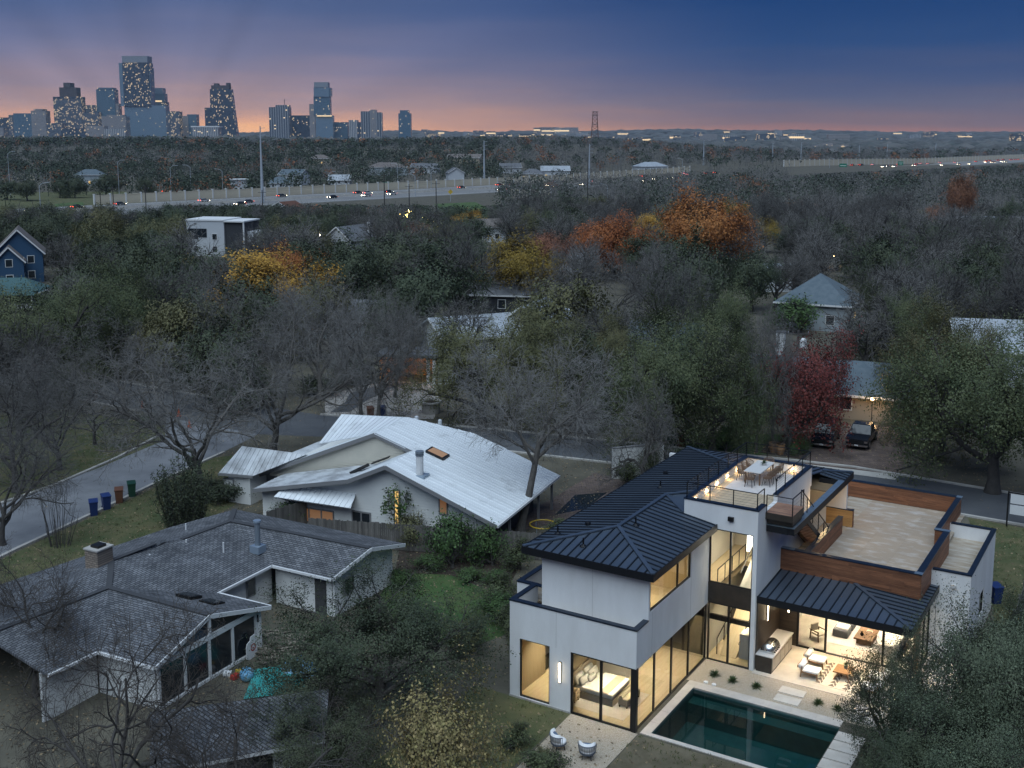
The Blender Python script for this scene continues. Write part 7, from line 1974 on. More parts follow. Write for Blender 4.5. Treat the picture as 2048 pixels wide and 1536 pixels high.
sheet('road', gl([(-60, 432), (160, 424), (330, 416), (330, 423), (170, 434), (-60, 452)]), .02, 'asphalt_pale', 'pale road along the lower edge of the park')

# cars on the highway: a parent with its parts copied for each
rr = random.Random(77)
base = {}
for k, pnt in (('white', 'car_white'), ('grey', 'car_grey'), ('red', 'car_red'), ('black', 'car_black')):
    c0 = vehicle('car', 'x', 'car', (0, 0, -500), 0, pnt, 'car', True, 'cars on the highway', False); base[k] = c0
used = set()
OPENING = []
for i in range(84):
    toward = i % 2 == 0
    o = rr.choice((12, 17, 22)) if toward else rr.choice((38, 43, 48))
    t_ = rr.uniform(-60, 420) if i < 36 else rr.uniform(650, 1250)
    k = rr.choice(list(base)); q = hw(t_, o, .05); q.z += terrain(q.x, q.y)
    c = base[k] if k not in used else copy_tree(base[k]); used.add(k)
    c.location = q; c.rotation_euler = (0, 0, math.atan2(HD.y, HD.x) + (-math.pi / 2 if not toward else math.pi / 2) + math.pi * (0 if toward else 0))
    sx = CX + FPX * q.x / q.y
    where = 'left stretch' if sx < 520 else ('middle stretch' if sx < 800 else ('stretch by the green bank' if sx < 1150 else 'far right stretch'))
    c['label'] = '%s car, %s of the highway, %s' % (k, where, 'far lanes' if toward else 'near lanes')
for i, (x, y, k) in enumerate(((245, 372, 'red'), (332, 385, 'red'), (140, 348, 'white'), (158, 352, 'white'), (60, 425, 'grey'))):
    q = G(x, y); c = copy_tree(base[k]); c.location = (q.x, q.y, terrain(q.x, q.y) + .03); c.rotation_euler = (0, 0, R(150 + i * 20)); c['label'] = ['red car on the road beside the park oaks', 'red car near the start of the sound wall', 'white car with lights on at the left junction', 'second white car at the left junction', 'grey car on the road below the park'][i]


# poles, lamps, pylon, signs
def pole(name, label, px, ytop, Y, kind='steel'):
    q = GY(px, ytop, Y); z0 = terrain(q.x, q.y); h = q.z - z0
    t = thing(name, label, 'pole', (q.x, q.y, z0))
    if kind == 'steel':
        MB().tube([(0, 0, 0), (0, 0, h)], [.55 + h * .006, .2], 10).build('shaft', 'galv', t)
        for k in (.97, .88, .80): MB().bar((0, 0, h * k), (2.0, 0, h * k + .3), .14).build('crossarm', 'galv', t)
    elif kind == 'lamp':
        MB().tube([(0, 0, 0), (0, 0, h - .6)], [.16, .09], 8).build('shaft', 'galv', t); s_ = -1 if rr.random() < .4 else 1
        MB().tube([(0, 0, h - .6), (s_ * 1.2, 0, h + .3), (s_ * 2.6, 0, h + .5)], .07, 6).build('arm', 'galv', t); MB().box(min(s_ * 2.5, s_ * 3.4), max(s_ * 2.5, s_ * 3.4), -.2, .2, h + .38, h + .55).build('lamp_head', 'galv', t)
    else:
        MB().tube([(0, 0, 0), (0, 0, h)], [.2, .13], 8).build('shaft', 'bark_dark', t); MB().bar((-1.2, 0, h * .94), (1.2, 0, h * .94), .12).build('crossarm', 'bark_dark', t)
        for x in (-1.1, 0, 1.1): MB().tube([(x, 0, h * .94 + .06), (x, 0, h * .94 + .3)], .05, 6).build('insulator', 'galv', t)
    return t


for px, yt, Y, lab in ((520, 252, 470, 'tall pale steel power pole left of the dark tower'), (968, 281, 640, 'steel power pole right of the highway middle'), (1179, 288, 600, 'steel power pole left of the lattice mast'), (1408, 280, 900, 'steel power pole right of the lattice mast'), (1546, 286, 1000, 'slim steel power pole before the right sound wall'), (1603, 284, 1150, 'second slim steel power pole before the right sound wall'), (1719, 290, 1300, 'steel pole above the right stretch of highway'), (1775, 288, 1450, 'steel pole left of the far right highway bend'), (1872, 286, 1600, 'farthest right steel power pole')):
    pole('power_pole', lab, px, yt, Y)
for i, (px, yt, Y) in enumerate(((15, 305, 520), (78, 368, 380), (235, 322, 520), (340, 333, 500), (380, 332, 540), (444, 340, 520), (585, 352, 540), (658, 345, 560), (862, 338, 600), (830, 350, 520), (795, 328, 620), (1215, 370, 480), (1365, 318, 700), (1120, 325, 760), (1660, 318, 900), (1850, 305, 1100))):
    pole('street_lamp', 'highway street lamp, %s from the left' % ['first', 'second', 'third', 'fourth', 'fifth', 'sixth', 'seventh', 'tenth', 'twelfth', 'eleventh', 'ninth', 'fourteenth', 'fifteenth', 'thirteenth', 'sixteenth', 'seventeenth'][i], px, yt, Y, 'lamp')
for px, yt, Y, lab in ((524, 380, 330, 'dark wooden pole below the tall steel pole'), (768, 345, 350, 'dark wooden utility pole before the highway signs'), (818, 368, 360, 'brown wooden utility pole right of the highway signs'), (872, 362, 350, 'dark wooden utility pole left of the green bank'), (1176, 330, 330, 'thin wooden pole below the lattice mast'), (200, 385, 330, 'wooden pole below the park, left one'), (225, 372, 345, 'wooden pole below the park, right one'), (290, 372, 350, 'wooden pole near the park oak'), (1063, 585, 150, 'utility pole beside the cream gable'), (1597, 660, 120, 'utility pole with white transformer above the red tree')):
    p_ = pole('utility_pole', lab, px, yt, Y, 'wood')
# transformer
q = GY(1597, 672, 120); tag(MB().lathe([(.3, -.5), (.38, -.45), (.38, .45), (.3, .5), (.1, .62)], 12).build('transformer', 'trim_white', None, False, (q.x + .5, q.y - .2, q.z - .8)), 'white transformer can hung on the pole above the red tree', 'transformer')
lt = GY(1190, 224, 1500); z0 = terrain(lt.x, lt.y); h = lt.z - z0
tw_ = thing('lattice_mast', 'tall red and grey lattice radio mast at the horizon', 'mast', (lt.x, lt.y, z0)); cs = [(-1, -1), (1, -1), (1, 1), (-1, 1)]
wd = lambda z: 5.2 - 2.6 * z / h
for i, (a, b) in enumerate(cs): MB().bar((a * wd(0), b * wd(0), 0), (a * wd(h), b * wd(h), h), .5).build('leg', 'brown_plastic', tw_)
nb_ = 9
for k in range(nb_):
    za, zb = h * k / nb_, h * (k + 1) / nb_; mb = MB()
    for i in range(4):
        (a, b), (c, d) = cs[i], cs[(i + 1) % 4]
        mb.bar((a * wd(za), b * wd(za), za), (c * wd(zb), d * wd(zb), zb), .22); mb.bar((c * wd(za), d * wd(za), za), (a * wd(zb), b * wd(zb), zb), .22); mb.bar((a * wd(zb), b * wd(zb), zb), (c * wd(zb), d * wd(zb), zb), .25)
    mb.build('bracing', 'galv_dark' if k % 2 else 'brown_plastic', tw_)
for k, z in enumerate((h * .62, h * .9, h)):
    MB().box(-4.2, 4.2, -4.2, 4.2, z, z + .6).build('platform', 'galv_dark', tw_)
for x, y, Y, s_, lab in ((774, 370, 590, 1.0, 'green highway sign, left of the pair'), (797, 370, 600, 1.0, 'green highway sign, right of the pair'), (1686, 333, 930, 1.6, 'green sign over the right stretch of highway'), (1801, 327, 1030, 1.3, 'second green sign over the right stretch of highway'), (1998, 314, 1300, 1.3, 'farthest green highway sign')):
    q = GY(x, y, Y); z0 = terrain(q.x, q.y); t = thing('road_sign', lab, 'sign', (q.x, q.y, z0)); hh = q.z - z0
    for xx in (-1.2, 1.2): MB().box(xx * s_ - .12, xx * s_ + .12, -.1, .1, 0, hh).build('post', 'galv', t)
    MB().box(-1.9 * s_, 1.9 * s_, -.2, -.12, hh - 1.5 * s_, hh + 1.5 * s_).build('panel', 'sign_green', t); MB().box(-1.5 * s_, 1.5 * s_, -.215, -.201, hh + .35 * s_, hh + .6 * s_).box(-1.0 * s_, 1.0 * s_, -.215, -.201, hh - .5 * s_, hh - .25 * s_).build('lettering', 'lane_paint', t)
q = GY(901, 388, 480); t = thing('road_sign', 'yellow warning sign by the highway above the green bank', 'sign', (q.x, q.y, 0)); MB().box(-.08, .08, -.05, .05, 0, q.z).build('post', 'galv', t); MB().wedge([(0, -.1, q.z - .2), (1.1, -.1, q.z + .9), (0, -.1, q.z + 2.0), (-1.1, -.1, q.z + .9)], (0, -.05, 0)).build('panel', 'yellow_plastic', t)
# golden string lights in a tree
sl = thing('string_lights', 'cluster of golden string lights wound through a bare tree', 'lights', GY(848, 445, 300) * 1.0); sl.location.z = 0; zb_ = GY(848, 445, 300).z
mat('fairy', (1, 1, 1), .5, emit=(1.0, .72, .18), estr=10.0)
for i in range(70):
    a = rr.gauss(0, 2.6); MB().lathe([(.02, -.1), (.1, 0), (.02, .1)], 5, (a + rr.gauss(0, .5), rr.gauss(0, 1.2), max(1.0, zb_ - a * .35 + rr.gauss(0, .9)))).build('bulb', 'fairy', sl)
MB().tube([(-4, 0, 2), (-1, 0, zb_ - 1), (2, 0, zb_), (4, 0, zb_ - 2)], .02, 4).build('cable', 'rail', sl)

# houses beyond the highway on the rise
for i, (x, y, Y, w, d, h_, rf, wm_, rm_, lab) in enumerate(((588, 345, 640, 14, 11, 6, 'gable_x', 'wall_white', 'roof_blue', 'white two storey house above the sound wall'), (560, 365, 600, 12, 8, 3.2, 'hip', 'wall_white', 'roof_blue', 'low white house beside the tall steel pole'), (775, 330, 760, 26, 14, 5.5, 'hip', 'wall_grey', 'roof_brown', 'large brown roofed house on the wooded rise'), (930, 308, 900, 26, 14, 5, 'gable_x', 'wall_tan', 'roof_brown', 'big gabled house at the top of the rise'), (478, 368, 560, 7, 6, 6, 'flat', 'wall_white', 'trim_white', 'small white box above the sound wall'), (910, 358, 640, 9, 8, 7, 'gable', 'wall_white', 'roof_grey', 'tall narrow white house with lit windows'), (1110, 350, 720, 18, 10, 5, 'gable_x', 'wall_white', 'roof_pale', 'pale roofed house with lit windows beyond the highway'), (1065, 355, 700, 14, 10, 4, 'hip', 'wall_tan', 'roof_grey', 'low lit house left of the pale roofed one'), (1300, 342, 800, 22, 12, 4, 'hip', 'wall_white', 'roof_pale', 'pale hipped roof far behind the orange trees'), (180, 335, 640, 16, 10, 6, 'hip', 'wall_grey', 'roof_blue', 'columned house among the trees at the left'), (680, 352, 640, 12, 8, 3, 'gable_x', 'wall_white', 'roof_pale', 'small pale roof behind the amber tree beyond the highway'), (850, 330, 780, 18, 10, 4, 'gable_x', 'wall_white', 'roof_grey', 'white walled house right of the large brown roof'), (640, 318, 900, 16, 10, 5, 'hip', 'wall_tan', 'roof_brown', 'tan house high on the rise behind the steel pole'), (1020, 345, 780, 14, 9, 4, 'gable_x', 'wall_white', 'roof_grey', 'grey roofed house left of the low lit house'))):
    q = GY(x, y, Y); z = terrain(q.x, q.y); house('rise_house', lab, Vector((q.x, q.y, z)), R(-20 + (i * 37) % 50), w, d, h_, rf, 2.8, wm_, rm_, .5, 3, lit=(0, 2) if i in (5, 6, 7) else ((1,) if i % 3 == 0 else ()))

# ---- far woods: too many to count, one mass each
rg = np.random.default_rng(9)
mat('wood_bare', (0.14, 0.137, 0.13), 0.95, island=.35); mat('wood_green', (0.036, 0.05, 0.03), 0.9, island=.4); mat('wood_rust', (0.20, 0.085, 0.04), 0.9, island=.4); mat('wood_far', (0.06, 0.07, 0.066), 0.95, col2=(0.10, 0.096, 0.09), scale=.012, island=.3)
acc = {'bare': [], 'green': [], 'rust': []}
far_pts = []


def limit_y(sx):
    if sx < 330: return 436
    if sx < 1000: return 408
    if sx < 1570: return 300
    return 349 - (sx - 1570) * .045


HOUSE_K = [k for k in KEEP if k[2] > 3.5]
y = 326.0
ycount = 0
while y < 1750:
    step = 9.5 if y < 560 else (12.5 if y < 1000 else 17.0)
    x = -0.47 * y - 8
    while x < 0.47 * y + 8:
        px, py = x + rr.uniform(-.45, .45) * step, y + rr.uniform(-.45, .45) * step
        x += step
        t_, o_ = hw_inv(px, py)
        if -3 < o_ < 62: continue
        sx = CX + FPX * px / py; gy_ = 270 + FPX * CAMH / py
        if py < 560 and sx < 1000 and gy_ < 452 and sx < 340 and 376 < gy_: 
            if rr.random() < .93: continue
        if 860 < sx < 990 and 400 < gy_ < 446: continue
        if o_ < 0 and o_ > -22 and rr.random() < .5: continue
        if any((px - a) ** 2 + (py - b) ** 2 < c * c for a, b, c in HOUSE_K): continue
        h = rr.uniform(6.5, 11)
        z = terrain(px, py)
        if o_ > 40:
            lim = limit_y(sx); hm = CAMH - (lim - 270) * py / FPX - z
            h = min(h, hm)
            if h < 1.8: continue
        blocked = False
        for a, b, c in HOUSE_K:
            if b > 500 and b - 60 < py < b and abs(CX + FPX * a / b - sx) < c * FPX / b * .9 and rr.random() < .8: blocked = True
        if blocked: continue
        n_ = .5 + .5 * math.sin(px * .02 + 1.1) * math.cos(py * .017)
        pe = (.68 if sx < 1000 else .24) * (.5 + n_)
        k = 'rust' if rr.random() < (.05 if o_ < 0 else .02) else ('green' if rr.random() < pe else 'bare')
        acc[k].append((px, py, z, h, h * rr.uniform(.45, .68)))
    y += step * .9


def mass(items, kind):
    A = np.array(items); n = len(A)
    Y = A[:, 1]
    VV, FF, o = [], [], 0
    for lo, hi, per, sz in ((0, 480, 190, .40), (480, 800, 100, .58), (800, 1150, 60, .85), (1150, 3000, 36, 1.3)):
        B = A[(Y >= lo) & (Y < hi)]
        if not len(B): continue
        m = len(B)
        d = norm(rg.normal(size=(m, per, 3))); rad = rg.uniform(.35, 1, (m, per, 1)) ** .45
        # lumpy crowns
        lob = 1 + .28 * np.sin(d[..., :1] * 4.1 + B[:, None, :1]) * np.cos(d[..., 1:2] * 3.7 + B[:, None, 1:2])
        d = d * rad * lob
        cz = B[:, 3] * .62; rz_ = B[:, 3] * .40
        c = np.stack([B[:, None, 0] + d[..., 0] * B[:, None, 4], B[:, None, 1] + d[..., 1] * B[:, None, 4], B[:, None, 2] + cz[:, None] + d[..., 2] * rz_[:, None]], -1).reshape(-1, 3)
        if kind == 'bare':
            nn = len(c); t = norm(d.reshape(-1, 3) + rg.normal(0, .45, (nn, 3)) + np.array([0, 0, .35])); b = norm(np.cross(t, rg.normal(size=(nn, 3))))
            ln = sz * 1.9 * rg.uniform(.6, 1.3, (nn, 1)); wdt = sz * .15
            V = np.stack([c - t * ln * .5 - b * wdt, c - t * ln * .5 + b * wdt, c + t * ln * .5 + b * wdt * .3, c + t * ln * .5 - b * wdt * .3], 1).reshape(-1, 3); F_ = np.arange(4 * nn).reshape(nn, 4)
        else:
            V, F_ = leaf_cloud(c, sz * .8, rg, .8, .3, out=norm(d.reshape(-1, 3)))
        VV.append(V); FF.append(F_ + o); o += len(V)
        # stems
        Pn = np.stack([B[:, :3], B[:, :3] + np.stack([np.zeros(m), np.zeros(m), B[:, 3] * .6], 1)], 1); V, F_ = tubes(Pn, np.full((m, 2), .16), 3); VV.append(V); FF.append(F_ + o); o += len(V)
    return np.concatenate(VV), np.concatenate(FF)


for k, nm, m_, lab in (('bare', 'bare_woods', 'wood_bare', 'grey mass of bare woods around and beyond the highway'), ('green', 'evergreen_woods', 'wood_green', 'dark green mass of evergreens around and beyond the highway'), ('rust', 'autumn_woods', 'wood_rust', 'rust coloured trees scattered through the far woods')):
    V, F_ = mass(acc[k], k)
    o = link(nm, np_mesh(nm, V, F_, m_)); tag(o, lab, 'woods', kind='stuff')
# the sea of trees towards the horizon
ic = [(0, 0, 1)] + [(math.cos(a) * .9, math.sin(a) * .9, .35) for a in [k * 2 * math.pi / 6 for k in range(6)]] + [(math.cos(a) * 1.1, math.sin(a) * 1.1, -.3) for a in [.5 + k * 2 * math.pi / 6 for k in range(6)]]
icf = [(0, 1 + k, 1 + (k + 1) % 6) for k in range(6)] + [(1 + k, 7 + k, 1 + (k + 1) % 6) for k in range(6)] + [(1 + (k + 1) % 6, 7 + k, 7 + (k + 1) % 6) for k in range(6)]
ic = np.array(ic); icf = np.array(icf)
pts = []
y = 1500.0
while y < 7800:
    step = 24 + (y - 1500) * .013
    x = -0.48 * y
    while x < 0.48 * y:
        px, py = x + rr.uniform(-.5, .5) * step, y + rr.uniform(-.5, .5) * step
        pts.append((px, py, terrain(px, py), rr.uniform(5, 9.5), step * rr.uniform(.38, .75))); x += step
    y += step * 1.2
B = np.array(pts); m = len(B); jit = 1 + rg.normal(0, .22, (m, len(ic), 3))
V = ic[None] * jit; V = np.stack([B[:, None, 0] + V[..., 0] * B[:, None, 4], B[:, None, 1] + V[..., 1] * B[:, None, 4], B[:, None, 2] + V[..., 2] * B[:, None, 3] + 1.0], -1).reshape(-1, 3)
F_ = (icf[None] + (np.arange(m) * len(ic))[:, None, None]).reshape(-1, 3)
tag(link('distant_woods', np_mesh('distant_woods', V, F_, 'wood_far')), 'dark blue sea of treetops reaching to the horizon hills', 'woods', kind='stuff')
for x, y, H_, wd_, v_, lab in ((212, 392, 11, 15, 0, 'wide dark live oak in the middle of the park'), (290, 392, 9, 11, 1, 'live oak on the right of the park'), (55, 402, 9, 12, 2, 'live oak at the left of the park'), (120, 396, 9, 11, 1, 'live oak left of the wide park oak'), (150, 396, 10, 11, 0, 'live oak touching the wide park oak'), (15, 400, 9, 12, 2, 'live oak cut by the left edge in the park')):
    q = G(x, y); tree('oak_mid', 'live_oak', lab, q.x, q.y, H_, wd_, v_, x)

# ---- the city skyline
CD = 3500.0


def facade(name, base, line, lit=.05, lw=2.0, fh=3.2, hband=0.0, vstripe=0.0, warm=(1.0, .74, .42), est=.5, rough=.25):
    m = bpy.data.materials.new(name); m.use_nodes = True; N, L = m.node_tree.nodes, m.node_tree.links; b = N['Principled BSDF']; b.inputs['Roughness'].default_value = rough
    tcn = N.new('ShaderNodeTexCoord'); sp = N.new('ShaderNodeSeparateXYZ'); L.new(tcn.outputs['Object'], sp.inputs[0])
    def M_(op, a, b_=None):
        n = N.new('ShaderNodeMath'); n.operation = op
        for i, v in enumerate((a, b_)):
            if v is None: continue
            if isinstance(v, (int, float)): n.inputs[i].default_value = v
            else: L.new(v, n.inputs[i])
        return n.outputs[0]
    u = M_('DIVIDE', M_('ADD', sp.outputs['X'], M_('MULTIPLY', sp.outputs['Y'], 1.0)), lw); v = M_('DIVIDE', sp.outputs['Z'], fh)
    cb_ = N.new('ShaderNodeCombineXYZ'); L.new(M_('FLOOR', u), cb_.inputs[0]); L.new(M_('FLOOR', v), cb_.inputs[1]); oi = N.new('ShaderNodeObjectInfo'); L.new(oi.outputs['Random'], cb_.inputs[2])
    wnz = N.new('ShaderNodeTexWhiteNoise'); L.new(cb_.outputs[0], wnz.inputs['Vector'])
    cb2 = N.new('ShaderNodeCombineXYZ'); L.new(M_('FLOOR', M_('DIVIDE', u, 4.0)), cb2.inputs[0]); L.new(M_('FLOOR', M_('DIVIDE', v, 2.0)), cb2.inputs[1]); L.new(oi.outputs['Random'], cb2.inputs[2])
    wn2 = N.new('ShaderNodeTexWhiteNoise'); L.new(cb2.outputs[0], wn2.inputs['Vector'])
    prob = M_('MULTIPLY', M_('POWER', wn2.outputs['Value'], 2.5), lit * 4.5)
    on = M_('LESS_THAN', wnz.outputs['Value'], prob)
    ln = M_('MAXIMUM', M_('LESS_THAN', M_('FRACT', u), max(vstripe, .12)), M_('LESS_THAN', M_('FRACT', v), max(hband, .12)))
    on = M_('MULTIPLY', on, M_('SUBTRACT', 1.0, ln))
    mx_ = N.new('ShaderNodeMix'); mx_.data_type = 'RGBA'; L.new(ln, mx_.inputs['Factor']); mx_.inputs['A'].default_value = (*base, 1); mx_.inputs['B'].default_value = (*line, 1)
    L.new(mx_.outputs['Result'], b.inputs['Base Color']); b.inputs['Emission Color'].default_value = (*warm, 1); L.new(M_('MULTIPLY', on, est), b.inputs['Emission Strength'])
    MATS[name] = m


facade('fac_blue', (0.06, 0.125, 0.175), (0.12, 0.185, 0.24), .016, hband=.25); facade('fac_dark', (0.034, 0.058, 0.085), (0.075, 0.10, 0.13), .055, est=.42); facade('fac_light', (0.11, 0.18, 0.24), (0.175, 0.245, 0.31), .006, vstripe=.3, hband=.3)
facade('fac_cream', (0.12, 0.13, 0.145), (0.34, 0.32, 0.31), .015, hband=.5); facade('fac_white', (0.10, 0.125, 0.15), (0.44, 0.44, 0.44), .02, vstripe=.45, lw=5); facade('fac_stripe', (0.05, 0.075, 0.105), (0.30, 0.31, 0.32), .014, vstripe=.35, lw=7); facade('fac_office', (0.055, 0.08, 0.11), (0.13, 0.15, 0.175), .10, hband=.4, est=.4)
mat('tower_crown', (0.22, 0.245, 0.28), .5); mat('tower_frame', (0.06, 0.055, 0.06), .8); mat('bright_band', (.5, .4, .25), .5, emit=(1.0, .70, .38), estr=.45)


def tower(label, segs, D=CD, crown=None, extras=None, dep=34, name='skyscraper', rot=.25):
    """segs: (px0, px1, y_top, y_bottom, facade[, px0_top, px1_top])"""
    xc = (min(s_[0] for s_ in segs) + max(s_[1] for s_ in segs)) / 2
    X = (xc - CX) * D / FPX * math.cos(0) * 1.0; k = D / FPX
    t = thing(name, label, 'skyscraper' if name == 'skyscraper' else 'building', (X, D, 0))
    for i, s_ in enumerate(segs):
        x0, x1 = (s_[0] - xc) * k, (s_[1] - xc) * k; zt = CAMH + (270 - s_[2]) * k; zb = (CAMH + (270 - s_[3]) * k) if s_[3] else -5
        dp = dep * (1 - .06 * i)
        if len(s_) > 5:
            a0, a1 = (s_[5] - xc) * k, (s_[6] - xc) * k
            MB().add([(x0, -dp / 2, zb), (x1, -dp / 2, zb), (x1, dp / 2, zb), (x0, dp / 2, zb), (a0, -dp / 2, zt), (a1, -dp / 2, zt), (a1, dp / 2, zt), (a0, dp / 2, zt)], [(4, 5, 6, 7), (0, 1, 5, 4), (1, 2, 6, 5), (2, 3, 7, 6), (3, 0, 4, 7)]).build('block', s_[4], t)
        else: MB().box(x0, x1, -dp / 2, dp / 2, zb, zt).build('block', s_[4], t)
    for e in (extras or ()):
        x0, x1 = (e[0] - xc) * k, (e[1] - xc) * k; MB().box(x0, x1, -dep * .52 if len(e) < 6 else -dep * e[5], dep * .52 if len(e) < 6 else dep * e[5], CAMH + (270 - e[3]) * k, CAMH + (270 - e[2]) * k).build('crown' if e[4] != 'bright_band' else 'lit_band', e[4], t)
    return t


tower('tallest glass tower of the skyline with a flat pale crown', [(265, 316, 131, 214, 'fac_dark'), (258, 268, 131, 214, 'fac_light'), (296, 318, 140, 214, 'fac_blue'), (264, 345, 213, None, 'fac_light')], extras=[(265, 314.5, 118, 130.6, 'tower_crown')], dep=44)
tower('blue tower with a stepped top right behind the tallest tower', [(321, 343, 190, None, 'fac_blue'), (319, 346, 206, None, 'fac_dark')], 3620, extras=[(324, 340, 179, 190, 'fac_light'), (319.5, 338, 203, 206, 'bright_band')])
tower('blue tower with a curved roof left of the tallest tower', [(210, 246, 182, None, 'fac_blue'), (214, 228, 186, None, 'fac_light'), (234, 252, 209, None, 'fac_cream')], 3560, extras=[(213, 243, 178.5, 182, 'fac_blue')])
tower('stepped tower under construction with a crane frame on top', [(125, 180, 200, None, 'fac_office'), (138, 172, 178, 200, 'tower_frame'), (128, 212, 226, None, 'fac_office')], 3480, extras=[(147, 160, 169, 178, 'tower_frame'), (125, 180, 196, 200, 'fac_dark')])
tower('low office slab lit in rows below the stepped tower', [(180, 214, 212, None, 'fac_office')], 3600, name='office_block')
tower('cream office block with window bands beside the tallest tower', [(218, 266, 234, None, 'fac_cream'), (228, 260, 231, None, 'fac_cream')], 3380, name='office_block')
tower('pale ribbed office block at the left of the skyline', [(80, 109, 223, None, 'fac_cream')], 3400, extras=[(86, 103, 219.5, 223, 'fac_cream')], name='office_block')
tower('wide blue office block left of the pale ribbed one', [(45, 80, 228, None, 'fac_blue'), (35, 46, 231, None, 'fac_office')], 3500, name='office_block')
tower('dark office block near the left end of the skyline', [(13, 36, 236, None, 'fac_dark')], 3550, name='office_block')
tower('lowest block at the left end of the skyline', [(-6, 24, 256, None, 'fac_cream')], 3300, name='office_block')
tower('long low dark building before the stepped tower', [(137, 188, 257, None, 'fac_dark'), (110, 140, 247, None, 'fac_office')], 3300, name='office_block')
tower('row of pale low offices below the tallest tower', [(186, 222, 252, None, 'fac_cream'), (222, 264, 258, None, 'fac_white')], 3250, name='office_block')
tower('mid height office with lit floors right of the tallest tower', [(345, 371, 224, None, 'fac_office')], 3450, name='office_block')
tower('brownish twin block right of the lit floors', [(371, 388, 233, None, 'fac_cream'), (386, 404, 230, None, 'fac_blue')], 3520, name='office_block')
tower('white classical building with columns below the sail shaped tower', [(395, 447, 254, None, 'fac_white')], 3150, extras=[(393, 449, 252.5, 255, 'trim_white')], name='office_block')
tower('sail shaped dark tower with scaffolding on its crown', [(430, 484, 181, None, 'fac_dark', 433, 473), (421, 432, 217, None, 'fac_dark')], 3450, extras=[(435, 470, 174, 181, 'tower_frame', .4), (440, 448, 170, 174, 'tower_frame', .3), (464, 470, 169, 174, 'tower_frame', .3)])
tower('grey tower with vertical stripes and a mast', [(547, 587, 216, None, 'fac_stripe'), (560, 586, 212, None, 'fac_stripe')], 3400, extras=[(575.4, 576.4, 200, 212, 'tower_frame', .02)])
tower('blue mid height slab right of the striped tower', [(587, 627, 232, None, 'fac_dark'), (600, 627, 238, None, 'fac_blue')], 3480, name='office_block')
tower('tall tower of offset stacked blocks', [(636, 666, 178, 196, 'fac_light'), (650, 669, 179, 195, 'fac_blue'), (635, 667, 195, 232, 'fac_blue'), (638, 672, 232, None, 'fac_light'), (626, 637, 210, None, 'fac_cream')], 3400, extras=[(637, 664, 168, 178, 'tower_crown'), (641, 670, 232, 234, 'bright_band')])
tower('short blue block right of the stacked tower', [(673, 701, 245, None, 'fac_blue')], 3450, name='office_block')
tower('pale short block left of the stepped twin tower', [(703, 720, 241, None, 'fac_white'), (718, 730, 245, None, 'fac_dark')], 3400, name='office_block')
tower('stepped twin tower with pale piers near the right end', [(727, 746, 224, None, 'fac_stripe'), (744, 757, 221, None, 'fac_cream'), (755, 768, 226, None, 'fac_stripe')], 3400)
tower('slim blue tower standing alone at the right end of the skyline', [(801, 825, 228, None, 'fac_blue'), (804, 821, 222, None, 'fac_blue')], 3300)
# lit buildings scattered over the far hills
rr = random.Random(4)
for i in range(64):
    if i < 12: x, Y = rr.uniform(1075, 1145), rr.uniform(5200, 5600)
    elif i < 40: x, Y = rr.uniform(1000, 1600), rr.uniform(2600, 5200)
    elif i < 54: x, Y = rr.uniform(1450, 2040), rr.uniform(2200, 5000)
    else: x, Y = rr.uniform(840, 1020), rr.uniform(3600, 5200)
    X = (x - CX) * Y / FPX; w = rr.uniform(18, 55) * (1.3 if i < 12 else 1); h = rr.uniform(8, 18) + 7 + (10 if i < 12 else 0)
    z = terrain(X, Y); reg = 'on the hilltop below the afterglow' if i < 12 else ('right of the skyline, on the far plain' if x < 1020 else ('near the lattice mast, far away' if x < 1330 else ('far away above the orange trees' if x < 1620 else 'on the far right hills')))
    t = thing('distant_building', 'tiny lit building ' + reg, 'building', (X, Y, z), 0, 'lit buildings on the far hills')
    MB().box(-w / 2, w / 2, -8, 8, -2, h).build('block', rr.choice(['fac_cream', 'fac_office', 'fac_office', 'fac_white']), t); MB().box(-w / 2, w / 2, -8.3, -8.05, h * .55, h * .75).build('lit_windows', 'bright_band', t) if rr.random() < .55 else None
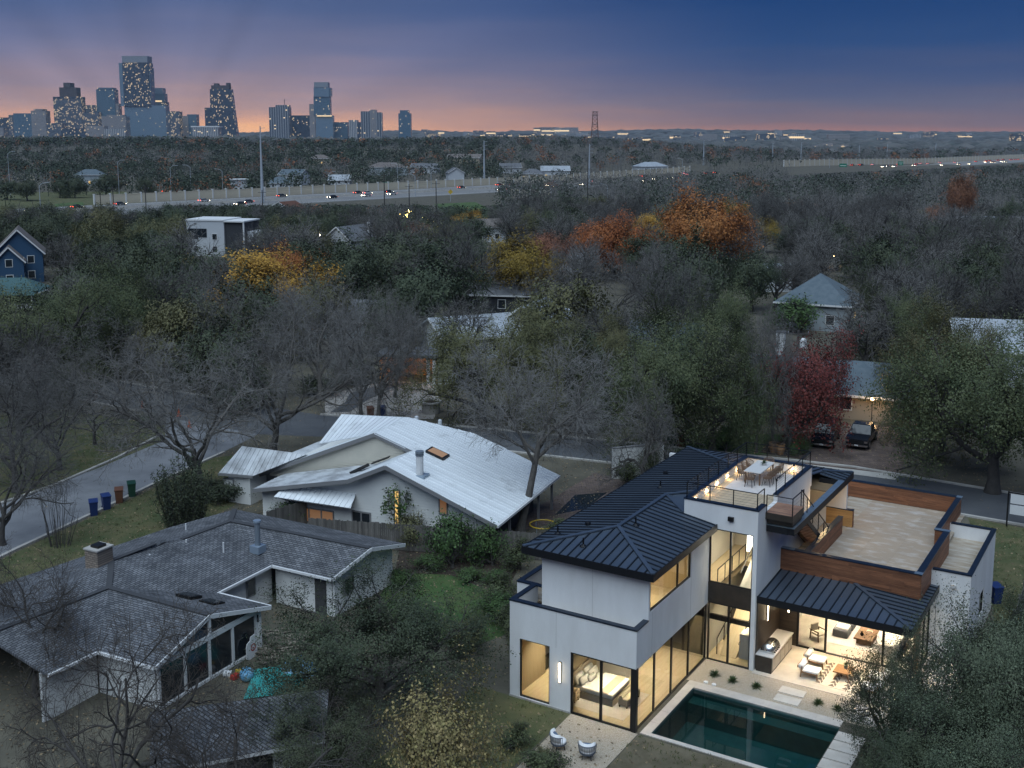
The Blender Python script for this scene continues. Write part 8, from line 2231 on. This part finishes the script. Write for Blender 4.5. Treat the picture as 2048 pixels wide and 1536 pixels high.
# long lit building
q = GY(1662, 299, 2000); t = thing('school_building', 'long low lit building with yellow windows on the right', 'building', (q.x, q.y, terrain(q.x, q.y))); MB().box(-32, 32, -8, 8, -1, 8.5).build('block', 'fac_cream', t); MB().box(-31, 31, -8.3, -8.05, 4.6, 6.2).build('window_band', 'bright_band', t); MB().box(-31, 28, -8.3, -8.05, 1.0, 2.4).build('window_band', 'bright_band', t); MB().box(-18, 2, -4, 4, 8.5, 12).build('roof_block', 'fac_cream', t)

# overhead wires
for i, (a_, b_) in enumerate((((1063, 585, 150), (1597, 660, 120)), ((1597, 662, 120), (2120, 640, 118)), ((524, 380, 330), (768, 345, 350)), ((768, 347, 350), (872, 364, 350)))):
    A_, B_ = GY(*a_), GY(*b_); mb = MB()
    for dz in (0, -.5): mb.tube([A_ + (B_ - A_) * (k / 12) + Vector((0, 0, dz - 4 * 1.1 * (k / 12) * (1 - k / 12))) for k in range(13)], .02, 4)
    tag(mb.build('overhead_wire', 'rail'), ['sagging wire pair between the cream gable pole and the transformer pole', 'sagging wire pair running right from the transformer pole', 'wire pair left of the highway signs', 'wire pair above the green bank'][i], 'wire')
# ---- evening haze
hz = bpy.data.materials.new('haze'); hz.use_nodes = True; N, L = hz.node_tree.nodes, hz.node_tree.links; N.remove(N['Principled BSDF'])
pv = N.new('ShaderNodeVolumePrincipled'); pv.inputs['Color'].default_value = (.62, .74, .92, 1); pv.inputs['Density'].default_value = 0.00005; pv.inputs['Anisotropy'].default_value = .0
L.new(pv.outputs[0], N['Material Output'].inputs['Volume']); MATS['haze'] = hz
o = MB().box(-5200, 5200, -500, 8600, -6, 276).build('haze', 'haze'); tag(o, 'thin blue evening haze over the far woods and city', 'haze', kind='stuff')

by = {}
for o in COL.objects:
    if o.parent is None and o.get('group') in ('lit buildings on the far hills', 'cars on the highway'): by.setdefault(o['label'], []).append(o)
for lab, os_ in by.items():
    if len(os_) > 1:
        os_.sort(key=lambda o: o.location.x / max(1, o.location.y))
        for i, o in enumerate(os_): o['label'] = lab + ', ' + (ORD[i] if i < 20 else 'last') + ' from left'
